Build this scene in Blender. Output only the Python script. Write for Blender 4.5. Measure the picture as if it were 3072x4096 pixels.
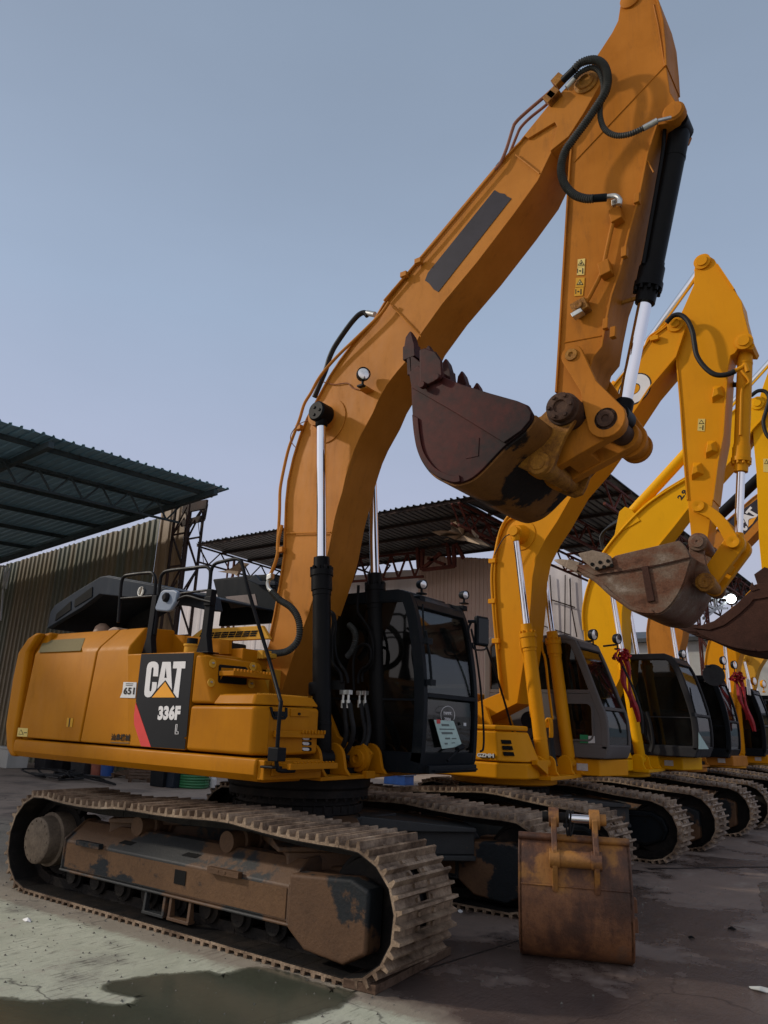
import bpy, bmesh, math, random
from math import sin, cos, pi, radians, sqrt, atan2
from mathutils import Vector, Matrix
random.seed(7)
for o in list(bpy.data.objects): bpy.data.objects.remove(o)
SC = bpy.context.scene
COL = SC.collection
# ------------------------------------------------------------------ camera
CX, CY, CZ = 5.4674, -6.1069, 1.7113
YAW, PIT, ROL, FPX = 2.216133, 0.282846, 0.041026, 2949.56
F = Vector((cos(PIT)*cos(YAW), cos(PIT)*sin(YAW), sin(PIT)))
R0 = Vector((sin(YAW), -cos(YAW), 0)); U0 = R0.cross(F)
R = R0*cos(ROL)+U0*sin(ROL); U = -R0*sin(ROL)+U0*cos(ROL)
cam_d = bpy.data.cameras.new('camera'); cam = bpy.data.objects.new('camera', cam_d); COL.objects.link(cam)
cam.matrix_world = Matrix(((R.x, U.x, -F.x, CX), (R.y, U.y, -F.y, CY), (R.z, U.z, -F.z, CZ), (0, 0, 0, 1)))
cam_d.sensor_fit = 'VERTICAL'; cam_d.sensor_height = 32.0; cam_d.lens = FPX/4096*32.0
cam_d.clip_start = 0.1; cam_d.clip_end = 6000
SC.camera = cam
SC.render.resolution_x = 768; SC.render.resolution_y = 1024
# ------------------------------------------------------------------ light
SUN_DIR = Vector((0.80, 0.45, -0.52)).normalized()      # the way the light travels
sel = math.asin(-SUN_DIR.z)
W = bpy.data.worlds.new('World'); SC.world = W; W.use_nodes = True
nt = W.node_tree; nt.nodes.clear()
sky = nt.nodes.new('ShaderNodeTexSky'); sky.sky_type = 'NISHITA'; sky.sun_disc = False
sky.sun_elevation = sel; sky.sun_rotation = atan2(-SUN_DIR.x, -SUN_DIR.y)
sky.air_density = 1.0; sky.dust_density = 2.5; sky.ozone_density = 2.0
tc = nt.nodes.new('ShaderNodeTexCoord'); sep = nt.nodes.new('ShaderNodeSeparateXYZ')
nt.links.new(tc.outputs['Generated'], sep.inputs[0])
rmp = nt.nodes.new('ShaderNodeValToRGB'); nt.links.new(sep.outputs['Z'], rmp.inputs[0])
cr = rmp.color_ramp
cr.elements[0].position = 0.0; cr.elements[0].color = (5.1, 4.75, 5.5, 1)
cr.elements[1].position = 1.0; cr.elements[1].color = (2.2, 2.9, 3.8, 1)
for p_, c_ in ((.12, (4.9, 4.85, 5.8, 1)), (.3, (4.5, 4.95, 6.5, 1)), (.5, (3.7, 4.6, 6.1, 1)), (.72, (2.9, 3.6, 4.7, 1))):
    e_ = cr.elements.new(p_); e_.color = c_
hz = nt.nodes.new('ShaderNodeTexNoise'); hz.inputs['Scale'].default_value = 1.6; hz.inputs['Detail'].default_value = 5; hz.inputs['Roughness'].default_value = .55
hmp = nt.nodes.new('ShaderNodeMapping'); hmp.inputs['Scale'].default_value = (1, 1, 2.6); nt.links.new(tc.outputs['Generated'], hmp.inputs[0]); nt.links.new(hmp.outputs[0], hz.inputs['Vector'])
hr = nt.nodes.new('ShaderNodeMapRange'); hr.inputs[1].default_value = .3; hr.inputs[2].default_value = .7; hr.inputs[3].default_value = .955; hr.inputs[4].default_value = 1.045; nt.links.new(hz.outputs[0], hr.inputs[0])
hv = nt.nodes.new('ShaderNodeVectorMath'); hv.operation = 'SCALE'; nt.links.new(rmp.outputs[0], hv.inputs[0]); nt.links.new(hr.outputs[0], hv.inputs['Scale'])
mixs = nt.nodes.new('ShaderNodeMix'); mixs.data_type = 'RGBA'; mixs.inputs[0].default_value = .82
nt.links.new(sky.outputs[0], mixs.inputs[6]); nt.links.new(hv.outputs[0], mixs.inputs[7])
# warm fill lobe added to the sky behind the camera, brightens sides and ground
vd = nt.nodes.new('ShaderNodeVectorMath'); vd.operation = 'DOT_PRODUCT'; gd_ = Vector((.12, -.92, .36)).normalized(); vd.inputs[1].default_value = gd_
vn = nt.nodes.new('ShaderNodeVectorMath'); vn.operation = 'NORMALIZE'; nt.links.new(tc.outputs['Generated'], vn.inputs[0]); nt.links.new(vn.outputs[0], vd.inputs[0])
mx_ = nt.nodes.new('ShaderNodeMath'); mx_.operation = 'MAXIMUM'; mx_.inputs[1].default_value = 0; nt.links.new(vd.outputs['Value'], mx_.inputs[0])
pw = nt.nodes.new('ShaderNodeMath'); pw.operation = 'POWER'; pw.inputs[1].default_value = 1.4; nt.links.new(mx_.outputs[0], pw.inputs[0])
fill_glow = nt.nodes.new('ShaderNodeMix'); fill_glow.data_type = 'RGBA'; fill_glow.blend_type = 'ADD'; fill_glow.inputs[7].default_value = (3.0, 2.5, 1.9, 1)
nt.links.new(pw.outputs[0], fill_glow.inputs[0]); nt.links.new(mixs.outputs[2], fill_glow.inputs[6])
bg = nt.nodes.new('ShaderNodeBackground'); bg.inputs[1].default_value = 0.095
wo = nt.nodes.new('ShaderNodeOutputWorld')
nt.links.new(fill_glow.outputs[2], bg.inputs[0]); nt.links.new(bg.outputs[0], wo.inputs[0])
sd = bpy.data.lights.new('sun', 'SUN'); sd.energy = 2.0; sd.angle = radians(3.0); sd.color = (1.0, .9, .76)
so = bpy.data.objects.new('sun', sd); COL.objects.link(so)
so.rotation_euler = SUN_DIR.to_track_quat('-Z', 'Y').to_euler(); so.location = (-20, -15, 20)
SC.view_settings.view_transform = 'Standard'; SC.view_settings.look = 'None'
SC.view_settings.exposure = 0.12; SC.view_settings.gamma = 1.0

# ------------------------------------------------------------------ picture -> real place on a real plane
CR = {'1': (0, 2200, .9259), '2': (0, 3000, 1.1453), '3': (1000, 2100, .6028), '4': (1536, 0, .9259), '5': (1536, 1200, .7016),
      '6': (700, 2500, .3918), 'A': (2300, 900, .4974), 'B': (1800, 2000, .7667), 'D': (400, 2500, .3014), 'E': (2200, 1900, .5256),
      'H': (150, 2200, .6028), 'K': (2500, 2550, .3448), 'U': (1000, 1200, .4522), 'V': (1700, 3000, .827), 'G': (1100, 2700, .3617),
      'J': (1800, 2500, .4822), 'L': (0, 1650, .6028), 'M': (1400, 1900, .42194), 'N': (0, 2950, .6028), 'S': (0, 0, 1), 'T': (1100, 3100, .5425)}
def ray(k, x, y):
    x0, y0, s = CR[k]; x = x0+x*s; y = y0+y*s
    return F + R*((x-1536)/FPX) - U*((y-2048)/FPX)
CAM = Vector((CX, CY, CZ))
def PY(k, x, y, Y):
    d = ray(k, x, y); return CAM + d*((Y-CY)/d.y)
def PX(k, x, y, X):
    d = ray(k, x, y); return CAM + d*((X-CX)/d.x)
def PZ(k, x, y, Z):
    d = ray(k, x, y); return CAM + d*((Z-CZ)/d.z)
def XZ(k, pts, Y):
    out = []
    for a, b in pts:
        p = PY(k, a, b, Y); out.append((p.x, p.z))
    return out
def P3(k, pts, Y):
    return [PY(k, a, b, Y) for a, b in pts]

# ------------------------------------------------------------------ materials
def newmat(name):
    m = bpy.data.materials.new(name); m.use_nodes = True
    n = m.node_tree.nodes; n.clear()
    o = n.new('ShaderNodeOutputMaterial'); b = n.new('ShaderNodeBsdfPrincipled')
    m.node_tree.links.new(b.outputs[0], o.inputs[0]); return m, m.node_tree, b
def noise(t, scale, detail=6, rough=.6, coord='Object', stretch=None):
    c = t.nodes.new('ShaderNodeTexCoord'); nz = t.nodes.new('ShaderNodeTexNoise')
    nz.inputs['Scale'].default_value = scale; nz.inputs['Detail'].default_value = detail; nz.inputs['Roughness'].default_value = rough
    if stretch:
        mp = t.nodes.new('ShaderNodeMapping'); mp.inputs['Scale'].default_value = stretch
        t.links.new(c.outputs[coord], mp.inputs[0]); t.links.new(mp.outputs[0], nz.inputs['Vector'])
    else: t.links.new(c.outputs[coord], nz.inputs['Vector'])
    return nz.outputs[0]
def ramp(t, fac, stops):
    r = t.nodes.new('ShaderNodeValToRGB'); t.links.new(fac, r.inputs[0]); c = r.color_ramp
    c.elements[0].position = stops[0][0]; c.elements[0].color = stops[0][1]
    c.elements[1].position = stops[-1][0]; c.elements[1].color = stops[-1][1]
    for p, k in stops[1:-1]: e = c.elements.new(p); e.color = k
    return r.outputs[0]
def g(v): return (v, v, v, 1)
def mixc(t, fac, a, b):
    m = t.nodes.new('ShaderNodeMix'); m.data_type = 'RGBA'
    if isinstance(fac, float): m.inputs[0].default_value = fac
    else: t.links.new(fac, m.inputs[0])
    for i, v in ((6, a), (7, b)):
        if isinstance(v, tuple): m.inputs[i].default_value = (v[0], v[1], v[2], 1)
        else: t.links.new(v, m.inputs[i])
    return m.outputs[2]
def bump(t, b, h, strength=.3, dist=.02):
    n = t.nodes.new('ShaderNodeBump'); n.inputs['Strength'].default_value = strength; n.inputs['Distance'].default_value = dist
    t.links.new(h, n.inputs['Height']); t.links.new(n.outputs[0], b.inputs['Normal'])
def math_(t, op, a, b):
    m = t.nodes.new('ShaderNodeMath'); m.operation = op
    for i, v in ((0, a), (1, b)):
        if isinstance(v, (int, float)): m.inputs[i].default_value = v
        else: t.links.new(v, m.inputs[i])
    return m.outputs[0]
def paint(name, col, col2, rough=.38, dirt=(.06, .035, .02), amt=.5, metal=0, coat=.0, gloss=.15, spec=.10):
    m, t, b = newmat(name); b.inputs['Specular IOR Level'].default_value = spec if max(col) > .05 else .08
    if max(col) < .05: coat = 0
    n1 = noise(t, 1.3, 4, .6); base = mixc(t, ramp(t, n1, [(.35, g(0)), (.65, g(1))]), col, col2)
    n2 = noise(t, 5, 10, .75, stretch=(1, 1, .35)); d = ramp(t, n2, [(.55, g(0)), (.78, g(amt))])
    n3 = noise(t, 60, 3, .6); d2 = ramp(t, n3, [(.68, g(0)), (.74, g(amt))])
    n4 = noise(t, 11, 8, .7, stretch=(1.5, 1.5, .12)); n5 = noise(t, .7, 3, .5)
    d4 = math_(t, 'MULTIPLY', ramp(t, n4, [(.5, g(0)), (.8, g(amt*.7))]), ramp(t, n5, [(.4, g(.2)), (.65, g(1))]))
    c = mixc(t, d, base, dirt); c = mixc(t, d2, c, dirt); c = mixc(t, d4, c, dirt)
    t.links.new(c, b.inputs['Base Color'])
    rr = ramp(t, n2, [(.3, g(rough)), (.8, g(min(1, rough+.3)))]); t.links.new(rr, b.inputs['Roughness'])
    b.inputs['Coat Weight'].default_value = coat; b.inputs['Coat Roughness'].default_value = gloss; b.inputs['Metallic'].default_value = metal
    bump(t, b, n1, .12, .03)
    return m
def simple(name, col, rough=.5, metal=0, var=.25, scale=6, bmp=0, coat=0):
    m, t, b = newmat(name)
    if max(col) < .05: b.inputs['Specular IOR Level'].default_value = .22
    n1 = noise(t, scale, 8, .65)
    c = mixc(t, ramp(t, n1, [(.3, g(0)), (.7, g(1))]), tuple(v*(1-var) for v in col), tuple(min(1, v*(1+var)) for v in col))
    t.links.new(c, b.inputs['Base Color']); b.inputs['Roughness'].default_value = rough; b.inputs['Metallic'].default_value = metal
    b.inputs['Coat Weight'].default_value = coat
    if bmp: bump(t, b, n1, bmp, .02)
    return m
def rusty(name, cols, scale=3, rough=.75, metal=.0, bmp=.5, stretch=None, fine=45):
    m, t, b = newmat(name); b.inputs['Specular IOR Level'].default_value = .15
    n1 = noise(t, scale, 12, .7, stretch=stretch); n2 = noise(t, fine, 6, .7)
    k = len(cols); st = [(.28+.44*i/(k-1), (*cols[i], 1)) for i in range(k)]
    c = ramp(t, n1, st); c = mixc(t, ramp(t, n2, [(.4, g(0)), (.75, g(.45))]), c, tuple(v*.35 for v in cols[0]))
    t.links.new(c, b.inputs['Base Color']); b.inputs['Roughness'].default_value = rough; b.inputs['Metallic'].default_value = metal
    bump(t, b, math_(t, 'ADD', n1, n2), bmp, .01)
    return m
M = {}
M['yellow'] = paint('weathered_yellow_paint', (.38, .138, .002), (.45, .17, .004), rough=.36, amt=.28, spec=.09)
M['boomy'] = paint('yellow_boom_paint', (.41, .15, .015), (.51, .195, .026), rough=.42, amt=.4, spec=.14)
M['sticky'] = paint('dusty_yellow_stick_paint', (.37, .125, .009), (.47, .17, .02), rough=.45, amt=.55)
M['orange'] = paint('fresh_orange_paint', (.66, .262, .004), (.70, .29, .006), rough=.36, amt=.12)
M['sunyel'] = paint('bright_yellow_paint', (.76, .365, .001), (.80, .39, .002), rough=.38, amt=.12)
M['tan'] = paint('tan_yellow_paint', (.56, .29, .03), (.6, .31, .035), rough=.42, amt=.2)
M['black'] = paint('black_paint', (.006, .007, .009), (.010, .010, .012), rough=.33, dirt=(.05, .045, .04), amt=.2)
M['barrel'] = paint('glossy_black_cylinder_paint', (.005, .005, .006), (.008, .008, .008), rough=.3, dirt=(.04, .03, .025), amt=.2)
M['hood'] = paint('dark_blue_grey_hood', (.014, .02, .03), (.022, .03, .042), rough=.3, dirt=(.1, .1, .1), amt=.25, spec=.4)
M['mirrorback'] = simple('grey_mirror_shell', (.16, .2, .27), .45, var=.15)
M['cabblack'] = paint('black_cab_paint', (.006, .009, .012), (.010, .012, .015), rough=.3, dirt=(.07, .06, .05), amt=.2)
M['cabgrey'] = paint('dark_grey_cab_paint', (.115, .104, .10), (.135, .122, .118), rough=.5, dirt=(.16, .14, .12), amt=.3)
M['cabdark'] = paint('charcoal_cab_paint', (.03, .03, .033), (.038, .038, .04), rough=.4, dirt=(.1, .09, .08), amt=.3)
M['rubber'] = simple('black_rubber_hose', (.012, .012, .013), .55, var=.3, scale=20)
M['ribhose'] = simple('ribbed_grey_hose', (.045, .047, .045), .5, var=.3, scale=20)
M['copper'] = simple('brown_steel_pipe', (.22, .075, .03), .4, var=.3, scale=10)
M['zinc'] = simple('zinc_fitting', (.5, .5, .47), .35, metal=.8, var=.2, scale=20)
M['chrome'] = simple('chrome_rod', (.8, .8, .82), .07, metal=1, var=.04, scale=3)
M['track'] = rusty('dusty_brown_track_steel', [(.03, .02, .014), (.17, .115, .077), (.36, .262, .18), (.52, .42, .32)], 3.2, .5, .1, .7)
M['trackdark'] = rusty('oily_track_chain', [(.006, .006, .007), (.014, .012, .011), (.035, .026, .02)], 4, .6, .1, .5)
M['rustdisc'] = rusty('dusty_drive_cover', [(.08, .06, .045), (.15, .115, .085), (.21, .165, .12)], 4, .7, 0, .3)
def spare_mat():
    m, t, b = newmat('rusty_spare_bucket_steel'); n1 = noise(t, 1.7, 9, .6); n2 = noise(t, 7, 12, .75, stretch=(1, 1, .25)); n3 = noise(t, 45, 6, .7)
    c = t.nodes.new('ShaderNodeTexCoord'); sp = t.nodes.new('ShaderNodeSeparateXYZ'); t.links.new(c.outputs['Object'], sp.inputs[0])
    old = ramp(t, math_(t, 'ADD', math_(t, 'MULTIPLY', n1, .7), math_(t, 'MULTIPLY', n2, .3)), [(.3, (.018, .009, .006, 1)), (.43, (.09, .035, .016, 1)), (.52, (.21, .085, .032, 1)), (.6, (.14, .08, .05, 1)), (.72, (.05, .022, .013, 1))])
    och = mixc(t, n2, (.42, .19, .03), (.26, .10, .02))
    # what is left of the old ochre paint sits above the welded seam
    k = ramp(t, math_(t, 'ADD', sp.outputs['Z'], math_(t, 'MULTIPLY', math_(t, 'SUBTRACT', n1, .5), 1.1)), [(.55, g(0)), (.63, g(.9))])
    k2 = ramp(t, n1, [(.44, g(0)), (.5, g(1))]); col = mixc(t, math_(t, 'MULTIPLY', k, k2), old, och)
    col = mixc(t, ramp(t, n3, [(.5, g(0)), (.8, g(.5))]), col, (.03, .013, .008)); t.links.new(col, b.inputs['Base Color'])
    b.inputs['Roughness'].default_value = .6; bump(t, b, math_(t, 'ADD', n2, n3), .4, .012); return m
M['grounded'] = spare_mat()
M['redbucket'] = rusty('dark_red_brown_bucket_steel', [(.006, .005, .006), (.018, .009, .009), (.065, .011, .008), (.03, .015, .013)], 1.0, .55, 0, .1, fine=14)
M['greybucket'] = rusty('grey_brown_bucket_steel', [(.04, .02, .013), (.16, .07, .04), (.2, .14, .10), (.42, .36, .3)], 1.8, .5, .1, .4, stretch=(1, 1, 1.6))
M['darkbucket'] = rusty('dark_brown_bucket_steel', [(.02, .01, .008), (.06, .026, .018), (.09, .04, .026)], 1.4, .55, .15, .3)
M['earrust'] = rusty('worn_yellow_rust_steel', [(.05, .02, .01), (.24, .1, .02), (.38, .17, .025), (.16, .07, .02)], 6, .55, .05, .5)
M['toothsteel'] = rusty('worn_tooth_steel', [(.2, .15, .11), (.32, .25, .19)], 4, .5, .3, .3)
M['white'] = simple('white_lettering', (.62, .62, .62), .5, var=.05)
M['letter'] = simple('silver_white_lettering', (.72, .70, .70), .5, var=.05)
M['decal'] = simple('black_decal_film', (.005, .007, .010), .35, var=.1)
M['tape'] = simple('dark_tape_patch', (.028, .025, .034), .6, var=.15)
M['red'] = simple('red_stripe', (.62, .035, .03), .4, var=.08)
M['triangle'] = simple('amber_triangle', (.8, .33, .005), .4, var=.05)
M['ink'] = simple('black_ink', (.02, .015, .012), .6, var=.1)
M['sticker'] = simple('pale_yellow_sticker', (.62, .46, .12), .5, var=.08)
M['paper'] = simple('pale_green_paper', (.45, .6, .55), .7, var=.1, scale=12)
M['greensticker'] = simple('green_sticker', (.02, .22, .09), .5, var=.1)
M['lamp'] = simple('lamp_reflector', (.75, .72, .68), .12, metal=.9, var=.2, scale=30)
M['taildull'] = simple('clear_lamp_plastic', (.55, .52, .5), .25, var=.2, scale=25)
M['cloth'] = simple('red_ribbon_satin', (.34, .006, .012), .5, var=.45, scale=20, bmp=.4)
M['tanmetal'] = simple('dusty_tan_metal', (.3, .2, .14), .6, var=.3, scale=6)
M['seat'] = simple('dark_seat_fabric', (.03, .03, .032), .9, var=.3)
M['wood'] = rusty('weathered_wood', [(.06, .035, .022), (.12, .075, .05), (.17, .11, .08)], 3, .8, 0, .6, stretch=(.3, 6, 6))
M['blackhole'] = simple('dark_recess', (.004, .004, .004), .9)
def glass(name, tint, refl=.18):
    m, t, b = newmat(name); t.nodes.remove(b)
    o = [n for n in t.nodes if n.type == 'OUTPUT_MATERIAL'][0]
    tr = t.nodes.new('ShaderNodeBsdfTransparent'); tr.inputs[0].default_value = (*tint, 1)
    gl = t.nodes.new('ShaderNodeBsdfGlossy'); gl.inputs['Roughness'].default_value = .04
    lw = t.nodes.new('ShaderNodeLayerWeight'); lw.inputs[0].default_value = .35
    f = math_(t, 'ADD', math_(t, 'MULTIPLY', lw.outputs['Fresnel'], .42), refl*.25)
    di = t.nodes.new('ShaderNodeBsdfDiffuse'); di.inputs[0].default_value = (.12, .12, .11, 1)
    mx = t.nodes.new('ShaderNodeMixShader'); t.links.new(f, mx.inputs[0]); t.links.new(tr.outputs[0], mx.inputs[1]); t.links.new(gl.outputs[0], mx.inputs[2])
    dn = ramp(t, noise(t, 3, 8, .7), [(.45, g(.02)), (.8, g(.12))])
    m2 = t.nodes.new('ShaderNodeMixShader'); t.links.new(dn, m2.inputs[0]); t.links.new(mx.outputs[0], m2.inputs[1]); t.links.new(di.outputs[0], m2.inputs[2])
    t.links.new(m2.outputs[0], o.inputs[0]); return m
M['glass'] = glass('tinted_window_glass', (.30, .33, .31))
M['darkglass'] = glass('dark_window_glass', (.02, .03, .03), refl=.1)

# track frame: dark blue-black paint with a rust brown scuffed field
def trackframe_mat():
    m, t, b = newmat('scuffed_track_frame')
    n1 = noise(t, 1.1, 6, .6); n2 = noise(t, 7, 10, .7); n3 = noise(t, 50, 5, .7)
    dark = mixc(t, n2, (.008, .012, .016), (.03, .03, .028))
    rust = mixc(t, n2, (.05, .024, .014), (.15, .075, .03))
    f = ramp(t, math_(t, 'ADD', math_(t, 'MULTIPLY', n1, .8), math_(t, 'MULTIPLY', n2, .2)), [(.5, g(0)), (.53, g(1))])
    c = mixc(t, f, dark, rust); c = mixc(t, ramp(t, n3, [(.45, g(0)), (.8, g(.4))]), c, (.02, .014, .01))
    t.links.new(c, b.inputs['Base Color']); b.inputs['Roughness'].default_value = .62
    bump(t, b, math_(t, 'ADD', n2, n3), .35, .01); return m
M['frame'] = trackframe_mat()
def patchy(name, dark, rust1, rust2, thr, scale, stretch=None):
    m, t, b = newmat(name); n1 = noise(t, scale, 7, .55, stretch=stretch); n2 = noise(t, 6, 10, .75); n3 = noise(t, 40, 5, .7)
    d = mixc(t, n2, dark, tuple(v*2.2 for v in dark)); r = mixc(t, n2, rust1, rust2)
    c = mixc(t, ramp(t, math_(t, 'ADD', math_(t, 'MULTIPLY', n1, .85), math_(t, 'MULTIPLY', n2, .15)), [(thr, g(0)), (thr+.025, g(1))]), d, r)
    c = mixc(t, ramp(t, n3, [(.5, g(0)), (.8, g(.45))]), c, tuple(v*.5 for v in rust1)); t.links.new(c, b.inputs['Base Color']); b.inputs['Roughness'].default_value = .65
    b.inputs['Specular IOR Level'].default_value = .25
    bump(t, b, math_(t, 'ADD', n2, n3), .4, .012); return m


M['frameface'] = patchy('mud_brown_frame_face', (.005, .008, .011), (.06, .03, .015), (.19, .10, .045), .41, 1.3, (.6, 1, 1.6))
M['guardrust'] = patchy('brown_rust_guard', (.006, .008, .010), (.045, .024, .014), (.15, .078, .038), .44, 1.6)
M['ochreshell'] = patchy('black_and_ochre_bucket_shell', (.007, .006, .006), (.10, .04, .012), (.30, .13, .03), .50, 1.4)
M['rustpin'] = rusty('rusty_pin_steel', [(.02, .012, .01), (.07, .035, .022), (.11, .06, .035)], 8, .65, 0, .3)
M['rustred'] = rusty('reddish_rust_top', [(.02, .016, .016), (.09, .035, .022), (.12, .06, .035)], 2.5, .8, 0, .4)

# ------------------------------------------------------------------ mesh helpers
ROOT = {}
SPLIT = {'side_edge', 'wear_strip', 'flange_plate', 'cylinder_boss', 'windscreen_bar', 'weld_seam', 'broken_truss', 'gable_lattice', 'gable_brace', 'side_lattice', 'wall_strap', 'loose_strip', 'cutter_bolt', 'pipe_clamp', 'side_bolt', 'frame_opening', 'roller_guard', 'pin_boss', 'hose_cuff', 'writing', 'side_plate', 'ear_plate', 'cable', 'cylinder_lug', 'lid_grip'}
class MB:
    def __init__(s): s.v = []; s.f = []; s.m = []; s.mi = 0
    def add(s, vs, fs):
        n = len(s.v); s.v += [Vector(v) for v in vs]
        for f in fs: s.f.append([n+i for i in f]); s.m.append(s.mi)
        return s
    def prism(s, pts, y0, y1, pts2=None):
        n = len(pts); p2 = pts2 or pts
        a = sum(pts[i][0]*pts[(i+1) % n][1]-pts[(i+1) % n][0]*pts[i][1] for i in range(n))
        vs = [(x, y0, z) for x, z in pts]+[(x, y1, z) for x, z in p2]
        fs = [list(range(n)), list(range(2*n-1, n-1, -1))]+[[i, i+n, (i+1) % n+n, (i+1) % n] for i in range(n)]
        if a < 0: fs = [f[::-1] for f in fs]
        return s.add(vs, fs)
    def prismx(s, pts, x0, x1):       # outline in (y,z), pushed along x
        n = len(pts); vs = [(x0, y, z) for y, z in pts]+[(x1, y, z) for y, z in pts]
        fs = [list(range(n)), list(range(2*n-1, n-1, -1))]+[[i, i+n, (i+1) % n+n, (i+1) % n] for i in range(n)]
        return s.add(vs, fs)
    def prismz(s, pts, z0, z1):
        n = len(pts); vs = [(x, y, z0) for x, y in pts]+[(x, y, z1) for x, y in pts]
        fs = [list(range(n)), list(range(2*n-1, n-1, -1))]+[[i, i+n, (i+1) % n+n, (i+1) % n] for i in range(n)]
        return s.add(vs, fs)
    def box(s, x0, x1, y0, y1, z0, z1): return s.prism([(x0, z0), (x1, z0), (x1, z1), (x0, z1)], y0, y1)
    def obox(s, c, ax, ay, az):       # centre and three half-axis vectors
        c, ax, ay, az = map(Vector, (c, ax, ay, az))
        vs = [c+ax*i+ay*j+az*k for k in (-1, 1) for j in (-1, 1) for i in (-1, 1)]
        return s.add(vs, [[0, 2, 3, 1], [4, 5, 7, 6], [0, 1, 5, 4], [2, 6, 7, 3], [0, 4, 6, 2], [1, 3, 7, 5]])
    def beam(s, p, q, w, h, up=(0, 0, 1)):
        p = Vector(p); q = Vector(q); d = (q-p); L = d.length; d = d/L; u = Vector(up)
        if abs(d.dot(u)) > .98: u = Vector((1, 0, 0))
        sx = d.cross(u).normalized(); sz = sx.cross(d)
        return s.obox((p+q)/2, d*L/2, sx*w/2, sz*h/2)
    def tube(s, path, r, n=10, rr=None):
        P = [Vector(p) for p in path]; m = len(P); vs = []; fs = []
        nrm = None
        for i in range(m):
            d = (P[min(i+1, m-1)]-P[max(i-1, 0)]).normalized()
            if nrm is None:
                a = Vector((0, 0, 1)) if abs(d.z) < .9 else Vector((1, 0, 0)); nrm = d.cross(a).normalized()
            else:
                nrm = (nrm-d*nrm.dot(d)).normalized()
            b = d.cross(nrm); ri = rr[i] if rr else r
            for k in range(n):
                t = 2*pi*k/n; vs.append(P[i]+(nrm*cos(t)+b*sin(t))*ri)
        for i in range(m-1):
            for k in range(n): fs.append([i*n+k, i*n+(k+1) % n, (i+1)*n+(k+1) % n, (i+1)*n+k])
        fs.append(list(range(n))[::-1]); fs.append([(m-1)*n+k for k in range(n)])
        return s.add(vs, fs)
    def cyl(s, p, q, r, n=20, r2=None): return s.tube([p, q], r, n, [r, r2 if r2 is not None else r])
    def lathe(s, p, axis, prof, n=24):  # prof: (distance along axis, radius)
        p = Vector(p); a = Vector(axis).normalized()
        return s.tube2([p+a*t for t, r in prof], [r for t, r in prof], a, n)
    def tube2(s, P, rs, d, n):
        a = Vector((0, 0, 1)) if abs(d.z) < .9 else Vector((1, 0, 0)); nrm = d.cross(a).normalized(); b = d.cross(nrm)
        vs = []; fs = []; m = len(P)
        for i in range(m):
            for k in range(n):
                t = 2*pi*k/n; vs.append(P[i]+(nrm*cos(t)+b*sin(t))*max(rs[i], .0005))
        for i in range(m-1):
            for k in range(n): fs.append([i*n+k, i*n+(k+1) % n, (i+1)*n+(k+1) % n, (i+1)*n+k])
        fs.append(list(range(n))[::-1]); fs.append([(m-1)*n+k for k in range(n)])
        return s.add(vs, fs)
    def strip(s, path, y0, y1, t, close=False):   # a plate bent along an XZ path, mitred at the corners
        P = []
        for a in path:
            v = Vector((a[0], a[1]))
            if not P or (v-P[-1]).length > 1e-3: P.append(v)
        if close and (P[0]-P[-1]).length < 1e-3: P.pop()
        n = len(P); vs = []; fs = []
        for i in range(n):
            a = P[(i-1) % n] if (close or i > 0) else None; b = P[(i+1) % n] if (close or i < n-1) else None
            d1 = (P[i]-a).normalized() if a is not None else (b-P[i]).normalized(); d2 = (b-P[i]).normalized() if b is not None else d1
            n1 = Vector((-d1.y, d1.x)); n2 = Vector((-d2.y, d2.x)); m = n1+n2
            m = m.normalized() if m.length > .1 else n1
            k = m*(t/2)/max(.45, m.dot(n1))
            for q in (P[i]-k, P[i]+k):
                for y in (y0, y1): vs.append((q.x, y, q.y))
        for i in range(n if close else n-1):
            a = 4*i; b = 4*((i+1) % n)
            fs += [[a, b, b+1, a+1], [a+2, a+3, b+3, b+2], [a, a+2, b+2, b], [a+1, b+1, b+3, a+3]]
        if not close: fs += [[0, 1, 3, 2], [4*n-4, 4*n-2, 4*n-1, 4*n-3]]
        return s.add(vs, fs)
    def pieces(s):
        par = list(range(len(s.v)))
        def find(a):
            while par[a] != a: par[a] = par[par[a]]; a = par[a]
            return a
        for f in s.f:
            r = find(f[0])
            for i in f[1:]: par[find(i)] = r
        groups = {}
        for f, m in zip(s.f, s.m): groups.setdefault(find(f[0]), []).append((f, m))
        out = []
        for fs in groups.values():
            ids = sorted({i for f, m in fs for i in f}); mp = {v: k for k, v in enumerate(ids)}; q = MB(); q.v = [s.v[i] for i in ids]; q.f = [[mp[i] for i in f] for f, m in fs]; q.m = [m for f, m in fs]; out.append(q)
        return out
    def build(s, name, mat, parent=None, bevel=0, smooth=True, segs=2, mats=None, ang=35):
        if name in SPLIT and parent is not None:
            ps = s.pieces()
            if len(ps) > 1:
                for q in ps: o = q.build(name, mat, parent, bevel, smooth, segs, mats, ang)
                return o
        off = ROOT.get(parent.name, Vector((0, 0, 0))) if parent else Vector((0, 0, 0))
        me = bpy.data.meshes.new(name); me.from_pydata([v-off for v in s.v], [], s.f)
        ml = mats or [mat]
        for m in ml: me.materials.append(M[m] if isinstance(m, str) else m)
        if len(ml) > 1: me.polygons.foreach_set('material_index', s.m)
        bm = bmesh.new(); bm.from_mesh(me); bmesh.ops.recalc_face_normals(bm, faces=bm.faces); bm.to_mesh(me); bm.free()
        if smooth:
            me.shade_smooth(); me.set_sharp_from_angle(angle=radians(ang))
        o = bpy.data.objects.new(name, me); COL.objects.link(o)
        if parent: o.parent = parent; ROOT[o.name] = off
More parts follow.
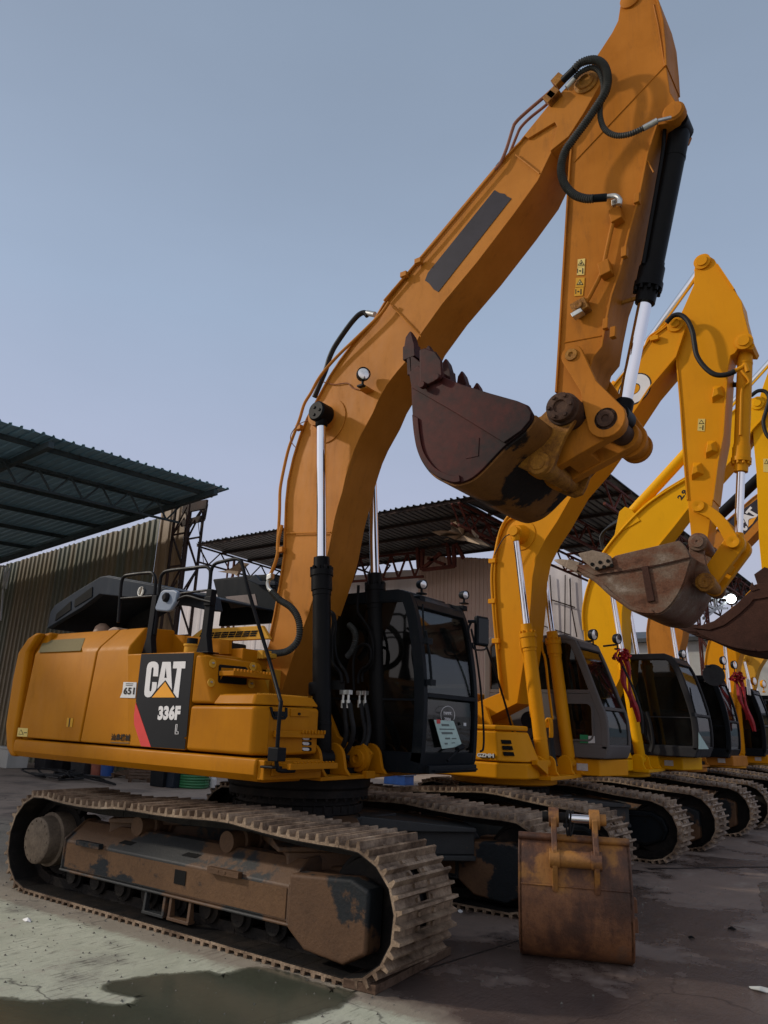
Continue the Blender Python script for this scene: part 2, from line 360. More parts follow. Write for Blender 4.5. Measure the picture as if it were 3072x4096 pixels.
        if bevel:
            b = o.modifiers.new('bevel', 'BEVEL'); b.width = bevel; b.segments = segs; b.limit_method = 'ANGLE'; b.angle_limit = radians(40); b.harden_normals = bool(smooth)
        return o
def thing(name, label, cat, loc=(0, 0, 0), group=None):
    o = bpy.data.objects.new(name, None); COL.objects.link(o); o.location = loc; ROOT[o.name] = Vector(loc)
    o['label'] = label; o['category'] = cat; o.empty_display_size = .2
    if group: o['group'] = group
    return o
def tag(o, label, cat, group=None):
    o['label'] = label; o['category'] = cat
    if group: o['group'] = group
    return o
def struct(o): o['kind'] = 'structure'; return o
def smoothpath(P, k=6):
    P = [Vector(p) for p in P]; Q = [P[0]]+P+[P[-1]]; out = []
    for i in range(1, len(Q)-2):
        a, b, c, d = Q[i-1:i+3]
        for j in range(k):
            t = j/k; out.append(.5*((2*b)+(c-a)*t+(2*a-5*b+4*c-d)*t*t+(3*b-a-3*c+d)*t**3))
    out.append(P[-1]); return out
def smooth2(pts, k=5):
    return [(p.x, p.z) for p in smoothpath([Vector((a, 0, b)) for a, b in pts], k)]
def resample(P, step):
    out = [P[0]]; acc = 0
    for a, b in zip(P, P[1:]):
        L = (b-a).length
        while acc+L >= step:
            t = (step-acc)/L; a = a+(b-a)*t; L = (b-a).length; out.append(a); acc = 0
        acc += L
    return out
def ribbed(mb, P, r, pitch=.022, n=12):
    Q = resample(smoothpath(P, 8), pitch/2)
    mb.tube(Q, r, n, [r*(1.12 if i % 2 else .84) for i in range(len(Q))]); return mb
def poly_on(k, pts, Y=None, X=None, t=.004, off=0):   # thin flat marking lying on a plane Y= or X=
    mb = MB()
    if Y is not None:
        mb.prism(XZ(k, pts, Y), Y-off-t, Y-off)
    else:
        q = [PX(k, a, b, X) for a, b in pts]; mb.prismx([(v.y, v.z) for v in q], X+off, X+off+t)
    return mb
def text_mesh(txt, size, bold=0.0, sx=1.0, space=1.0, spacing=1.0):
    cu = bpy.data.curves.new('t', 'FONT'); cu.body = txt; cu.size = size; cu.extrude = .0012; cu.offset = bold; cu.space_character = spacing
    cu.resolution_u = 3
    ob = bpy.data.objects.new('t', cu); COL.objects.link(ob)
    dg = bpy.context.evaluated_depsgraph_get(); me = bpy.data.meshes.new_from_object(ob.evaluated_get(dg))
    vs = [Vector((v.co.x*sx, v.co.y, v.co.z)) for v in me.vertices]; fs = [list(p.vertices) for p in me.polygons]
    bpy.data.objects.remove(ob); bpy.data.curves.remove(cu); bpy.data.meshes.remove(me)
    return vs, fs
def put_text(txt, origin, right, up, size, mat, parent, name='lettering', bold=0, sx=1.0, fit=None, spacing=1.0):
    vs, fs = text_mesh(txt, size, bold, sx, spacing=spacing)
    if not vs: return None
    right = Vector(right).normalized(); up = Vector(up); up = (up-right*up.dot(right)).normalized(); nn = right.cross(up)
    x0 = min(v.x for v in vs); x1 = max(v.x for v in vs); y0 = min(v.y for v in vs); y1 = max(v.y for v in vs)
    fx = fy = 1
    if fit: fx = fit[0]/(x1-x0); fy = fit[1]/(y1-y0)
    mb = MB(); mb.add([Vector(origin)+right*((v.x-x0)*fx)+up*((v.y-y0)*fy)+nn*v.z for v in vs], fs)
    return mb.build(name, mat, parent, smooth=False)

# ------------------------------------------------------------------ undercarriage
def track_path(xf, xr, rf, rr, zc, sag=.03, crown=0.0):
    """closed outer path of a crawler track in side view"""
    P = []
    for i in range(13): t = -pi/2+pi*i/12; P.append(Vector((xf+rf*cos(t), 0, rf+rf*sin(t))))
    n = 16
    zf = 2*rf; zr = 2*rr
    for i in range(1, n):
        t = i/n; z = zf+(zr-zf)*t; z += crown*sin(pi*min(1, t*1.35))-sag*abs(sin(3*pi*t))
        P.append(Vector((xf+(xr-xf)*t, 0, z)))
    for i in range(13): t = pi/2+pi*i/12; P.append(Vector((xr+rr*cos(t), 0, rr+rr*sin(t))))
    for i in range(1, 20): P.append(Vector((xr+(xf-xr)*i/20, 0, 0)))
    return P
def undercarriage(root, Yc, w, gauge, th, xt, xf=1.93, xr=-2.03, rf=.46, rr=.47, style='guard', pitch=.19, paintm='frame', crown=.05):
    c, s = cos(th), sin(th)
    def T(x, y, z): x = x+xt; return Vector((c*x-s*y, Yc+s*x+c*y, z))
    def xform(mb): mb.v = [T(v.x, v.y, v.z) for v in mb.v]; return mb
    for side in (-1, 1):
        yc = side*gauge/2; yo = yc-w/2; yi = yc+w/2
        P = track_path(xf, xr, rf, rr, 0, crown=crown); P.append(P[0])
        L = sum((b-a).length for a, b in zip(P, P[1:])); N = int(round(L/pitch)); st = L/N
        Q = resample(P, st-1e-5)[:N]
        mb = MB()
        for i in range(N):
            a = Q[i]; b = Q[(i+1) % N]; d = (b-a).normalized(); nn = Vector((d.z, 0, -d.x))     # outward
            m = (a+b)/2-nn*.035
            jig = random.uniform(-.003, .003)
            def bx(u0, u1, y0, y1, n0, n1):
                mb.obox(m+d*(u0+u1)/2+nn*(n0+n1)/2+Vector((0, (y0+y1)/2+jig, 0)), d*(u1-u0)/2, Vector((0, (y1-y0)/2, 0)), nn*(n1-n0)/2)
            h = st/2
            mb.mi = 0
            hy = [yc-.06, yc+.06]
            bx(-h+.006, h+.012, yo, hy[0], -.012, .006); bx(-h+.006, h+.012, hy[1], yi, -.012, .006)
            bx(-h+.006, -.045, hy[0], hy[1], -.012, .006); bx(.005, h+.012, hy[0], hy[1], -.012, .006)
            mb.mi = 1; bx(-h+.006, h+.012, yo+.004, hy[0], -.02, -.0121); bx(-h+.006, h+.012, hy[1], yi-.004, -.02, -.0121); mb.mi = 0
            for u, hh in ((-h+.02, .058), (h-.075, .05)):
                vs = []
                for yy in (yo, yi):
                    for du, dn in ((-.02, .006), (.02, .006), (.010, hh), (-.010, hh)):
                        vs.append(m+d*(u+du)+nn*dn+Vector((0, yy+jig, 0)))
                mb.add(vs, [[0, 1, 2, 3], [7, 6, 5, 4], [0, 4, 5, 1], [1, 5, 6, 2], [2, 6, 7, 3], [3, 7, 4, 0]])
            for yy in (yc-.1, yc+.1):
                for u in (-.03, .062): bx(u-.015, u+.015, yy-.015, yy+.015, .006, .024)
            mb.mi = 1
            for yy in (yc-.1, yc+.1): bx(-h-.01, h+.01, yy-.025, yy+.025, -.1, -.012)
        xform(mb).build('track_belt', None, root, mats=['track', 'trackdark'], smooth=False)
        # idler, sprocket and rollers
        idl = xform(MB().lathe((xf, yc-.11, rf), (0, 1, 0), [(0, .1), (.0, rf-.13), (.05, rf-.11), (.06, rf-.08), (.16, rf-.08), (.17, rf-.11), (.22, rf-.13), (.22, .1)], 32)).build('idler_wheel', 'trackdark', root)
        sp = MB(); sp.lathe((xr, yc-.05, rr), (0, 1, 0), [(0, .2), (0, rr-.14), (.1, rr-.14), (.1, .2)], 32)
        for k in range(20):
            t = 2*pi*k/20; sp.obox((xr+(rr-.12)*cos(t), yc, rr+(rr-.12)*sin(t)), Vector((cos(t), 0, sin(t)))*.04, (0, .045, 0), Vector((-sin(t), 0, cos(t)))*.025)
        xform(sp).build('drive_sprocket', 'trackdark', root)
        dm = MB()
        y_o = yc-.36 if side < 0 else yc+.36
        sg = -1 if side < 0 else 1
        dm.lathe((xr, yc-sg*.0, rr+.01), (0, sg, 0), [(-.3, .2), (.04, .22), (.04, .25), (.2, .255), (.21, .225), (.335, .215), (.345, .2), (.345, 0)], 36)
        for k in range(14):
            t = 2*pi*k/14; dm.cyl((xr+.185*cos(t), yc+sg*.34, rr+.01+.185*sin(t)), (xr+.185*cos(t), yc+sg*.353, rr+.01+.185*sin(t)), .011, 6)
        xform(dm).build('travel_drive', 'rustdisc', root, bevel=.004)
        for k in range(9):
            x = -1.55+k*.38
            if x > xf-.25: continue
            r_ = MB(); r_.lathe((x, yc-.2, .2), (0, 1, 0), [(0, .05), (0, .07), (.03, .07), (.04, .115), (.08, .115), (.09, .095), (.31, .095), (.32, .115), (.36, .115), (.37, .07), (.4, .07), (.4, .05)], 20)
            xform(r_).build('track_roller', 'trackdark', root)
        for x in (-.75, .45):
            r_ = MB(); r_.lathe((x, yc-.12, 2*rf-.19), (0, 1, 0), [(0, .085), (.14, .085), (.15, .105), (.19, .105), (.2, .08), (.32, .08), (.33, .105), (.37, .105), (.38, .06)], 20)
            r_.beam((x, yc-.02, 2*rf-.2), (x, yc-.02, .55), .08, .08)
            xform(r_).build('carrier_roller', 'guardrust', root)
        # frame: box with a sloping top, like a long shed
        sgo = -1                       # outer face towards -Y for both when seen from here
        if style == 'guard':
            A = yo+.12; B = yc-.06; C_ = yc+.06; D = yi-.12
            fr = MB()
            fr.prismx([(A, .27), (D, .27), (D, .52), (C_, .68), (B, .68), (A, .52)], xr+.38, xf-.62)
            fr.prismx([(A-.02, .245), (A+.06, .245), (A+.06, .27), (A-.02, .27)], xr+.36, xf-.6)
            for x in (xr+.37, xf-.64):
                fr.prismx([(A-.015, .245), (D+.015, .245), (D+.015, .54), (C_, .7), (B, .7), (A-.015, .54)], x, x+.025)
            xform(fr).build('track_frame', paintm, root, bevel=.012)
            xform(MB().box(xr+.42, xf-.66, A-.006, A+.001, .29, .5)).build('frame_side_plate', 'frameface', root)
            hl = MB()
            for x in (-.72, .16):
                hl.add([(x-.16, A+.06, .5667), (x+.02, A+.06, .5667), (x+.14, A+.17, .6356), (x-.04, A+.17, .6356)], [[0, 1, 2, 3]])
            hl.v = [v+Vector((0, -.004, .004)) for v in hl.v]
            hl.box(.02, .16, A-.012, A-.005, .36, .47)
            xform(hl).build('frame_opening', 'blackhole', root, smooth=False)
            for x in (-1.38, .45):
                st_ = MB(); st_.box(x, x+.36, A-.05, A, .505, .55)
                for u in (.12, .2): st_.box(x+u, x+u+.015, A-.054, A-.049, .52, .54)
                xform(st_).build('frame_step', 'guardrust', root, bevel=.006)
            gd = MB()
            pr = [(xf-.6, .25), (xf-.42, .13), (xf-.06, .1), (xf+.14, .2), (xf+.15, .6), (xf-.02, .66), (xf-.6, .62)]
            gd.prism(pr, A-.06, yc-.13); gd.prism(pr, yc+.13, D+.06)
            gd.box(xf-.6, xf-.3, yc-.13, yc+.13, .3, .6)
            xform(gd).build('idler_guard', 'guardrust', root, bevel=.03, segs=3)
            rg = MB()
            for x0, x1 in ((-.35, -.1), (-.02, .22)):
                for x in (x0, x1): rg.prismx([(A, .26), (A+.03, .26), (A+.05, .09), (A-.01, .09)], x, x+.03)
                rg.box(x0, x1+.03, A-.015, A+.06, .075, .1)
            xform(rg).build('roller_guard', 'frame', root, bevel=.004)
        else:
            A = yc-.17; D = yc+.17
            fr = MB()
            fr.prism([(xr+.3, .25), (xr+.28, .55), (xr+.7, .72), (.6, .74), (xf-.75, .66), (xf-.55, .66), (xf-.25, .68), (xf, .68), (xf+.16, .6), (xf+.22, .45), (xf+.15, .3), (xf-.1, .2), (xf-.5, .24)], A, D)
            xform(fr).build('track_frame', paintm, root, bevel=.03, segs=3)
            rim = [(xf-.8, .3), (xf-.78, .58), (xf-.25, .6), (xf, .61), (xf+.12, .53), (xf+.16, .42), (xf+.1, .31), (xf-.1, .24), (xf-.45, .27)]
            rb = MB(); rb.strip(rim, A-.02, A, .02, close=True)
            for x in (xf-.65, xf-.1): rb.cyl((x, A-.015, .53), (x, A, .53), .02, 8)
            xform(rb).build('frame_rim', 'barrel', root)
    # centre car body between the tracks
    cb = MB()
    yi0 = -gauge/2+.15; yi1 = gauge/2-.15
    cb.prism([(-.75, .5), (.75, .5), (.8, .85), (-.8, .85)], -.65, .65)
    for sx in (-1, 1):
        for sy in (-1, 1):
            p0 = Vector((sx*.45, sy*.4, 0)); p1 = Vector((sx*1.35, sy*(gauge/2-.1), 0)); d = (p1-p0).normalized(); n_ = Vector((-d.y, d.x, 0))
            for zz0, zz1, w0, w1 in ((.72, .86, .5, .38), (.45, .5, .42, .36), (.5, .72, .36, .3)):
                a, b_, c_, d_ = p0-n_*w0, p0+n_*w0, p1+n_*w1, p1-n_*w1
                dz = -.1 if zz1 > .8 else 0
                vs = [Vector((q.x, q.y, z)) for z in (zz0, zz1) for q in (a, b_, c_, d_)]
                for i in (6, 7): vs[i].z += dz
                cb.add(vs, [[0, 3, 2, 1], [4, 5, 6, 7], [0, 1, 5, 4], [1, 2, 6, 5], [2, 3, 7, 6], [3, 0, 4, 7]])
    xform(cb).build('car_body', 'frame', root, bevel=.012)
    br = MB(); br.lathe((0, 0, .84), (0, 0, 1), [(0, .6), (.02, .66), (.1, .66), (.11, .63), (.17, .63), (.18, .72), (.25, .72), (.27, .74), (.38, .74)], 48)
    for k in range(40):
        t = 2*pi*k/40; br.cyl((.7*cos(t), .7*sin(t), .99), (.7*cos(t), .7*sin(t), 1.02), .017, 6); br.box(.655*cos(t)-.012, .655*cos(t)+.012, .655*sin(t)-.012, .655*sin(t)+.012, .88, .95)
    xform(br).build('swing_bearing', 'trackdark', root, bevel=.004)

# ------------------------------------------------------------------ hydraulic cylinder
def cylinder(root, name, bot, top, frac, rb, rr, mat, pinr=.075, pinw=.2, cap='barrel'):
    """barrel at bot, rod at top; frac = share of the length covered by the barrel"""
    bot = Vector(bot); top = Vector(top); d = (top-bot); L = d.length; d = d/L; g_ = L*frac
    mb = MB()
    mb.lathe(bot, d, [(.02, rb*.7), (.08, rb*1.0), (.3, rb*1.0), (.3, rb*1.04), (.33, rb*1.04), (.33, rb), (g_-.3, rb), (g_-.3, rb*1.06), (g_-.25, rb*1.06), (g_-.25, rb*1.18), (g_-.1, rb*1.18), (g_-.1, rb*1.3), (g_-.04, rb*1.3), (g_-.04, rb*.95), (g_+.1, rb*.9), (g_+.1, rr*1.05)], 28)
    for k in range(10):
        t = 2*pi*k/10; a = d.orthogonal().normalized(); b = d.cross(a); q = bot+d*(g_-.04)+(a*cos(t)+b*sin(t))*rb*1.12
        mb.cyl(q, q+d*.04, .018, 6)
    mb.cyl(bot+Vector((0, -pinw/2, 0)), bot+Vector((0, pinw/2, 0)), pinr*1.25, 20)
    ob = mb.build(name, mat, root, bevel=.004)
    rod = MB(); rod.cyl(bot+d*(g_+.08), top-d*pinr, rr, 24); rod.build('rod', 'chrome', ob)
    ey = MB(); ey.lathe(top-d*(pinr+.1), d, [(0, rr*1.05), (.02, rr*1.3), (.12, rr*1.3)], 20); ey.cyl(top+Vector((0, -pinw/2, 0)), top+Vector((0, pinw/2, 0)), pinr*1.3, 24)
    ey.build('rod_eye', cap if cap else mat, ob, bevel=.006)
    return ob
def pinboss(mb, x, y0, y1, z, r): mb.cyl((x, y0, z), (x, y1, z), r, 24)
def tooth(mb, p, d, n, L=.26, w=.06, h=.07):   # adapter + point
    p = Vector(p); d = Vector(d).normalized(); n = Vector(n).normalized(); y = Vector((0, 1, 0))
    secs = [(-.06, w*1.05, h*1.0), (L*.35, w*1.0, h*.95), (L*.36, w*.85, h*.8), (L*.75, w*.8, h*.5), (L, w*.3, h*.12)]
    vs = []
    for t, a, b in secs:
        for i, j in ((-1, -1), (1, -1), (1, 1), (-1, 1)): vs.append(p+d*t+y*a*i+n*b*j)
    fs = [[3, 2, 1, 0]]
    for s_ in range(len(secs)-1):
        for k in range(4): fs.append([s_*4+k, s_*4+(k+1) % 4, s_*4+4+(k+1) % 4, s_*4+4+k])
    e = (len(secs)-1)*4; fs.append([e, e+1, e+2, e+3]); return mb.add(vs, fs)

def lamp(root, p, d, r=.07, name='work_lamp', mat='cabblack'):
    p = Vector(p); d = Vector(d).normalized()
    mb = MB(); mb.lathe(p-d*.06, d, [(0, r*.5), (.01, r*.85), (.05, r), (.1, r*1.02), (.1, r*.9), (.09, r*.88)], 20)
    mb.cyl(p-Vector((0, 0, r*1.9)), p-Vector((0, 0, r*.6)), .014, 8); mb.box(p.x-.04, p.x+.04, p.y-.05, p.y+.05, p.z-r*2.1, p.z-r*1.8)
    o = mb.build(name, mat, root, bevel=.003)
    MB().lathe(p+d*.032, d, [(0, r*.87), (.004, r*.7), (.006, 0)], 20).build('lamp_lens', 'lamp', o)
    return o

# ------------------------------------------------------------------ cab
def cab(root, prof, xr, y0, y1, z0, z1, mat, style='dark', side_glass='glass', split=2.05):
    """prof: front edge (x,z) from the floor to the roof; the right side at y0 faces the camera"""
    xf = max(p[0] for p in prof)
    out = smooth2(prof, 5)
    def fx(z):
        for a, b in zip(out, out[1:]):
            if a[1] <= z <= b[1]: return a[0]+(b[0]-a[0])*(z-a[1])/max(1e-6, b[1]-a[1])
        return out[-1][0] if z > out[-1][1] else out[0][0]
    mb = MB()
    full = [(xr, z0)]+out+[(out[-1][0]-.14, z1), (xr+.1, z1), (xr, z1-.1)]
    # floor pan and sill
    low = [(xr, z0), (xr, z0+.2)]+[(fx(z0+.2), z0+.2), (fx(z0+.1), z0+.1), (fx(z0), z0)]
    mb.prism(low, y0, y1)
    for ya, yb in ((y0, y0+.07), (y1-.07, y1)):
        inner = [(x-.06, z) for x, z in out if z > z0+.1]
        mb.strip(inner+[(out[-1][0]-.18, z1-.05), (xr+.12, z1-.05), (xr+.05, z1-.14), (xr+.05, z0+.1)], ya, yb, .12)
    mb.prism([(out[-1][0]-.02, z1-.13), (out[-1][0]-.14, z1-.01), (xr+.1, z1-.01), (xr+.02, z1-.1)], y0+.01, y1-.01)
    mb.box(xr, xr+.08, y0+.02, y1-.02, z0, z0+.9)
    fr = mb.build('cab_frame', mat, root, bevel=.025, segs=3)
    # brow across the top of the windscreen and the bar between the two panes
    cb = MB(); cb.strip([(fx(z1-.2)-.03, z1-.2), (fx(z1-.1)-.04, z1-.1)], y0+.07, y1-.07, .08); cb.strip([(fx(split)-.02, split-.025), (fx(split)-.02, split+.025)], y0+.07, y1-.07, .05)
    cb.build('windscreen_bar', mat, fr, bevel=.01)
    up = [(fx(split+.02+(z1-.22-split)*i/8)-.03, split+.02+(z1-.22-split)*i/8) for i in range(9)]
    MB().strip(up, y0+.06, y1-.06, .008).build('windscreen', 'glass', root, smooth=True)
    lo = [(fx(z0+.18+(split-.04-z0-.18)*i/5)-.03, z0+.18+(split-.04-z0-.18)*i/5) for i in range(6)]
    MB().strip(lo, y0+.06, y1-.06, .008).build('lower_windscreen', 'glass', root)
    # right side, towards the camera
    if style == 'dark':
        q = [(xr+.1, z0+.2)]+[(x-.1, z) for x, z in out if z > z0+.2]+[(out[-1][0]-.22, z1-.1), (xr+.1, z1-.1)]
        MB().prism(q, y0+.03, y0+.04).build('side_window', side_glass, root, bevel=0)
        sb = MB(); sb.strip([(xr+.1, z0+.72), (fx(z0+.72)-.1, z0+.72)], y0+.015, y0+.03, .02); sb.build('side_rail', mat, root)
        MB().prism([(xr+.1, z0+.2), (fx(z0+.2)-.1, z0+.2), (fx(z0+.7)-.1, z0+.7), (xr+.1, z0+.7)], y0+.045, y0+.06).build('side_panel', mat, root)
    elif style == 'panel':          # upper window, solid lower side with a small rounded window
        zw = z0+.93
        q = [(xr+.02, z0+.15)]+[(x-.04, z) for x, z in out if z0+.15 < z < zw]+[(fx(zw)-.05, zw), (xr+.02, zw)]
        MB().prism(q, y0+.005, y0+.05).build('side_panel', mat, root, bevel=.01)
        def rrect(cx, cz, w, h, r, n=5):
            P = []
            for k, (sx, sz) in enumerate(((1, 1), (-1, 1), (-1, -1), (1, -1))):
                for i in range(n+1):
                    t = pi/2*(k+i/n); P.append((cx+sx*(w-r)+r*cos(t), cz+sz*(h-r)+r*sin(t)))
            return P
        wc = fx(z0+.5)-.49
        rim = MB(); rim.strip(rrect(wc, z0+.52, .27, .27, .09), y0-.02, y0+.01, .03, close=True); rim.build('window_rim', mat, root, bevel=.006)
        MB().prism(rrect(wc, z0+.52, .26, .26, .09), y0-.003, y0+.004).build('lower_side_window', 'darkglass', root, smooth=False)
        q = [(xr+.1, zw+.03), (fx(zw)-.12, zw+.03)]+[(x-.12, z) for x, z in out if z > zw+.1]+[(out[-1][0]-.24, z1-.12), (xr+.1, z1-.12)]
        MB().prism(q, y0+.03, y0+.04).build('side_window', side_glass, root)
        MB().strip([(q[1][0], q[1][1]), (q[0][0], q[0][1])], y0, y0+.05, .05).build('window_sill', mat, root)
    # left door side
    q = [(xr+.1, z0+.9)]+[(x-.1, z) for x, z in out if z > z0+.9]+[(out[-1][0]-.22, z1-.1), (xr+.1, z1-.1)]
    MB().prism(q, y1-.04, y1-.03).build('door_window', 'glass', root)
    MB().prism([(xr+.02, z0+.15), (fx(z0+.15)-.05, z0+.15), (fx(z0+.9)-.05, z0+.9), (xr+.02, z0+.9)], y1-.05, y1-.01).build('door_panel', mat, root, bevel=.01)
    # inside: seat, console, levers
    sm = MB(); sx = xr+.45; ym = (y0+y1)/2
    sm.box(sx-.25, sx+.28, ym-.26, ym+.26, z0+.45, z0+.6); sm.prism([(sx-.3, z0+.55), (sx-.15, z0+.55), (sx-.24, z0+1.25), (sx-.36, z0+1.25)], ym-.25, ym+.25)
    sm.prism([(sx-.34, z0+1.28), (sx-.26, z0+1.28), (sx-.28, z0+1.5), (sx-.35, z0+1.5)], ym-.14, ym+.14)
    for sy in (-1, 1): sm.box(sx-.1, sx+.4, ym+sy*.36-.07, ym+sy*.36+.07, z0+.5, z0+.72); sm.cyl((sx+.36, ym+sy*.36, z0+.7), (sx+.42, ym+sy*.34, z0+.95), .022, 8)
    sm.build('operator_seat', 'seat', root, bevel=.04, segs=3)
    return fr, fx

# bucket: outline (x,z) from the lip tip round the back to the hinge; the last point joins the first by the open rim
def bucket(root, outline, y0, y1, mat, lip_dir, lip_n, nteeth, ears=None, earmat=None, toothL=.26, name='bucket', rim_pts=(), edge=None, shellmat=None):
    o = smooth2(outline, 4)
    mb = MB()
    poly = o+list(rim_pts)
    mb.prism(poly, y0, y0+.045); mb.prism(poly, y1-.045, y1)
    mb.mi = 1; mb.strip(o, y0+.03, y1-.03, .035); b = mb.build(name, None, root, bevel=.006, mats=[mat, shellmat or mat])
    ed = MB()                       # side cutting edges: a second plate on each side along the rim
    rp = [o[0]]+list(rim_pts)[::-1]+[o[-1]]
    rp2 = [(x, z) for x, z in rp] if not edge else None
    cxy = (sum(p[0] for p in o)/len(o), sum(p[1] for p in o)/len(o))
    if not edge:
        inner = [(x+(cxy[0]-x)*.3, z+(cxy[1]-z)*.3) for x, z in rp2]; edge = rp2+inner[::-1]
    for a, c in ((y0-.025, y0), (y1, y1+.025)): ed.prism(edge, a, c)
    ed.build('side_edge', mat, b, bevel=.006)
    wp = MB()                       # wear strips round the heel
    n = len(o); i0 = n//5; i1 = n*3//5
    for a, c in ((y0-.02, y0+.0), (y1, y1+.02)):
        wp.prism([(x+(cxy[0]-x)*.015, z+(cxy[1]-z)*.015) for x, z in o[i0:i1]]+[(x+(cxy[0]-x)*.16, z+(cxy[1]-z)*.16) for x, z in o[i0:i1][::-1]], a, c)
    wp.build('wear_strip', mat, b, bevel=.004)
    ld = Vector((lip_dir[0], 0, lip_dir[1])); ln = Vector((lip_n[0], 0, lip_n[1])); p0 = Vector((o[0][0], 0, o[0][1]))
    lp = MB(); lp.obox(p0-ld.normalized()*.1+Vector((0, (y0+y1)/2, 0)), ld.normalized()*.14, (0, (y1-y0)/2, 0), ln.normalized()*.025); lp.build('lip_plate', mat, b, bevel=.004)
    for k in range(nteeth):
        y = y0+.06+(y1-y0-.12)*k/(nteeth-1)
        tm = MB(); tooth(tm, p0+Vector((0, y, 0)), ld, ln, toothL); tm.build('tooth', 'toothsteel' if mat == 'greybucket' else mat, b, bevel=.004)
    if ears:
        for ya in ears[1]:
            e = MB(); e.prism(ears[0], ya, ya+.05)
            e.build('ear_plate', earmat or mat, b, bevel=.008)
    return b

# ================================================================== SETTING
# ground: one sheet to the horizon, worn concrete slabs with damp and muddy places
def ground_mat():
    m, t, b = newmat('worn_wet_concrete')
    c = t.nodes.new('ShaderNodeTexCoord'); sp = t.nodes.new('ShaderNodeSeparateXYZ'); t.links.new(c.outputs['Object'], sp.inputs[0])
    big = noise(t, .35, 6, .6); mid = noise(t, 1.6, 10, .65); fine = noise(t, 14, 10, .75); grit = noise(t, 90, 4, .7)
    scr = noise(t, 9, 7, .7, stretch=(3.6, .55, 1))
    pale = mixc(t, ramp(t, mid, [(.3, g(0)), (.7, g(1))]), (.34, .35, .265), (.54, .55, .435))
    pale = mixc(t, math_(t, 'MULTIPLY', ramp(t, scr, [(.53, g(0)), (.60, g(1))]), ramp(t, mid, [(.42, g(.1)), (.6, g(.95))])), pale, (.17, .17, .13))
    brown = mixc(t, ramp(t, mid, [(.35, g(0)), (.65, g(1))]), (.14, .112, .098), (.27, .215, .185))
    brown = mixc(t, ramp(t, fine, [(.55, g(0)), (.7, g(.6))]), brown, (.3, .25, .215))
    # pale slab strip in front of the shed-side (x below the joint), brown yard beyond
    wob = math_(t, 'MULTIPLY', math_(t, 'SUBTRACT', mid, .5), .9)
    # signed distance across the joint line, which runs alongside the first machine
    dline = math_(t, 'ADD', math_(t, 'ADD', math_(t, 'MULTIPLY', sp.outputs['X'], .25), math_(t, 'MULTIPLY', sp.outputs['Y'], .97)), math_(t, 'ADD', .95, math_(t, 'MULTIPLY', wob, 1.0)))
    f1 = ramp(t, math_(t, 'ADD', math_(t, 'MULTIPLY', dline, .8), .5), [(.38, g(0)), (.62, g(1))])
    col = mixc(t, f1, pale, brown)
    # rusty mud washed off the near track along its outer edge
    bd = t.nodes.new('ShaderNodeMapRange'); bd.inputs[1].default_value = -1.96; bd.inputs[2].default_value = -1.86; t.links.new(math_(t, 'ADD', math_(t, 'ADD', sp.outputs['Y'], math_(t, 'MULTIPLY', sp.outputs['X'], -.05)), math_(t, 'MULTIPLY', math_(t, 'SUBTRACT', fine, .5), .25)), bd.inputs[0])
    col = mixc(t, math_(t, 'MULTIPLY', bd.outputs[0], .68), col, (.19, .13, .10))
    # dusty rear yard
    xr_ = ramp(t, math_(t, 'ADD', math_(t, 'MULTIPLY', math_(t, 'ADD', sp.outputs['X'], 7.5), .25), .5), [(.2, g(1)), (.8, g(0))])
    dusty = mixc(t, mid, (.26, .195, .15), (.4, .31, .25))
    col = mixc(t, xr_, col, dusty)
    crk = t.nodes.new('ShaderNodeTexVoronoi'); crk.feature = 'DISTANCE_TO_EDGE'; crk.inputs['Scale'].default_value = .45
    cmp_ = t.nodes.new('ShaderNodeVectorMath'); cmp_.operation = 'ADD'; nzc = t.nodes.new('ShaderNodeTexNoise'); nzc.inputs['Scale'].default_value = 2.2; nzc.inputs['Detail'].default_value = 8
    t.links.new(c.outputs['Object'], nzc.inputs['Vector']); sc_n = t.nodes.new('ShaderNodeVectorMath'); sc_n.operation = 'SCALE'; sc_n.inputs['Scale'].default_value = .55; t.links.new(nzc.outputs['Color'], sc_n.inputs[0])
    t.links.new(c.outputs['Object'], cmp_.inputs[0]); t.links.new(sc_n.outputs[0], cmp_.inputs[1]); t.links.new(cmp_.outputs[0], crk.inputs['Vector'])
    ck = math_(t, 'MULTIPLY', ramp(t, crk.outputs['Distance'], [(.0, g(.85)), (.007, g(0))]), ramp(t, big, [(.45, g(0)), (.55, g(1))]))
    col = mixc(t, ck, col, (.03, .026, .022))
    st1 = noise(t, .8, 9, .7); st2 = noise(t, 2.3, 10, .75, stretch=(1, .6, 1))
    col = mixc(t, ramp(t, st1, [(.5, g(0)), (.62, g(.6))]), col, (.07, .055, .048))
    col = mixc(t, ramp(t, st2, [(.56, g(0)), (.66, g(.5))]), col, (.33, .28, .235))
    # damp map
    wet = ramp(t, math_(t, 'ADD', math_(t, 'MULTIPLY', big, .75), math_(t, 'MULTIPLY', mid, .3)), [(.49, g(0)), (.53, g(1))])
    wetf = math_(t, 'MULTIPLY', wet, math_(t, 'SUBTRACT', 1.0, xr_))
    wetf = math_(t, 'MULTIPLY', wetf, f1)
    col = mixc(t, math_(t, 'MULTIPLY', wetf, .6), col, (.04, .03, .032))
    col = mixc(t, ramp(t, grit, [(.62, g(0)), (.7, g(.5))]), col, (.05, .045, .035))
    t.links.new(col, b.inputs['Base Color'])
    rg = mixc(t, wetf, (.8, .8, .8), (.17, .17, .17)); t.links.new(rg, b.inputs['Roughness'])
    h = math_(t, 'ADD', math_(t, 'MULTIPLY', fine, .6), math_(t, 'ADD', math_(t, 'MULTIPLY', scr, .6), math_(t, 'MULTIPLY', grit, .25)))
    bump(t, b, h, .55, .02)
    return m
M['ground'] = ground_mat()
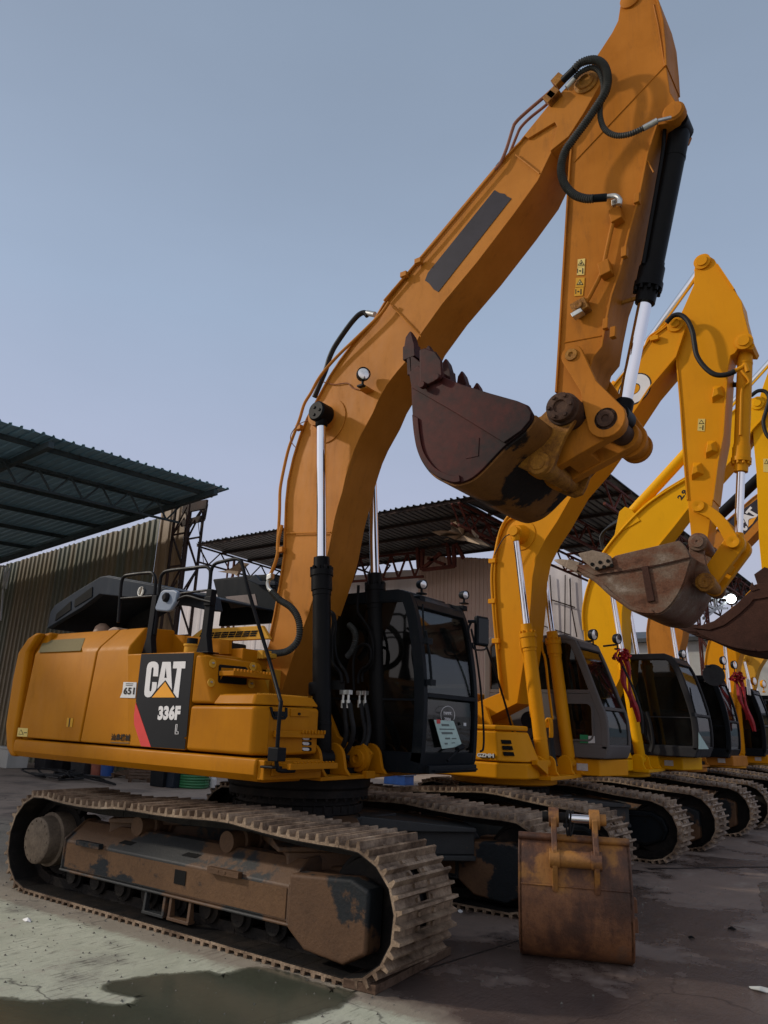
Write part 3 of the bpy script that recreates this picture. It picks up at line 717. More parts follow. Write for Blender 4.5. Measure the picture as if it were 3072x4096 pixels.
gm = MB(); gm.add([(-900, -900, 0), (900, -900, 0), (900, 900, 0), (-900, 900, 0)], [[0, 1, 2, 3]])
struct(gm.build('ground', 'ground', smooth=False))
def water_mat():
    m, t, b = newmat('muddy_shallow_water')
    n1 = noise(t, 3, 8, .6); t.links.new(mixc(t, n1, (.030, .036, .024), (.055, .062, .042)), b.inputs['Base Color'])
    b.inputs['Roughness'].default_value = .12; b.inputs['Specular IOR Level'].default_value = .5
    bump(t, b, noise(t, 6, 4, .5), .06, .01); return m
M['water'] = water_mat()
def blob(pts, z=.004, jit=.03, seed=3):
    rnd = random.Random(seed); P = smoothpath([Vector((a, b, 0)) for a, b in pts+[pts[0]]], 8)
    return [(p.x+rnd.uniform(-jit, jit), p.y+rnd.uniform(-jit, jit)) for p in P[:-1]]
def ground_pts(k, pts, z=0):
    out = []
    for a, b in pts: q = PZ(k, a, b, z); out.append((q.x, q.y))
    return out
pud = ground_pts('2', [(-60, 880), (130, 900), (260, 890), (330, 905), (460, 905), (520, 860), (410, 835), (450, 815), (680, 790), (780, 800), (900, 775), (1000, 800), (1130, 850), (1190, 850), (1150, 880), (1000, 930), (900, 965), (700, 1080), (300, 1120), (-60, 1100)])
def soft_puddle(pts, mat, grow=.2, z=.004):
    P = [Vector((a, b, z)) for a, b in pts]; P = smoothpath(P+[P[0]], 5)[:-1]; n = len(P); c = sum(P, Vector())/n
    ar = sum(P[i].x*P[(i+1) % n].y-P[(i+1) % n].x*P[i].y for i in range(n)); sg = 1 if ar > 0 else -1
    out = []
    for i in range(n):
        d = (P[(i+1) % n]-P[i-1]).normalized(); out.append(P[i]+Vector((d.y, -d.x, 0))*grow*sg)
    me = bpy.data.meshes.new('puddle'); me.from_pydata(P+out, [], [list(range(n))]+[[i, (i+1) % n, n+(i+1) % n, n+i] for i in range(n)])
    at = me.attributes.new('wet', 'FLOAT', 'POINT')
    for i in range(2*n): at.data[i].value = 1.0 if i < n else 0.0
    me.materials.append(mat); o = bpy.data.objects.new('puddle', me); COL.objects.link(o)
    bm = bmesh.new(); bm.from_mesh(me); bmesh.ops.triangulate(bm, faces=[f for f in bm.faces if len(f.verts) > 4]); bmesh.ops.recalc_face_normals(bm, faces=bm.faces)
    if sum(f.normal.z for f in bm.faces) < 0: bmesh.ops.reverse_faces(bm, faces=bm.faces)
    bm.to_mesh(me); bm.free(); return o
def margin_mat():
    m, t, b = newmat('muddy_film_with_ragged_edge'); o = [n for n in t.nodes if n.type == 'OUTPUT_MATERIAL'][0]
    a = t.nodes.new('ShaderNodeAttribute'); a.attribute_name = 'wet'
    n1 = noise(t, 3.5, 12, .75); n2 = noise(t, 22, 8, .7); n3 = noise(t, 1.2, 6, .6)
    k = ramp(t, math_(t, 'ADD', math_(t, 'MULTIPLY', a.outputs['Fac'], .75), math_(t, 'MULTIPLY', n1, .75)), [(.70, g(0)), (.76, g(.55)), (.86, g(.7)), (.92, g(.97))])
    c = mixc(t, n3, (.04, .044, .030), (.10, .105, .075)); c = mixc(t, ramp(t, n2, [(.45, g(0)), (.75, g(.6))]), c, (.05, .05, .04)); t.links.new(c, b.inputs['Base Color'])
    r = ramp(t, n1, [(.3, g(.05)), (.6, g(.18))]); t.links.new(r, b.inputs['Roughness']); b.inputs['Specular IOR Level'].default_value = .5; bump(t, b, n2, .06, .01)
    tr = t.nodes.new('ShaderNodeBsdfTransparent'); mx = t.nodes.new('ShaderNodeMixShader'); t.links.new(k, mx.inputs[0]); t.links.new(tr.outputs[0], mx.inputs[1]); t.links.new(b.outputs[0], mx.inputs[2]); t.links.new(mx.outputs[0], o.inputs[0]); return m
struct(soft_puddle(pud, margin_mat()))
p2 = ground_pts('V', [(1615, 650), (1640, 640), (1700, 655), (1720, 740), (1650, 790), (1625, 720)])
MBp = MB(); MBp.prismz(blob(p2, jit=.02, seed=5), .0005, .004)
def shiny():
    m, t, b = newmat('sky_lit_water'); b.inputs['Base Color'].default_value = (.10, .11, .11, 1); b.inputs['Roughness'].default_value = .05
    bump(t, b, noise(t, 10, 5, .6), .5, .02); return m
M['water2'] = shiny(); struct(MBp.build('puddle', 'water2', smooth=False))
# slab joint
jp = [PZ('V', 1075, 575, 0), PZ('V', 1200, 570, 0), PZ('V', 1680, 566, 0)]
jm = MB()
a, b_ = jp[0], jp[2]; d = (b_-a).normalized(); nn = Vector((-d.y, d.x, 0))*.03
jm.add([a-nn+Vector((0, 0, .004)), b_-nn+Vector((0, 0, .004)), b_+nn+Vector((0, 0, .004)), a+nn+Vector((0, 0, .004))], [[0, 1, 2, 3]])
a = PZ('T', 400, 1655, 0); b_ = PZ('T', 1659, 1265, 0); d = (b_-a).normalized(); nn = Vector((-d.y, d.x, 0))*.008; a = a-d*.8; b_ = b_+d*.6
jm.add([a-nn+Vector((0, 0, .003)), b_-nn+Vector((0, 0, .003)), b_+nn+Vector((0, 0, .003)), a+nn+Vector((0, 0, .003))], [[0, 1, 2, 3]])
struct(jm.build('slab_joint', simple('dark_joint', (.02, .016, .014), .8), smooth=False))

# hills far away
def hills():
    mb = MB(); n = 90; vs = []; D = 1500
    rnd = random.Random(4)
    for i in range(n+1):
        t = i/n; ang = radians(60)+radians(60)*t
        x = CX+D*cos(ang); y = CY+D*sin(ang)
        h = 60+34*sin(t*17)+18*sin(t*41+1)+8*sin(t*97)+rnd.uniform(-2, 2)
        vs += [(x, y, -1), (x*1.0, y*1.0, h), (x*1.25, y*1.25, h*.6), (x*1.25, y*1.25, -1)]
    fs = []
    for i in range(n):
        for k in range(3): fs.append([i*4+k, (i+1)*4+k, (i+1)*4+k+1, i*4+k+1])
    mb.add(vs, fs); return mb.build('hills', simple('haze_blue_wooded_hill', (.15, .21, .27), .95, var=.15, scale=.02))  # distance haze is put into the hill colour as blue
struct(hills())

# ================================================================== FIRST EXCAVATOR (nearest, black cab and number panel)
E1 = thing('excavator', 'nearest and largest excavator, weathered yellow with a black cab and a raised dark red bucket', 'excavator', (0, 0, 0), 'excavators parked side by side in a row')
undercarriage(E1, 0, .766, 2.59, .027, -.088, xf=1.95, xr=-2.0, rf=.455, rr=.47)
YB = -1.47
yel = 'yellow'
def side_block(name, xs_pts, y1, ztop, mat=yel, bev=.03, chamfer=None):
    return
# counterweight
cw = MB()
prof = XZ('1', [(60, 893), (40, 890), (24, 860), (20, 760), (50, 560), (75, 440), (118, 378), (150, 357), (168, 357), (115, 442), (100, 560), (58, 820)], YB)
back = [(-3.2, 1.22), (-3.35, 1.24), (-3.45, 1.45), (-3.5, 2.1), (-3.42, 2.45), (-3.25, 2.62), (-3.02, 2.64), (-3.02, 1.22)]
cw.prism(prof, YB, YB+.12)
cw.prism(back, YB+.11, 1.45)
cw.build('counterweight', yel, E1, bevel=.05, segs=3)
# engine and pump doors: side face, sloping shoulder, top
def door(name, x0, x1, xs0, xs1, z0=1.43, zc=2.36, zt=2.63, yt=-1.24, lean=None):
    mb = MB()
    # x0/x1 at the bottom, xs0/xs1 at the top
    def xx(z, a, b): t = (z-z0)/(zt-z0); return a+(b-a)*t
    sec = [(YB, z0), (YB, zc), (YB+.03, zc+.06), (yt, zt), (-.85, zt+.02), (-.85, z0)]
    vs = [(xx(z, x0, xs0), y, z) for y, z in sec]+[(xx(z, x1, xs1), y, z) for y, z in sec]; n = len(sec)
    mb.add(vs, [list(range(n)), list(range(2*n-1, n-1, -1))]+[[i, i+n, (i+1) % n+n, (i+1) % n] for i in range(n)])
    return mb.build(name, yel, E1, bevel=.018, segs=3)
d1 = door('engine_door', -3.15, -1.905, -3.05, -1.80)
d2 = door('pump_door', -1.885, -1.02, -1.78, -1.33)
h = MB(); h.prism(XZ('1', [(160, 400), (370, 380), (345, 447), (150, 447)], YB+.05), -1.3, -1.25)
# tinted non-slip patch on the shoulder of the rear door
q = [PY('1', 185, 393, -1.36), PY('1', 368, 380, -1.36), PY('1', 343, 445, -1.455), PY('1', 158, 452, -1.455)]
pt = MB(); n_ = Vector((0, -.75, .66))*.006
def on_shoulder(p):
    # shoulder plane through (YB+.03,zc+.06) and (yt,zt)
    return p
sh0 = (YB+.03, 2.42); sh1 = (-1.24, 2.63)
def shoulder(k, x, y):
    # intersect the picture ray with the sloping shoulder plane
    nrm = Vector((0, -(sh1[1]-sh0[1]), sh1[0]-sh0[0])).normalized(); d = ray(k, x, y); p0 = Vector((0, sh0[0], sh0[1]))
    return CAM+d*((p0-CAM).dot(nrm)/d.dot(nrm))+nrm*.004
qq = [shoulder('1', *a) for a in ((188, 392), (368, 381), (348, 436), (166, 444))]
pt.add(qq, [[0, 1, 2, 3]]); pt.build('grip_patch', simple('olive_grip_patch', (.16, .125, .05), .9, var=.15, scale=60), d1, smooth=False)
# end piece: decal panel part of the body with low deck on top
dp = MB()
dp.prism([(-1.4, 1.43), (-.205, 1.43), (-.205, 2.3), (-.22, 2.325), (-1.4, 2.325)], YB+.002, -.55)
dpo = dp.build('pump_compartment', yel, E1, bevel=.015, segs=3)
nose = MB()
nose.add([(-1.33, -1.24, 2.62), (-1.33, -.85, 2.62), (-1.02, -1.4, 2.31), (-1.02, -.85, 2.31), (-1.33, YB+.03, 2.42), (-1.1, YB+.02, 2.33), (-1.02, YB+.01, 2.31)], [[0, 1, 3, 2], [0, 2, 5, 4], [2, 6, 5]])
# lettering panel
decz = MB(); decz.prism(XZ('D', [(552, 386), (1249, 371), (1190, 1010), (1150, 1480), (1110, 1498), (1140, 1515), (1128, 1650), (680, 1619), (480, 1010)], YB), YB-.004, YB)
dec = decz.build('decal_panel', 'decal', E1, smooth=False)
MB().prism(XZ('D', [(478, 1030), (455, 1200), (458, 1320), (550, 1608), (680, 1618)], YB), YB-.005, YB).build('red_stripe', 'red', E1, smooth=False)
def flat(k, pts, mat, parent, name, off=.008, Y=YB):
    q = XZ(k, pts, Y); return MB().prism(q, Y-off, Y-off+.003).build(name, mat, parent, smooth=False)
def arc(cx, cy, rx, ry, a0, a1, n=8): return [(cx+rx*cos(radians(a0+(a1-a0)*i/n)), cy-ry*sin(radians(a0+(a1-a0)*i/n))) for i in range(n+1)]
flat('D', [(778, 683), (786, 560), (784, 530), (768, 503), (740, 488), (715, 485), (688, 488), (660, 502), (640, 530), (630, 570), (597, 880), (599, 925), (612, 948), (637, 960), (668, 958), (690, 945), (745, 868), (757, 840), (763, 760), (703, 757), (694, 850), (688, 875), (676, 884), (665, 874), (664, 848), (692, 585), (698, 568), (710, 560), (719, 568), (721, 590), (712, 682)], 'letter', dec, 'letter')
flat('D', [(838, 490), (897, 490), (882, 558), (862, 703), (877, 703), (877, 730), (770, 845), (776, 800)], 'letter', dec, 'letter')
flat('D', [(897, 490), (948, 490), (956, 700), (963, 858), (877, 730), (877, 703), (895, 703), (882, 558)], 'letter', dec, 'letter')
flat('D', [(985, 487), (1145, 483), (1138, 577), (1090, 577), (1048, 963), (1028, 963), (983, 897), (1032, 577), (975, 577)], 'letter', dec, 'letter')
flat('D', [(872, 757), (1002, 962), (697, 962)], 'triangle', dec, 'triangle_mark')
def text_at(k, txt, bl, br, tl, Y, mat, parent, bold=0, name='lettering', off=.007, spacing=1.0):
    o = PY(k, *bl, Y); r_ = PY(k, *br, Y)-o; u_ = PY(k, *tl, Y)-o
    return put_text(txt, o+Vector((0, -off, 0)), r_, u_, .2, mat, parent, name, bold=bold, fit=(r_.length, u_.length), spacing=spacing)
text_at('D', '336F', (770, 1262), (1065, 1262), (773, 1072), YB, 'letter', dec, bold=.012, spacing=1.05)
for seg in (([(1012, 1318), (1036, 1316), (1032, 1322), (1017, 1324)]), ([(1012, 1318), (1018, 1318), (1008, 1446), (1001, 1446)]), ([(1030, 1318), (1036, 1318), (1027, 1418), (1021, 1418)]), ([(1021, 1412), (1050, 1412), (1050, 1418), (1021, 1419)]), ([(1044, 1412), (1050, 1412), (1048, 1450), (1042, 1450)]), ([(1001, 1443), (1048, 1444), (1048, 1450), (1001, 1449)])):
    flat('D', seg, 'letter', dec, 'letter_outline')
pp = flat('D', [(318, 757), (492, 762), (473, 970), (270, 964), (303, 890)], 'white', E1, 'number_sticker', off=.006)
text_at('D', '651', (318, 920), (460, 922), (318, 830), YB, 'ink', pp, bold=.005, off=.01, spacing=1.1)
flat('D', [(352, 775), (450, 778), (449, 786), (351, 783)], 'ink', pp, 'small_print', off=.008); flat('D', [(352, 796), (440, 799), (439, 807), (351, 804)], 'ink', pp, 'small_print', off=.008)
text_at('D', '汕鑫機械', (145, 1532), (396, 1544), (148, 1440), YB, 'ink', E1, bold=.003, off=.004)
flat('D', [(142, 1552), (390, 1560), (390, 1574), (142, 1566)], simple('faded_print', (.12, .07, .02), .6), E1, 'small_print', off=.004)
ws = flat('1', [(80, 768), (122, 770), (119, 807), (75, 805)], 'sticker', E1, 'warning_sticker', off=.005)
flat('1', [(93, 775), (104, 797), (82, 797)], 'ink', ws, 'pictogram', off=.007); flat('1', [(93, 779), (101, 795), (85, 795)], 'sticker', ws, 'pictogram', off=.009)
flat('1', [(106, 788), (118, 788), (118, 791), (106, 791)], 'ink', ws, 'pictogram', off=.007)
flat('1', [(292, 725), (318, 727), (313, 765), (288, 763)], 'tan', d1, 'door_latch', off=.006); flat('1', [(303, 726), (307, 726), (302, 764), (298, 764)], 'ink', d1, 'latch_slot', off=.009)
# side sill beam
sl = MB()
sec = [(YB, 1.41), (YB-.012, 1.35), (YB-.005, 1.28), (YB+.05, 1.225), (YB+.12, 1.215), (-.9, 1.215), (-.9, 1.41)]
sl.prismx(sec, -3.19, .745); sl.build('side_sill', yel, E1, bevel=.02, segs=3)
sl2 = MB(); sl2.prismx([(YB+.02, 1.40), (YB+.02, 1.24), (-.72, 1.24), (-.72, 1.40)], .74, .82); sl2.prismx([(YB+.1, 1.38), (YB+.1, 1.27), (-.75, 1.3), (-.75, 1.38)], .82, .84)
sl2.build('front_sill', yel, E1, bevel=.03, segs=3)
# dark under-deck and main frame
MB().box(-3.1, .6, -1.35, 1.35, 1.22, 1.30).build('platform_floor', 'black', E1)
MB().box(-2.9, -.2, -.84, 1.4, 1.3, 2.25).build('engine_bay', 'tan', E1, bevel=.02)
# tool boxes
tb = MB()
tb.add([(-.185, YB, 1.43), (-.185, YB, 1.83), (.66, YB, 1.84), (.74, YB+.11, 1.845), (.74, -.70, 1.85), (-.185, -.70, 1.83), (.665, YB, 1.43), (.745, YB+.11, 1.43), (.745, -.70, 1.44), (-.185, -.70, 1.43)],
       [[0, 6, 2, 1], [6, 7, 3, 2], [7, 8, 4, 3], [8, 9, 5, 4], [9, 0, 1, 5], [1, 2, 3, 4, 5], [0, 9, 8, 7, 6]])
tbo = tb.build('tool_box', yel, E1, bevel=.035, segs=4)
lid = MB(); lid.add([(.12, YB+.0, 1.845), (.64, YB+.0, 1.85), (.735, YB+.12, 1.85), (.735, -.70, 1.86), (.12, -.70, 1.85), (.14, YB+.06, 1.94), (.6, YB+.06, 1.945), (.68, YB+.16, 1.945), (.68, -.74, 1.945), (.14, -.74, 1.945)],
       [[0, 1, 6, 5], [1, 2, 7, 6], [2, 3, 8, 7], [3, 4, 9, 8], [4, 0, 5, 9], [5, 6, 7, 8, 9], [0, 4, 3, 2, 1]])
lid.build('tool_box_lid', yel, E1, bevel=.02, segs=3)
ub = MB(); ub.add([(-.185, YB, 1.85), (-.19, YB, 2.30), (-.13, YB+.03, 2.30), (-.1, YB+.06, 2.29), (-.1, -.68, 2.27), (-.19, -.68, 2.30), (.1, YB+.02, 1.85), (.14, YB+.1, 1.85), (.14, -.68, 1.85), (-.185, -.68, 1.85)],
       [[0, 6, 2, 1], [6, 7, 3, 2], [7, 8, 4, 3], [8, 9, 5, 4], [9, 0, 1, 5], [1, 2, 3, 4, 5], [0, 9, 8, 7, 6]])
ubo = ub.build('step_box', yel, E1, bevel=.03, segs=4)
# recess with slot, bolts and a toothed step on the upper box
def onfront(k, pts, X): return [(q.y, q.z) for q in [PX(k, a, b, X) for a, b in pts]]
def ubx(z): return .14-(z-1.85)*.53
def frontplate(k, pts, name, mat, parent, off=.004, slanted=False, X=.745, bevel=0):
    mb = MB(); P = []
    for a, b in pts:
        if slanted:
            nrm = Vector((1, 0, .53)).normalized(); p0 = Vector((.14, 0, 1.85)); d = ray(k, a, b); P.append(CAM+d*((p0-CAM).dot(nrm)/d.dot(nrm))+nrm*off)
        else: P.append(PX(k, a, b, X)+Vector((off, 0, 0)))
    n = len(P); bk = [p-Vector((off+.003, 0, 0)) for p in P]
    mb.add(P+bk, [list(range(n)), list(range(2*n-1, n-1, -1))]+[[i, i+n, (i+1) % n+n, (i+1) % n] for i in range(n)])
    return mb.build(name, mat, parent, bevel=bevel)
frontplate('6', [(460, 405), (720, 430), (740, 450), (728, 610), (700, 612), (450, 592), (440, 575), (448, 420)], 'step_slot', 'blackhole', ubo, .004, True)
frontplate('6', [(470, 440), (640, 450), (640, 490), (500, 495), (480, 530), (462, 560)], 'slot_lining', yel, ubo, .008, True)
stp = MB(); a = PX('6', 480, 470, .06); b_ = PX('6', 895, 500, .06)
stp.obox((.12, -1.08, 2.13), (.1, 0, 0), (0, .26, 0), (0, 0, .022)); 
for i in range(12): stp.box(.19, .215, -1.32+i*.042, -1.30+i*.042, 2.14, 2.175)
stp.build('step_tread', yel, E1, bevel=.004)
for (x, y) in ((385, 395), (795, 425), (368, 590), (780, 605)):
    q = frontplate('6', arc(x, y, 34, 44, 0, 360, 18)[:-1], 'bolt_dimple', 'tan', ubo, .003, True); 
    frontplate('6', arc(x, y, 9, 11, 0, 360, 10)[:-1], 'bolt', 'zinc', ubo, .016, True)
# front face details of the tool box
frontplate('6', [(965, 835), (990, 838), (1000, 905), (1020, 935), (1110, 940), (1125, 900), (1125, 840), (1145, 845), (1145, 930), (1120, 965), (1010, 965), (990, 930)], 'latch_recess', 'cabblack', tbo, .006)
frontplate('6', [(1000, 880), (1130, 885), (1120, 935), (1015, 932)], 'latch', 'cabblack', tbo, .012)
frontplate('6', [(1180, 855), (1350, 860), (1365, 935), (1175, 932)], 'latch_plate', yel, tbo, .01, bevel=.002); frontplate('6', arc(1257, 907, 12, 14, 0, 360, 10)[:-1], 'bolt', 'trackdark', tbo, .02)
for yy in (1158, 1210, 1268):
    frontplate('6', [(1300, yy-24), (1378, yy-21), (1392, yy-12), (1392, yy+14), (1378, yy+20), (1300, yy+18)], 'lamp_slot', 'blackhole', tbo, .004)
    frontplate('6', [(1300, yy-16), (1350, yy-14), (1365, yy-4), (1363, yy+10), (1350, yy+16), (1310, yy+14), (1298, yy+4)], 'lamp_window', 'taildull', tbo, .008)
sp_ = MB(); sp_.box(.745, .80, -1.3, -.68, 1.585, 1.64); 
for i in range(8): sp_.box(.80, .82, -1.0+i*.042, -.98+i*.042, 1.62, 1.655)
sp_.build('grip_step', yel, E1, bevel=.006)
sp_ = MB(); sp_.box(.84, .98, -1.3, -.68, 1.33, 1.38)
for i in range(12): sp_.box(.955, .975, -1.25+i*.046, -1.23+i*.046, 1.38, 1.395)
sp_.build('front_step', yel, E1, bevel=.005)
# grip dots along the lid
gp = MB()
for i in range(22):
    for j in range(2): gp.cyl((.62-j*.08, -1.32+i*.027, 1.94), (.62-j*.08, -1.32+i*.027, 1.955), .008, 6)
gp.build('lid_grip', 'tan', E1)
# front deck with brackets and pins
dk = MB()
c1_ = PZ('3', 425, 1695, 1.235); c2_ = PZ('3', 915, 1655, 1.235)
dk.prismz([(-1.2, -.74), (.84, -.74), (.80, .05), (.66, .72), (-1.2, .72)], 1.215, 1.25)
dk.obox((.80, .02, 1.25), (.03, 0, 0), (0, .07, 0), (0, 0, .035))
dko = dk.build('front_deck', 'orange' if 0 else yel, E1, bevel=.006)
for y in (.0,): pass
def bracket(x, z, r, y0, y1, zb=1.25, w=.22, mat=yel, parent=None):
    P = [(x-w, zb), (x-w*.75, zb+.06)]+[(x+r*cos(t), z+r*sin(t)) for t in [pi-.25-i*(pi-.5)/10 for i in range(11)]]+[(x+w*.75, zb+.06), (x+w, zb)]
    return MB().prism(P, y0, y1).build('cylinder_bracket', mat, parent or E1, bevel=.008)
CB = (.62, 1.40)           # boom cylinder foot pin (x,z)
for y in (-.66, -.32, .27, .60): bracket(CB[0], CB[1], .14, y-.02, y+.02)
FP = (-.39, 2.0)           # boom foot pin
for y in (-.42, .31):
    mb = MB(); mb.prism([(-.9, 1.25), (-.72, 1.9), (-.55, 2.2), (-.39, 2.26), (-.2, 2.2), (-.1, 2.0), (.15, 1.6), (.42, 1.45), (.5, 1.25)], y-.03, y+.03)
    mb.build('boom_foot_plate', yel, E1, bevel=.012)
    mb = MB(); mb.lathe((FP[0], y-.03*(1 if y < 0 else -1), FP[1]), (0, -1, 0), [(0, .16), (.03, .15), (.05, .1), (.07, .1), (.08, .045), (.05, .04)], 24); mb.build('foot_pin', yel, E1)
q = PY('G', 975, 925, .1)
mb = MB(); mb.lathe((q.x-.02, .08, q.z), (0, -1, 0), [(0, .13), (.04, .125), (.05, .09), (.07, .085), (.08, .04), (.06, .03)], 24); mb.build('swivel_boss', yel, E1)
mb = MB(); mb.prism([(.1, 1.25), (.2, 1.5), (q.x-.12, q.z+.07), (q.x, q.z+.15), (q.x+.12, q.z+.06), (.7, 1.25)], .08, .12); mb.build('boss_plate', yel, E1, bevel=.01)
# beam to the cab with its two plates
bm_ = MB(); bm_.box(.3, .72, .62, 1.28, 1.22, 1.47); sk = bm_.build('cab_support', yel, E1, bevel=.006)
q = [PX('G', a, b, .726) for a, b in ((1437, 880), (1547, 884), (1547, 955), (1437, 948))]; MB().prismx([(v.y, v.z) for v in q], .72, .726).build('name_plate', 'ink', sk, smooth=False)
q = PX('G', 1513, 997, .726); MB().lathe((.72, q.y, q.z), (1, 0, 0), [(0, .037), (.007, .037), (.007, .03), (.008, 0)], 24).build('round_sticker', 'white', sk)
# boom
up = XZ('4', [(830, 330), (720, 450), (590, 610), (480, 725), (300, 940), (150, 1120), (0, 1310)], -.31)+XZ('U', [(1100, 170), (900, 390), (790, 540), (700, 680), (640, 790), (570, 920), (500, 1050), (440, 1200), (380, 1400), (335, 1600), (315, 1800), (308, 2000), (300, 2212)], -.31)+XZ('3', [(225, 200), (195, 400), (160, 600), (125, 760)], -.31)
lo_ = XZ('4', [(865, 490), (800, 595), (755, 680), (720, 655), (660, 780), (560, 920), (400, 1130), (250, 1310), (150, 1450)], -.31)+XZ('U', [(1400, 510), (1300, 625), (1210, 740), (1140, 860), (1080, 1000), (970, 1200), (915, 1325), (880, 1430), (840, 1560), (810, 1700), (770, 1830), (740, 1950), (690, 2212)], -.31)+XZ('3', [(480, 300), (390, 560)], -.31)+[(-.02, 2.45), (-.2, 1.95)]
pin = (3.42, 7.96)
head = [(pin[0]+.17*cos(t), pin[1]+.17*sin(t)) for t in [radians(a) for a in (-25, 5, 35, 65, 95, 120)]]
foot = [(-.28, 1.86), (-.4, 1.83), (-.52, 1.9), (-.55, 2.0), (-.53, 2.2)]
lo_main = lo_[4:]
outl = head+up[1:]+foot[::-1]+lo_[::-1][0:len(lo_)-3]+[lo_[3]]+lo_[1:2][::1]+[lo_[0]]
seen = []
for p in outl:
    if not seen or (Vector(p)-Vector(seen[-1])).length > .02: seen.append(p)
outl = seen
bo = MB(); bo.prism(outl, -.29, .19)
boom = bo.build('boom', 'boomy', E1, bevel=.006)
# welded side plates stand a little proud, so the top and bottom plates read as flanges
fl = MB(); fl.strip(up[1:], -.315, .215, .02); fl.strip([lo_[3]]+lo_main[0:-2], -.31, .21, .02); fl.build('flange_plate', 'boomy', boom, bevel=.004)
hp = MB(); hp.prism(head+[up[1], up[2], XZ('4', [(610, 590)], -.31)[0], XZ('4', [(625, 600)], -.31)[0], XZ('4', [(740, 530)], -.31)[0], XZ('4', [(750, 550)], -.31)[0], XZ('4', [(720, 655)], -.31)[0], XZ('4', [(800, 590)], -.31)[0], XZ('4', [(865, 490)], -.31)[0]], -.32, -.285)
hp.build('nose_plate', 'boomy', boom, bevel=.012)
wl = MB()
for k_, a, b_ in (('4', (25, 1312), (160, 1455)), ('4', (568, 668), (672, 750)), ('3', (240, 55), (535, 48))):
    p, q = PY(k_, *a, -.315), PY(k_, *b_, -.315); wl.tube([p, q], .008, 6)
wl.build('weld_seam', 'boomy', boom)
hub = MB(); hub.lathe((.23, -.29, 5.03), (0, -1, 0), [(0, .27), (.012, .27), (.014, .24), (.015, .18), (.03, .15), (.1, .13), (.2, .12)], 36); hub.build('cylinder_hub', 'boomy', boom)
hub = MB(); hub.lathe((.30, .19, 5.03), (0, 1, 0), [(0, .27), (.012, .27), (.1, .13), (.2, .12)], 24); hub.build('cylinder_hub', 'boomy', boom)
MB().prism(XZ('4', [(478, 822), (500, 835), (522, 838), (530, 848), (551, 858), (235, 1262), (215, 1250), (196, 1225), (178, 1212), (190, 1180)], -.291), -.296, -.2915).build('tape_patch', 'tape', boom, smooth=False)
mb = MB(); mb.lathe((pin[0], -.28, pin[1]), (0, -1, 0), [(0, .13), (.06, .125), (.07, .095), (.085, .09), (.09, .06), (.07, .05), (.07, 0)], 28); mb.build('nose_pin', 'earrust', boom)
# lamp on the boom
q = PY('U', 1000, 660, -.42)
lamp(E1, q, (.8, -.6, -.05), .075, mat='cabblack')
MB().box(q.x-.05, q.x+.06, -.42, -.29, q.z-.17, q.z-.15).build('lamp_bracket', 'boomy', E1)
MB().tube(smoothpath(P3('U', [(650, 725), (690, 735), (750, 747), (860, 735), (905, 775), (960, 790), (990, 772)], -.305)), .006, 6).build('lamp_cable', 'copper', boom)
MB().tube(smoothpath(P3('U', [(545, 1055), (440, 1095), (375, 1165), (358, 1220), (375, 1270), (405, 1305)], -.45)), .005, 6).build('grease_line', 'copper', boom)
# boom cylinders
c1o = cylinder(E1, 'boom_cylinder', (CB[0], -.49, CB[1]), (.31, -.49, 5.03), .515, .092, .052, 'barrel', pinr=.07, pinw=.19)
c2o = cylinder(E1, 'boom_cylinder', (CB[0], .43, CB[1]), (.31, .43, 5.03), .515, .092, .052, 'barrel', pinr=.07, pinw=.19)
for c_, yy in ((c1o, -.49), (c2o, .43)):
    mb = MB(); mb.lathe((.31, yy-.1, 5.03), (0, 1, 0), [(0, .0), (0, .1), (.02, .115), (.18, .115), (.2, .1)], 28)
    for k in range(3): mb.cyl((.31+.05*cos(k*2.1), yy-.11, 5.03+.05*sin(k*2.1)), (.31+.05*cos(k*2.1), yy-.09, 5.03+.05*sin(k*2.1)), .018, 8)
    mb.build('end_cap', 'barrel', c_)
# clamp band between the two and the steel lines on them
mb = MB(); mb.lathe(PY('G', 487, 85, -.49)-Vector((0, 0, 0)), (.08, 0, -1), [(0, .1), (.02, .104), (.1, .104), (.12, .1)], 24); mb.obox(PY('G', 650, 110, -.35), (.1, .05, 0), (-.005, .01, 0), (0, 0, .045)); mb.build('clamp_band', 'barrel', E1)
def hose(name, k, pts, Y, r, mat, parent, n=10, z=None):
    P = []
    for i, pnt in enumerate(pts):
        yy = Y if not isinstance(Y, (list, tuple)) else Y[0]+(Y[1]-Y[0])*i/(len(pts)-1)
        P.append(PY(k, pnt[0], pnt[1], yy))
    return MB().tube(smoothpath(P, 6), r, n).build(name, mat, parent)
hose('steel_line', '3', [(545, 590), (552, 640), (545, 720), (545, 880), (560, 930), (590, 970), (605, 1000), (610, 1045)], -.34, .016, 'barrel', E1)
hose('steel_line', '3', [(530, 570), (560, 600), (568, 680), (560, 760), (570, 860), (590, 910), (630, 970), (645, 1010), (650, 1050)], -.30, .016, 'barrel', E1)
hose('steel_line', '3', [(720, 400), (715, 560), (745, 620), (790, 690), (815, 780), (815, 880), (800, 940), (750, 980), (745, 1040)], .28, .016, 'barrel', E1)
hose('steel_line', '3', [(690, 1100), (685, 960), (690, 880), (720, 810), (760, 790), (795, 810), (805, 860), (790, 920), (740, 960), (720, 1000), (718, 1050)], .25, .016, 'barrel', E1)
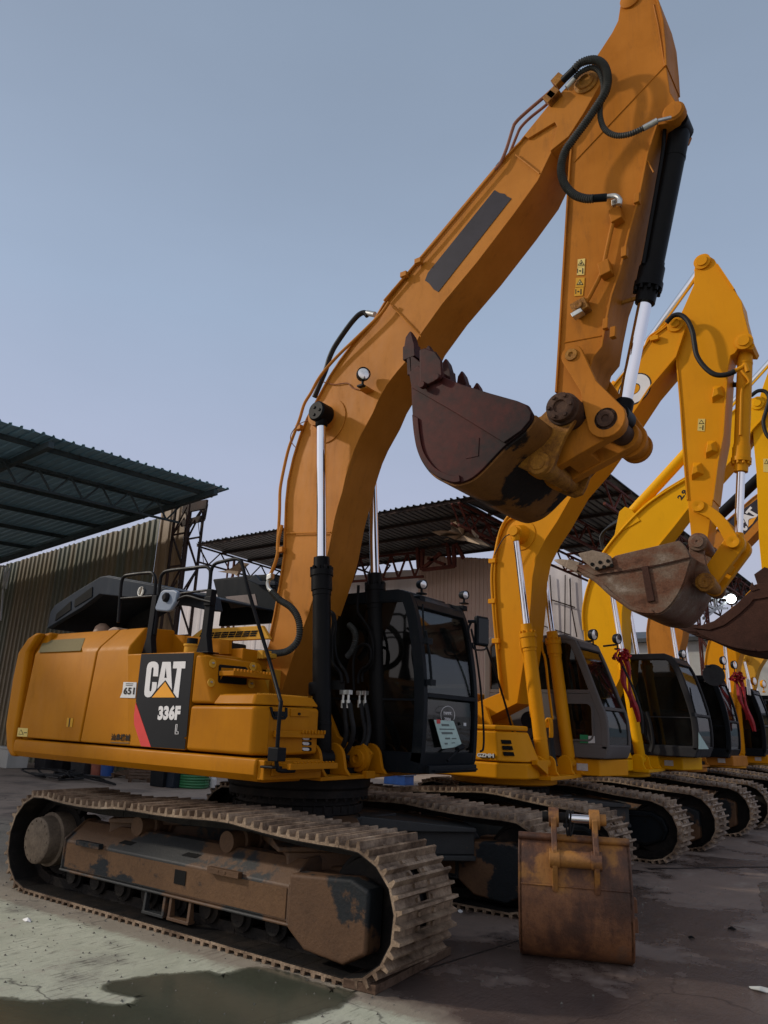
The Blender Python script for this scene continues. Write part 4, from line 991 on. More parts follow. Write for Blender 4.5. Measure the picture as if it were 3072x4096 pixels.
for x, y, Y in ((620, 1110, -.32), (655, 1110, -.30), (728, 1115, .26), (765, 1115, .28)):
    q = PY('3', x, y, Y); mb = MB(); mb.obox(q, (.028, 0, 0), (0, .028, 0), (0, 0, .022)); mb.build('hose_clamp', 'zinc', E1, bevel=.003)
    mb = MB(); mb.cyl(q-Vector((0, 0, .02)), q-Vector((0, 0, .08)), .013, 10); mb.cyl(q-Vector((0, 0, .075)), q-Vector((0, 0, .15)), .022, 10); mb.build('hose_fitting', 'zinc', E1)
hose('hydraulic_hose', '3', [(627, 1180), (632, 1280), (640, 1370), (625, 1450), (590, 1500), (560, 1540)], (-.32, -.2), .026, 'rubber', E1)
hose('hydraulic_hose', '3', [(660, 1180), (672, 1270), (685, 1350), (675, 1430), (640, 1500), (590, 1560)], (-.30, -.18), .026, 'rubber', E1)
hose('hydraulic_hose', '3', [(738, 1190), (750, 1280), (765, 1370), (750, 1450), (700, 1520), (640, 1545), (580, 1545)], (.26, .0), .026, 'rubber', E1)
hose('hydraulic_hose', '3', [(770, 1190), (785, 1280), (790, 1370), (770, 1450), (720, 1520), (650, 1550)], (.28, .02), .026, 'rubber', E1)
mb = MB(); mb.box(-.3, .1, -.25, .15, 1.25, 1.7); mb.cyl((.1, -.05, 1.25), (.1, -.05, 1.55), .13, 20); mb.build('swing_motor', 'trackdark', E1, bevel=.02)
# pipes and hoses along the boom
hose('boom_pipe', 'U', [(1230, 20), (1160, 120), (1030, 250), (900, 375), (800, 470), (720, 555), (640, 650), (590, 725), (540, 820), (480, 920), (440, 1050), (395, 1170), (350, 1290), (320, 1400), (280, 1590), (265, 1700), (262, 1850), (255, 2000), (242, 2212)], -.36, .018, 'boomy', boom)
hose('boom_pipe', '3', [(212, 0), (188, 100), (185, 180), (168, 250), (140, 320), (130, 345)], -.36, .02, 'boomy', boom)
hose('boom_pipe', '4', [(740, 375), (700, 412), (620, 480), (570, 528), (555, 560), (530, 640), (505, 700), (480, 735)], -.34, .018, 'copper', boom)
hose('boom_pipe', '4', [(725, 430), (690, 462), (630, 510), (590, 552), (572, 590), (552, 640), (530, 695)], -.22, .016, 'copper', boom)
hose('boom_pipe', '4', [(505, 705), (400, 830), (250, 1010), (120, 1160), (0, 1300)], -.335, .014, 'boomy', boom)
for k_, a in (('4', (150, 1130)), ('4', (88, 1188)), ('U', (435, 1130)), ('3', (208, 165))):
    q = PY(k_, *a, -.34); mb = MB(); mb.obox(q, (.04, 0, 0), (0, .03, 0), (0, 0, .03)); mb.build('pipe_clamp', 'boomy', boom, bevel=.004)
mb = MB(); q = PY('3', 135, 345, -.36); mb.obox(q, (.035, 0, .01), (0, .03, 0), (0, 0, .03)); mb.build('pipe_fitting', 'zinc', boom, bevel=.006)
hose('elbow', '3', [(125, 365), (118, 390), (125, 420), (145, 440)], -.40, .022, 'zinc', boom)
ribbed(MB(), P3('3', [(145, 440), (195, 495), (270, 545), (315, 610), (330, 690), (315, 770), (260, 830), (190, 850), (110, 848)], -.5), .034).build('ribbed_hose', 'ribhose', boom)
mb = MB(); mb.cyl(PY('3', 110, 848, -.5), PY('3', 30, 842, -.55), .03, 14); mb.cyl(PY('3', 30, 842, -.55), PY('3', -40, 850, -.6), .02, 12); mb.build('hose_fitting', 'zinc', boom)
mb = MB(); mb.box(-.3, -.12, -.66, -.5, 2.33, 2.42); mb.box(-.17, -.05, -.64, -.52, 2.34, 2.39); mb.build('valve_block', 'tan', E1, bevel=.01)
ribbed(MB(), P3('3', [(655, 660), (690, 700), (700, 760), (680, 830), (640, 880)], .3), .034).build('ribbed_hose', 'ribhose', boom)
hose('rubber_hose', 'U', [(1040, 140), (1010, 112), (965, 130), (915, 180), (860, 250), (790, 350), (740, 430), (700, 520), (670, 620), (620, 740), (570, 860)], (-.05, -.2), .032, 'rubber', boom)
mb = MB(); q = PY('U', 1035, 115, -.05); mb.cyl(q, q+Vector((.12, 0, -.06)), .035, 12); mb.build('hose_fitting', 'zinc', boom)
ribbed(MB(), P3('4', [(822, 300), (850, 272), (905, 258), (948, 280), (966, 335), (955, 400), (905, 480), (860, 545), (815, 605), (780, 660), (765, 730), (780, 795), (820, 840), (870, 858), (910, 857)], -.48), .037).build('ribbed_hose', 'ribhose', boom)
mb = MB(); mb.cyl(PY('4', 775, 345, -.42), PY('4', 825, 297, -.48), .036, 14); mb.cyl(PY('4', 908, 857, -.48), PY('4', 962, 853, -.45), .036, 14); mb.build('hose_cuff', 'cabblack', boom)
ribbed(MB(), P3('4', [(818, 345), (850, 312), (900, 292), (935, 318), (948, 380), (935, 450), (935, 510), (955, 560), (1000, 585), (1060, 580), (1125, 552)], -.42), .025).build('ribbed_hose', 'ribhose', boom)
mb = MB(); mb.cyl(PY('4', 1120, 555, -.42), PY('4', 1180, 522, -.4), .028, 12); mb.cyl(PY('4', 1180, 522, -.4), PY('4', 1238, 508, -.32), .016, 10); mb.cyl(PY('4', 790, 380, -.42), PY('4', 822, 342, -.42), .03, 12); mb.build('hose_cuff', 'zinc', boom)
for a in ((755, 350), (735, 410), (720, 425)):
    q = PY('4', *a, -.36); mb = MB(); mb.obox(q, (.045, 0, .03), (0, .04, 0), (-.03, 0, .045)); mb.build('pipe_flange', 'earrust', boom, bevel=.005)
# stick
st = XZ('4', [(1030, -40), (1010, 90), (985, 140), (920, 240), (870, 330), (835, 480), (812, 640), (805, 720), (797, 850), (785, 1050), (770, 1300), (758, 1512)], -.25)
stb = XZ('5', [(985, 530), (975, 600)], -.25)
str_ = XZ('4', [(1150, -40), (1185, 10), (1205, 90), (1215, 200), (1220, 290), (1236, 400), (1268, 450), (1280, 480), (1268, 510), (1235, 530), (1182, 540), (1140, 670), (1105, 850), (1060, 1010), (1020, 1180), (985, 1280), (960, 1400), (943, 1500)], -.25)
str2 = XZ('5', [(1195, 330), (1170, 420), (1130, 600), (1060, 680), (1000, 660)], -.25)
so_ = MB(); so_.prism(str_+str2+stb[::-1]+st[::-1], -.25, .15)
stick = so_.build('stick', 'sticky', E1, bevel=.008)
fl = MB(); fl.strip(st[5:]+stb[:1], -.275, .175, .02); fl.strip(str_[10:]+str2[:3], -.275, .175, .02); fl.strip(str_[:5], -.275, .175, .02); fl.build('flange_plate', 'sticky', stick, bevel=.004)
wl = MB()
for a, b_ in (((1213, 285), (822, 700)), ((1135, 690), (1165, 745)), ((1165, 20), (1185, 110)), ((1185, 110), (1213, 285)), ((780, 1480), (940, 1450))):
    wl.tube([PY('4', *a, -.252), PY('4', *b_, -.252)], .007, 6)
wl.build('weld_seam', 'sticky', stick)
mb = MB(); q = PY('4', 1250, 480, -.28); mb.lathe((q.x, -.2, q.z), (0, -1, 0), [(0, .1), (.08, .1), (.09, .085), (.1, .08), (.1, 0)], 24); mb.build('cylinder_boss', 'sticky', stick, bevel=.004)
BCT = (q.x, q.z)
tp = PY('4', 1060, -10, -.28); mb = MB(); mb.lathe((tp.x, -.2, tp.z), (0, -1, 0), [(0, .10), (.07, .10), (.08, .07), (.09, 0)], 24); mb.build('cylinder_boss', 'sticky', stick)
for a in ((1095, 860), (1040, 1092), (960, 1402), (992, 1438)):
    q = PY('4', *a, -.27); mb = MB(); mb.obox(q, (.025, 0, 0), (0, .03, 0), (0.005, 0, .05)); mb.build('pipe_lug', 'sticky', stick, bevel=.006)
hose('stick_pipe', '4', [(1010, 885), (1000, 930), (985, 980), (965, 1070), (950, 1140), (935, 1190), (905, 1250), (880, 1295), (855, 1325)], -.31, .02, 'sticky', stick)
mb = MB()
for a in ((1005, 935), (958, 1165)): q = PY('4', *a, -.3); mb.obox(q, (.05, 0, .01), (0, .05, 0), (-.01, 0, .07))
mb.build('pipe_clamp', 'sticky', stick, bevel=.008)
q = PY('4', 850, 1330, -.3); mb = MB(); mb.obox(q, (.07, 0, .02), (0, .05, 0), (-.02, 0, .06)); mb.lathe(q+Vector((0, -.04, 0)), (0, -1, 0), [(0, .04), (.03, .04), (.03, .02), (.02, 0)], 12); mb.build('pipe_valve', 'earrust', stick, bevel=.008)
q = PY('4', 838, 1357, -.32); mb = MB(); mb.obox(q, (.05, 0, .015), (0, .04, 0), (-.01, 0, .022)); mb.build('pipe_end_cap', 'zinc', stick, bevel=.006)
mb = MB(); q = PY('4', 1005, 880, -.31); mb.obox(q, (.035, 0, 0), (0, .04, 0), (0, 0, .03)); mb.tube(smoothpath(P3('4', [(960, 852), (1000, 848), (1018, 865), (1015, 885)], -.4)), .026, 10); mb.build('pipe_elbow', 'zinc', stick, bevel=.004)
q = PY('4', 1048, 1302, -.05); mb = MB(); mb.cyl(q-Vector((.1, 0, 0)), q+Vector((.12, 0, 0)), .02, 8); mb.build('grease_nipple', 'earrust', stick)
for pts, mt in (([(838, 1122), (870, 1118), (868, 1152), (837, 1155)], 0), ([(836, 1157), (868, 1153), (866, 1188), (834, 1190)], 1), ([(830, 1202), (868, 1200), (866, 1240), (828, 1242)], 0), ([(826, 1245), (864, 1242), (860, 1278), (823, 1281)], 1)):
    s1 = MB().prism(XZ('4', pts, -.25), -.257, -.2515).build('warning_sticker', 'sticker' if pts[0][1] < 1160 else 'tan', stick, smooth=False)
    c_ = (sum(p[0] for p in pts)/4, sum(p[1] for p in pts)/4)
    if mt == 0:
        MB().prism(XZ('4', [(c_[0], c_[1]-13), (c_[0]+15, c_[1]+12), (c_[0]-15, c_[1]+12)], -.25), -.259, -.257).build('pictogram', 'ink', s1, smooth=False)
        MB().prism(XZ('4', [(c_[0], c_[1]-8), (c_[0]+10, c_[1]+9), (c_[0]-10, c_[1]+9)], -.25), -.261, -.259).build('pictogram', 'sticker', s1, smooth=False)
        MB().prism(XZ('4', [(c_[0]+2, c_[1]-3), (c_[0]+4, c_[1]+7), (c_[0]-6, c_[1]+7)], -.25), -.263, -.261).build('pictogram', 'ink', s1, smooth=False)
    else:
        MB().prism(XZ('4', [(c_[0]+7, c_[1]-13), (c_[0]+11, c_[1]-11), (c_[0]+11, c_[1]+12), (c_[0]+6, c_[1]+12)], -.25), -.259, -.257).build('pictogram', 'ink', s1, smooth=False)
        MB().prism(XZ('4', [(c_[0]-8, c_[1]), (c_[0]-3, c_[1]-4), (c_[0]+3, c_[1]), (c_[0]-3, c_[1]+4)], -.25), -.259, -.257).build('pictogram', 'ink', s1, smooth=False)
        MB().prism(XZ('4', [(c_[0]-15, c_[1]-10), (c_[0]-12, c_[1]-10), (c_[0]-12, c_[1]+10), (c_[0]-15, c_[1]+10)], -.25), -.259, -.257).build('pictogram', 'ink', s1, smooth=False)
# stick cylinder over the boom
ra = PY('4', 480, 705, -.05); rb_ = PY('4', 985, 110, -.05); d = (rb_-ra).normalized()
tipc = Vector((tp.x-.05, -.05, tp.z)); sbot = tipc-d*0
bb = PY('4', 250, 985, -.05)
cylinder(E1, 'stick_cylinder', (bb.x-.55, -.05, bb.z-.72), (tp.x-.02, -.05, tp.z-.02), .50, .1, .055, 'barrel', pinw=.2)
# bucket cylinder
LP = (3.50, 4.42)
cylinder(E1, 'bucket_cylinder', (BCT[0], -.05, BCT[1]), (LP[0], -.05, LP[1]), .585, .098, .062, 'barrel', pinr=.075, pinw=.2)
hose('steel_line', '4', [(1240, 520), (1215, 545), (1205, 650), (1180, 800), (1150, 970), (1120, 1140)], -.17, .018, 'barrel', E1)
# linkage
def link(name, k, pa, pb, ra_, rb2, Y, t=.05, mat='sticky', mid=None, bulge=0):
    a = PY(k, *pa, Y); b = PY(k, *pb, Y); A = Vector((a.x, a.z)); B = Vector((b.x, b.z)); d = (B-A).normalized(); n = Vector((-d.y, d.x))
    P = [A+(-d*cos(u)+n*sin(u))*ra_ for u in [(-pi/2+pi*i/10) for i in range(11)]]+([A*.5+B*.5+n*(min(ra_, rb2)*.8+bulge)] if 1 else [])+[B+(d*cos(u)+n*sin(u))*rb2 for u in [(pi/2-pi*i/10) for i in range(11)]]+[A*.5+B*.5-n*(min(ra_, rb2)*.8-bulge)]
    return MB().prism([(p.x, p.y) for p in P], Y-t/2, Y+t/2).build(name, mat, E1, bevel=.008), (A, B)
for Y in (-.33, .23):
    lk, (A, B) = link('idler_link', '5', (1075, 320), (1270, 682), .1, .17, -.33) if Y < 0 else (None, (A, B))
    if Y > 0:
        P = [(A.x, A.y)]
        d = (B-A).normalized(); n = Vector((-d.y, d.x)); P = [A+(-d*cos(u)+n*sin(u))*.1 for u in [(-pi/2+pi*i/10) for i in range(11)]]+[B+(d*cos(u)+n*sin(u))*.17 for u in [(pi/2-pi*i/10) for i in range(11)]]
        MB().prism([(p.x, p.y) for p in P], .205, .255).build('idler_link', 'sticky', E1, bevel=.008)
pl = MB(); a = PY('5', 885, 930, -.28); A2 = Vector((a.x, a.z)); d = (A2-B).normalized(); n = Vector((-d.y, d.x))
for y0, y1 in ((-.30, -.18), (.08, .2)):
    P = [B+(-d*cos(u)+n*sin(u))*.14 for u in [(-pi/2+pi*i/10) for i in range(11)]]+[A2+(d*cos(u)+n*sin(u))*.13 for u in [(pi/2-pi*i/10) for i in range(11)]]
    pl.prism([(p.x, p.y) for p in P], y0, y1)
P = [B+d*.28+n*.12, A2-d*.2+n*.11, A2-d*.2-n*.11, B+d*.28-n*.12]; pl.prism([(p.x, p.y) for p in P], -.2, .1)
pl.build('power_link', 'sticky', E1, bevel=.012)
mb = MB(); mb.lathe((B.x, -.36, B.y), (0, -1, 0), [(-.62, .15), (-.6, .15), (-.6, .1), (-.005, .1), (-.005, .078), (.012, .075), (.012, .035), (.0, .03), (0, 0)], 28); mb.build('link_pin', 'rustpin', E1)
mb = MB(); mb.lathe((B.x, .255, B.y), (0, 1, 0), [(0, .13), (.16, .13), (.16, .15), (.2, .15), (.22, .12)], 28); mb.build('link_pin_collar', 'sticky', E1)
mb = MB(); mb.lathe((A.x, -.36, A.y), (0, -1, 0), [(-.6, .05), (.0, .06), (.012, .055), (.012, .025), (0, .02), (0, 0)], 20); mb.build('idler_pin', 'earrust', E1)
# bucket
bk = XZ('5', [(140, 300), (148, 400), (155, 500), (160, 620), (172, 760), (195, 870), (240, 950), (290, 1000), (345, 1028), (400, 1045), (440, 1040), (500, 1015), (560, 965), (640, 880), (700, 820), (790, 750), (840, 690), (848, 650)], -.8)
rimp = XZ('5', [(820, 600), (760, 575), (600, 530), (440, 480), (345, 440), (300, 430)], -.8)
ears = XZ('5', [(640, 890), (700, 815), (840, 690), (900, 665), (945, 620), (955, 570), (1005, 538), (1070, 552), (1108, 600), (1110, 650), (1085, 705), (1035, 785), (1003, 860), (975, 940), (950, 985), (900, 1005), (850, 990), (740, 940)], -.42)
b1 = bucket(E1, bk, -.8, .66, 'redbucket', (-.08, 1), (1, .08), 5, ears=(ears, (-.44, .27)), earmat='earrust', shellmat='ochreshell', rim_pts=rimp, edge=XZ('5', [(150, 420), (165, 505), (400, 640), (690, 818), (790, 748), (838, 690), (846, 648), (818, 604), (758, 578), (600, 534), (440, 484), (345, 444), (300, 430), (200, 380)], -.8))
sc_ = MB(); sc_.prism(XZ('5', [(210, 290), (240, 280), (300, 300), (335, 350), (340, 430), (330, 455), (225, 505), (212, 480)], -.83), -.86, -.825); sc_.build('side_cutter', 'redbucket', b1, bevel=.012)
mb = MB()
for a in ((225, 488), (308, 445)): q = PY('5', *a, -.86); mb.cyl((q.x, -.9, q.z), (q.x, -.85, q.z), .035, 12)
mb.build('cutter_bolt', 'redbucket', b1, bevel=.004)
MB().prism(XZ('5', [(474, 795), (543, 785), (538, 890), (468, 905)], -.8), -.805, -.7995).build('wear_patch', 'redbucket', b1)
q = PY('5', 1010, 612, -.5)
mb = MB(); mb.lathe((q.x, -.44, q.z), (0, -1, 0), [(-.2, .15), (.03, .15), (.03, .13), (.09, .13), (.095, .12), (.095, .06), (.08, .055), (.08, 0)], 32)
for k in range(6):
    t = 2*pi*k/6; mb.cyl((q.x+.1*cos(t), -.53, q.z+.1*sin(t)), (q.x+.1*cos(t), -.55, q.z+.1*sin(t)), .018, 8)
mb.build('bucket_pin_cover', 'rustpin', b1, bevel=.004)
q = PY('5', 882, 930, -.46); mb = MB(); mb.lathe((q.x, -.44, q.z), (0, -1, 0), [(-.75, .07), (0, .11), (.03, .1), (.035, .07), (.05, .065), (.05, 0)], 28); mb.build('bucket_link_pin', 'earrust', b1)
# cab
cab(E1, [(1.13, 1.29), (1.17, 1.42), (1.19, 1.75), (1.19, 2.08), (1.15, 2.45), (1.07, 2.85), (.99, 3.06)], -.75, .38, 1.49, 1.27, 3.15, 'cabblack', 'dark', 'darkglass', split=2.04)
rc = MB(); rc.box(-.6, .8, .5, 1.4, 3.14, 3.18); rc.build('roof_hatch', 'cabblack', E1, bevel=.02)
for a, X in (((1140, 395), .98), ((1420, 465), .98)):
    q = PX('3', *a, X); lamp(E1, q, (.95, -.3, -.1), .052)
    mb = MB(); mb.box(q.x-.12, q.x+.02, q.y-.05, q.y+.05, q.z-.19, q.z-.13); mb.build('lamp_bracket', 'cabblack', E1, bevel=.006)
mb = MB(); mb.tube(smoothpath([PX('3', *a, 1.2) for a in ((1145, 525), (1150, 640), (1160, 760))]), .01, 6); mb.tube([PX('3', *a, 1.23) for a in ((1165, 700), (1190, 860), (1205, 1040))], .014, 6); q = PX('3', 1180, 770, 1.22); mb.obox(q, (.03, 0, 0), (0, .05, 0), (0, 0, .03)); q = PX('3', 1200, 1045, 1.22); mb.obox(q, (.03, 0, 0), (0, .05, 0), (0, 0, .03)); mb.build('wiper', 'cabblack', E1)
q4 = [PX('3', *a, 1.205) for a in ((1222, 1292), (1352, 1300), (1410, 1468), (1276, 1486))]
ps = MB(); ps.prismx([(v.y, v.z) for v in q4], 1.2, 1.204); pso = ps.build('notice_sheet', 'paper', E1, smooth=False)
lp = MB()
def sheet(u, v): return (1222+(1352-1222)*u+(1276-1222)*v*1.0+4*u*v, 1292+8*u+(1486-1292)*v-18*u*v)
for (u0, v0, u1, v1) in ((.32, .13, .7, .21), (.15, .30, .9, .34), (.2, .42, .75, .5), (.3, .62, .55, .68), (.62, .64, .85, .68), (.2, .8, .35, .86), (.55, .8, .72, .83)):
    q = [PX('3', *sheet(*a), 1.208) for a in ((u0, v0), (u1, v0), (u1, v1), (u0, v1))]; lp.prismx([(v.y, v.z) for v in q], 1.2045, 1.206)
lp.build('writing', simple('faded_ink', (.12, .15, .14), .7), pso, smooth=False)
q = [PX('3', *a, 1.21) for a in ((1240, 1290), (1265, 1290), (1265, 1318), (1242, 1318))]; MB().prismx([(v.y, v.z) for v in q], 1.206, 1.208).build('orange_tab', 'red', pso, smooth=False)
q = [PX('3', *a, 1.21) for a in ((1422, 1312), (1438, 1313), (1438, 1334), (1422, 1333))]; MB().prismx([(v.y, v.z) for v in q], 1.2, 1.204).build('small_sticker', 'white', E1, smooth=False)
# chalk writing on the lower pane
cw_ = MB(); q = [PX('3', 1312+46*cos(t), 1262+60*sin(t), 1.206) for t in [radians(a) for a in range(150, 400, 12)]]; cw_.tube(q, .0025, 5); cw_.build('chalk_ring', 'letter', E1)
o_ = PX('3', 1282, 1258, 1.21); r_ = PX('3', 1338, 1260, 1.21)-o_; put_text('YNMPK', o_, r_, (0, 0, 1), .1, 'letter', E1, 'chalk_writing', fit=(r_.length, .03))
o_ = PX('3', 1290, 1296, 1.21); r_ = PX('3', 1332, 1300, 1.21)-o_; put_text('2086', o_, r_, (0, 0, 1), .1, 'letter', E1, 'chalk_writing', fit=(r_.length, .03))
bs = MB(); bs.box(1.16, 1.23, .56, 1.44, 1.29, 1.31); bs.box(1.1, 1.2, .5, 1.46, 1.27, 1.35); bs.build('cab_bumper', 'cabblack', E1, bevel=.02)
mb = MB(); mb.tube(smoothpath([PX('3', *a, 1.24) for a in ((1310, 1565), (1340, 1535), (1375, 1500), (1400, 1475))]), .014, 8); mb.cyl(PX('3', 1375, 1490, 1.24), PX('3', 1410, 1470, 1.24), .03, 10); mb.build('grab_lever', 'black', E1)
# left mirror on its arms
mc = PX('3', 1535, 705, 1.28)
mr = MB(); mr.obox(mc, (.035, -.01, 0), (.02, .1, 0), (0, 0, .17)); m_ = mr.build('mirror', 'cabblack', E1, bevel=.025, segs=3)
MB().obox(mc+Vector((.036, -.01, 0)), (.003, 0, 0), (.02, .08, 0), (0, 0, .14)).build('mirror_glass', 'darkglass', m_, smooth=False)
hose_pts = [PX('3', *a, 1.25) for a in ((1448, 640), (1440, 700), (1490, 760), (1525, 1000), (1550, 1300), (1548, 1500))]
mb = MB(); mb.tube(smoothpath([PX('3', *a, 1.22) for a in ((1470, 640), (1450, 690), (1455, 760))]), .014, 8)
mb.tube(smoothpath([PX('3', *a, 1.24) for a in ((1468, 690), (1495, 820), (1530, 1080), (1550, 1350), (1548, 1480), (1530, 1502))]), .012, 8)
mb.tube([PX('3', 1445, 640, 1.2), PX('3', 1500, 640, 1.28)], .018, 8); mb.tube(smoothpath([PX('3', *a, 1.28) for a in ((1475, 780), (1490, 825), (1560, 825), (1570, 780))]), .01, 6); mb.build('mirror_arm', 'cabblack', E1)
# open engine hood, silencer, cooler hood
hd = MB()
hs = XZ('H', [(72, 522), (95, 410), (122, 368), (270, 272), (425, 178), (462, 174), (600, 200), (760, 228), (840, 250), (930, 275), (940, 300), (760, 300), (620, 318), (420, 295), (300, 385), (190, 450)], -.95)
hd.prism(hs, -.97, -.90)
skin = XZ('H', [(72, 522), (95, 410), (122, 368), (270, 272), (425, 178), (462, 174), (600, 200), (760, 228), (840, 250), (930, 275)], -.95)
hd.strip(skin, -.93, .55, .03)
hdo = hd.build('engine_hood', 'hood', E1, bevel=.012)
for pts in ([(118, 470), (128, 425), (222, 340), (222, 395)], [(246, 380), (250, 330), (365, 245), (362, 310)]):
    MB().prism(XZ('H', pts, -.975), -.98, -.971).build('hood_grille', 'blackhole', hdo, smooth=False)
hl = MB(); q = PY('H', 685, 275, -.98); hl.lathe((q.x, -.97, q.z), (0, -1, 0), [(0, .06), (.012, .06), (.012, .045), (.004, .04), (0, 0)], 20); hl.cyl((q.x, -.99, q.z-.04), (q.x+.03, -1.0, q.z+.05), .012, 8); hl.build('hood_latch', 'zinc', hdo)
hi = MB(); hi.prism(XZ('H', [(190, 450), (300, 385), (420, 300), (620, 320), (760, 305), (860, 320), (760, 470), (600, 540), (90, 528)], .2), .2, .24); hi.build('hood_lining', 'seat', hdo)
hn = MB(); hn.prism(XZ('H', [(930, 265), (990, 272), (1150, 290), (1195, 315), (1215, 410), (1150, 405), (1000, 372), (930, 365)], -.5), -.55, -.45); hn.build('hood_end', 'hood', hdo, bevel=.02)
mb = MB(); q = PY('H', 440, 450, -.7); mb.lathe((q.x, -.7, 2.62), (0, 0, 1), [(0, .11), (.08, .11), (.16, .085), (.2, .04), (.205, 0)], 24); mb.build('air_intake_dome', 'tanmetal', E1)
mb = MB(); q = PY('H', 640, 520, -.7); mb.cyl((q.x-.0, -.98, 2.55), (q.x-.1, .1, 2.55), .165, 32); mb.build('silencer_can', 'tanmetal', E1, bevel=.02)
mb = MB(); mb.box(-2.9, -1.5, -.85, .4, 2.5, 2.63); mb.build('engine_block', 'seat', E1, bevel=.02)
# cooler side cover with sticker (raised black lid behind)
bl = MB(); bl.prism(XZ('H', [(1165, 200), (1400, 175), (1570, 165), (1600, 480), (1200, 505), (1215, 400)], .55), .55, .62); bl.strip(XZ('H', [(1165, 200), (1400, 175), (1570, 165)], .55), .55, 1.3, .03); blo = bl.build('raised_cover', 'cabblack', E1, bevel=.01)
MB().prism(XZ('H', [(1250, 310), (1445, 292), (1462, 370), (1285, 388)], .55), .544, .549).build('cover_sticker', simple('pinkish_faded_label', (.14, .10, .09), .5), blo, smooth=False)
sl_ = MB(); sl_.prism(XZ('H', [(1415, 205), (1465, 165), (1500, 210), (1600, 215), (1600, 240), (1490, 238)], .5), .44, .5); sl_.build('cover_flap', 'hood', blo, bevel=.01)
# tank wall, grille and steps on the deck behind the rail
tw = MB(); tw.prism(XZ('H', [(620, 535), (740, 543), (1270, 598), (1270, 690), (610, 690)], -.9), -.9, -.86); tw.build('tank_wall', 'orange' if 0 else yel, E1)
MB().prism(XZ('H', [(682, 540), (690, 540), (684, 670), (676, 670)], -.9), -.906, -.9).build('wall_gap', 'blackhole', E1, smooth=False)
gr = MB(); gz = [(1020, 575), (1060, 528), (1450, 530), (1500, 500), (1560, 520), (1540, 590), (1270, 600)]
gr.prism(XZ('H', [(1020, 575), (1085, 525), (1490, 500), (1540, 590), (1270, 603)], -.55), -.55, -.5)
gro = gr.build('grille_panel', 'tan', E1, bevel=.01)
for i in range(8):
    for j in range(3):
        x = 1075+i*48+(2-j)*6; y = 556+j*14-i*2.2
        MB().prism(XZ('H', [(x, y-5), (x+40, y-7), (x+36, y+3), (x-4, y+5)], -.55), -.556, -.5505).build('grille_hole', 'blackhole', gro, smooth=False)
mb = MB(); mb.box(-.75, -.2, -.86, -.5, 2.0, 2.42); mb.build('battery_box', yel, E1, bevel=.01)
mb = MB(); q = PY('H', 1000, 625, -1.2); mb.cyl((q.x, -1.15, 2.33), (q.x, -1.15, 2.42), .075, 20); mb.cyl((q.x, -1.15, 2.42), (q.x, -1.15, 2.44), .085, 20); mb.build('fuel_cap', 'tan', E1)
mb = MB(); mb.cyl((q.x-.0, -1.15, 2.44), (q.x, -1.15, 2.5), .055, 16); mb.build('filler_cap', 'cabblack', E1)
# hand rails
def rail(name, pts, r=.018, mat='black'):
    return MB().tube(pts, r, 10).build(name, mat, E1)
rail('hand_rail', smoothpath(P3('H', [(536, 482), (542, 400), (550, 300), (558, 215), (575, 178), (610, 165), (740, 151), (768, 160), (781, 190), (783, 230), (770, 380), (755, 520)], -1.3), 4))
rail('hand_rail', P3('H', [(550, 322), (765, 305)], -1.3), .012)
rail('hand_rail', smoothpath(P3('H', [(775, 560), (790, 450), (805, 300), (815, 200), (830, 160), (870, 138), (1000, 122), (1105, 111), (1135, 120), (1148, 150), (1143, 250), (1128, 420), (1118, 560)], -1.3), 4))
r3 = [('H', (1133, 330), -1.3), ('H', (1146, 200), -1.3), ('H', (1155, 130), -1.3), ('H', (1180, 92), -1.3), ('H', (1230, 76), -1.3), ('H', (1310, 60), -1.3), ('H', (1343, 70), -1.3), ('H', (1362, 110), -1.3), ('H', (1400, 270), -1.3)]
pts3 = [PY(*(r[0],)+r[1]+(r[2],)) for r in r3]+[PX('6', 960, 350, .55), PX('6', 1068, 740, .86), PX('6', 1082, 790, .92), PX('6', 1072, 880, .94), PX('6', 1055, 1080, .94), PX('6', 1042, 1300, .94), PX('6', 1036, 1400, .94), PX('6', 1045, 1460, .94), PX('6', 1075, 1487, .94), PX('6', 1215, 1487, .92)]
rail('hand_rail', smoothpath(pts3, 4))
for k_, a, w in (('H', (750, 600), .055), ('H', (1115, 600), .055)):
    q = PY(k_, *a, -1.3); mb = MB(); mb.prism([(q.x-.09, 2.325), (q.x+.09, 2.325), (q.x+.04, 2.5), (q.x+.05, 2.95), (q.x-.03, 2.95), (q.x-.04, 2.5)], -1.33, -1.26); mb.box(q.x-.13, q.x+.13, -1.36, -1.22, 2.325, 2.335); mb.build('rail_post', 'black', E1, bevel=.008)
q = PX('6', 1040, 1320, .93); mb = MB(); mb.obox(q, (.06, 0, 0), (0, .05, 0), (0, 0, .055)); mb.box(.8, .95, q.y-.06, q.y+.06, 1.34, 1.36); mb.build('rail_clamp', 'black', E1, bevel=.008)
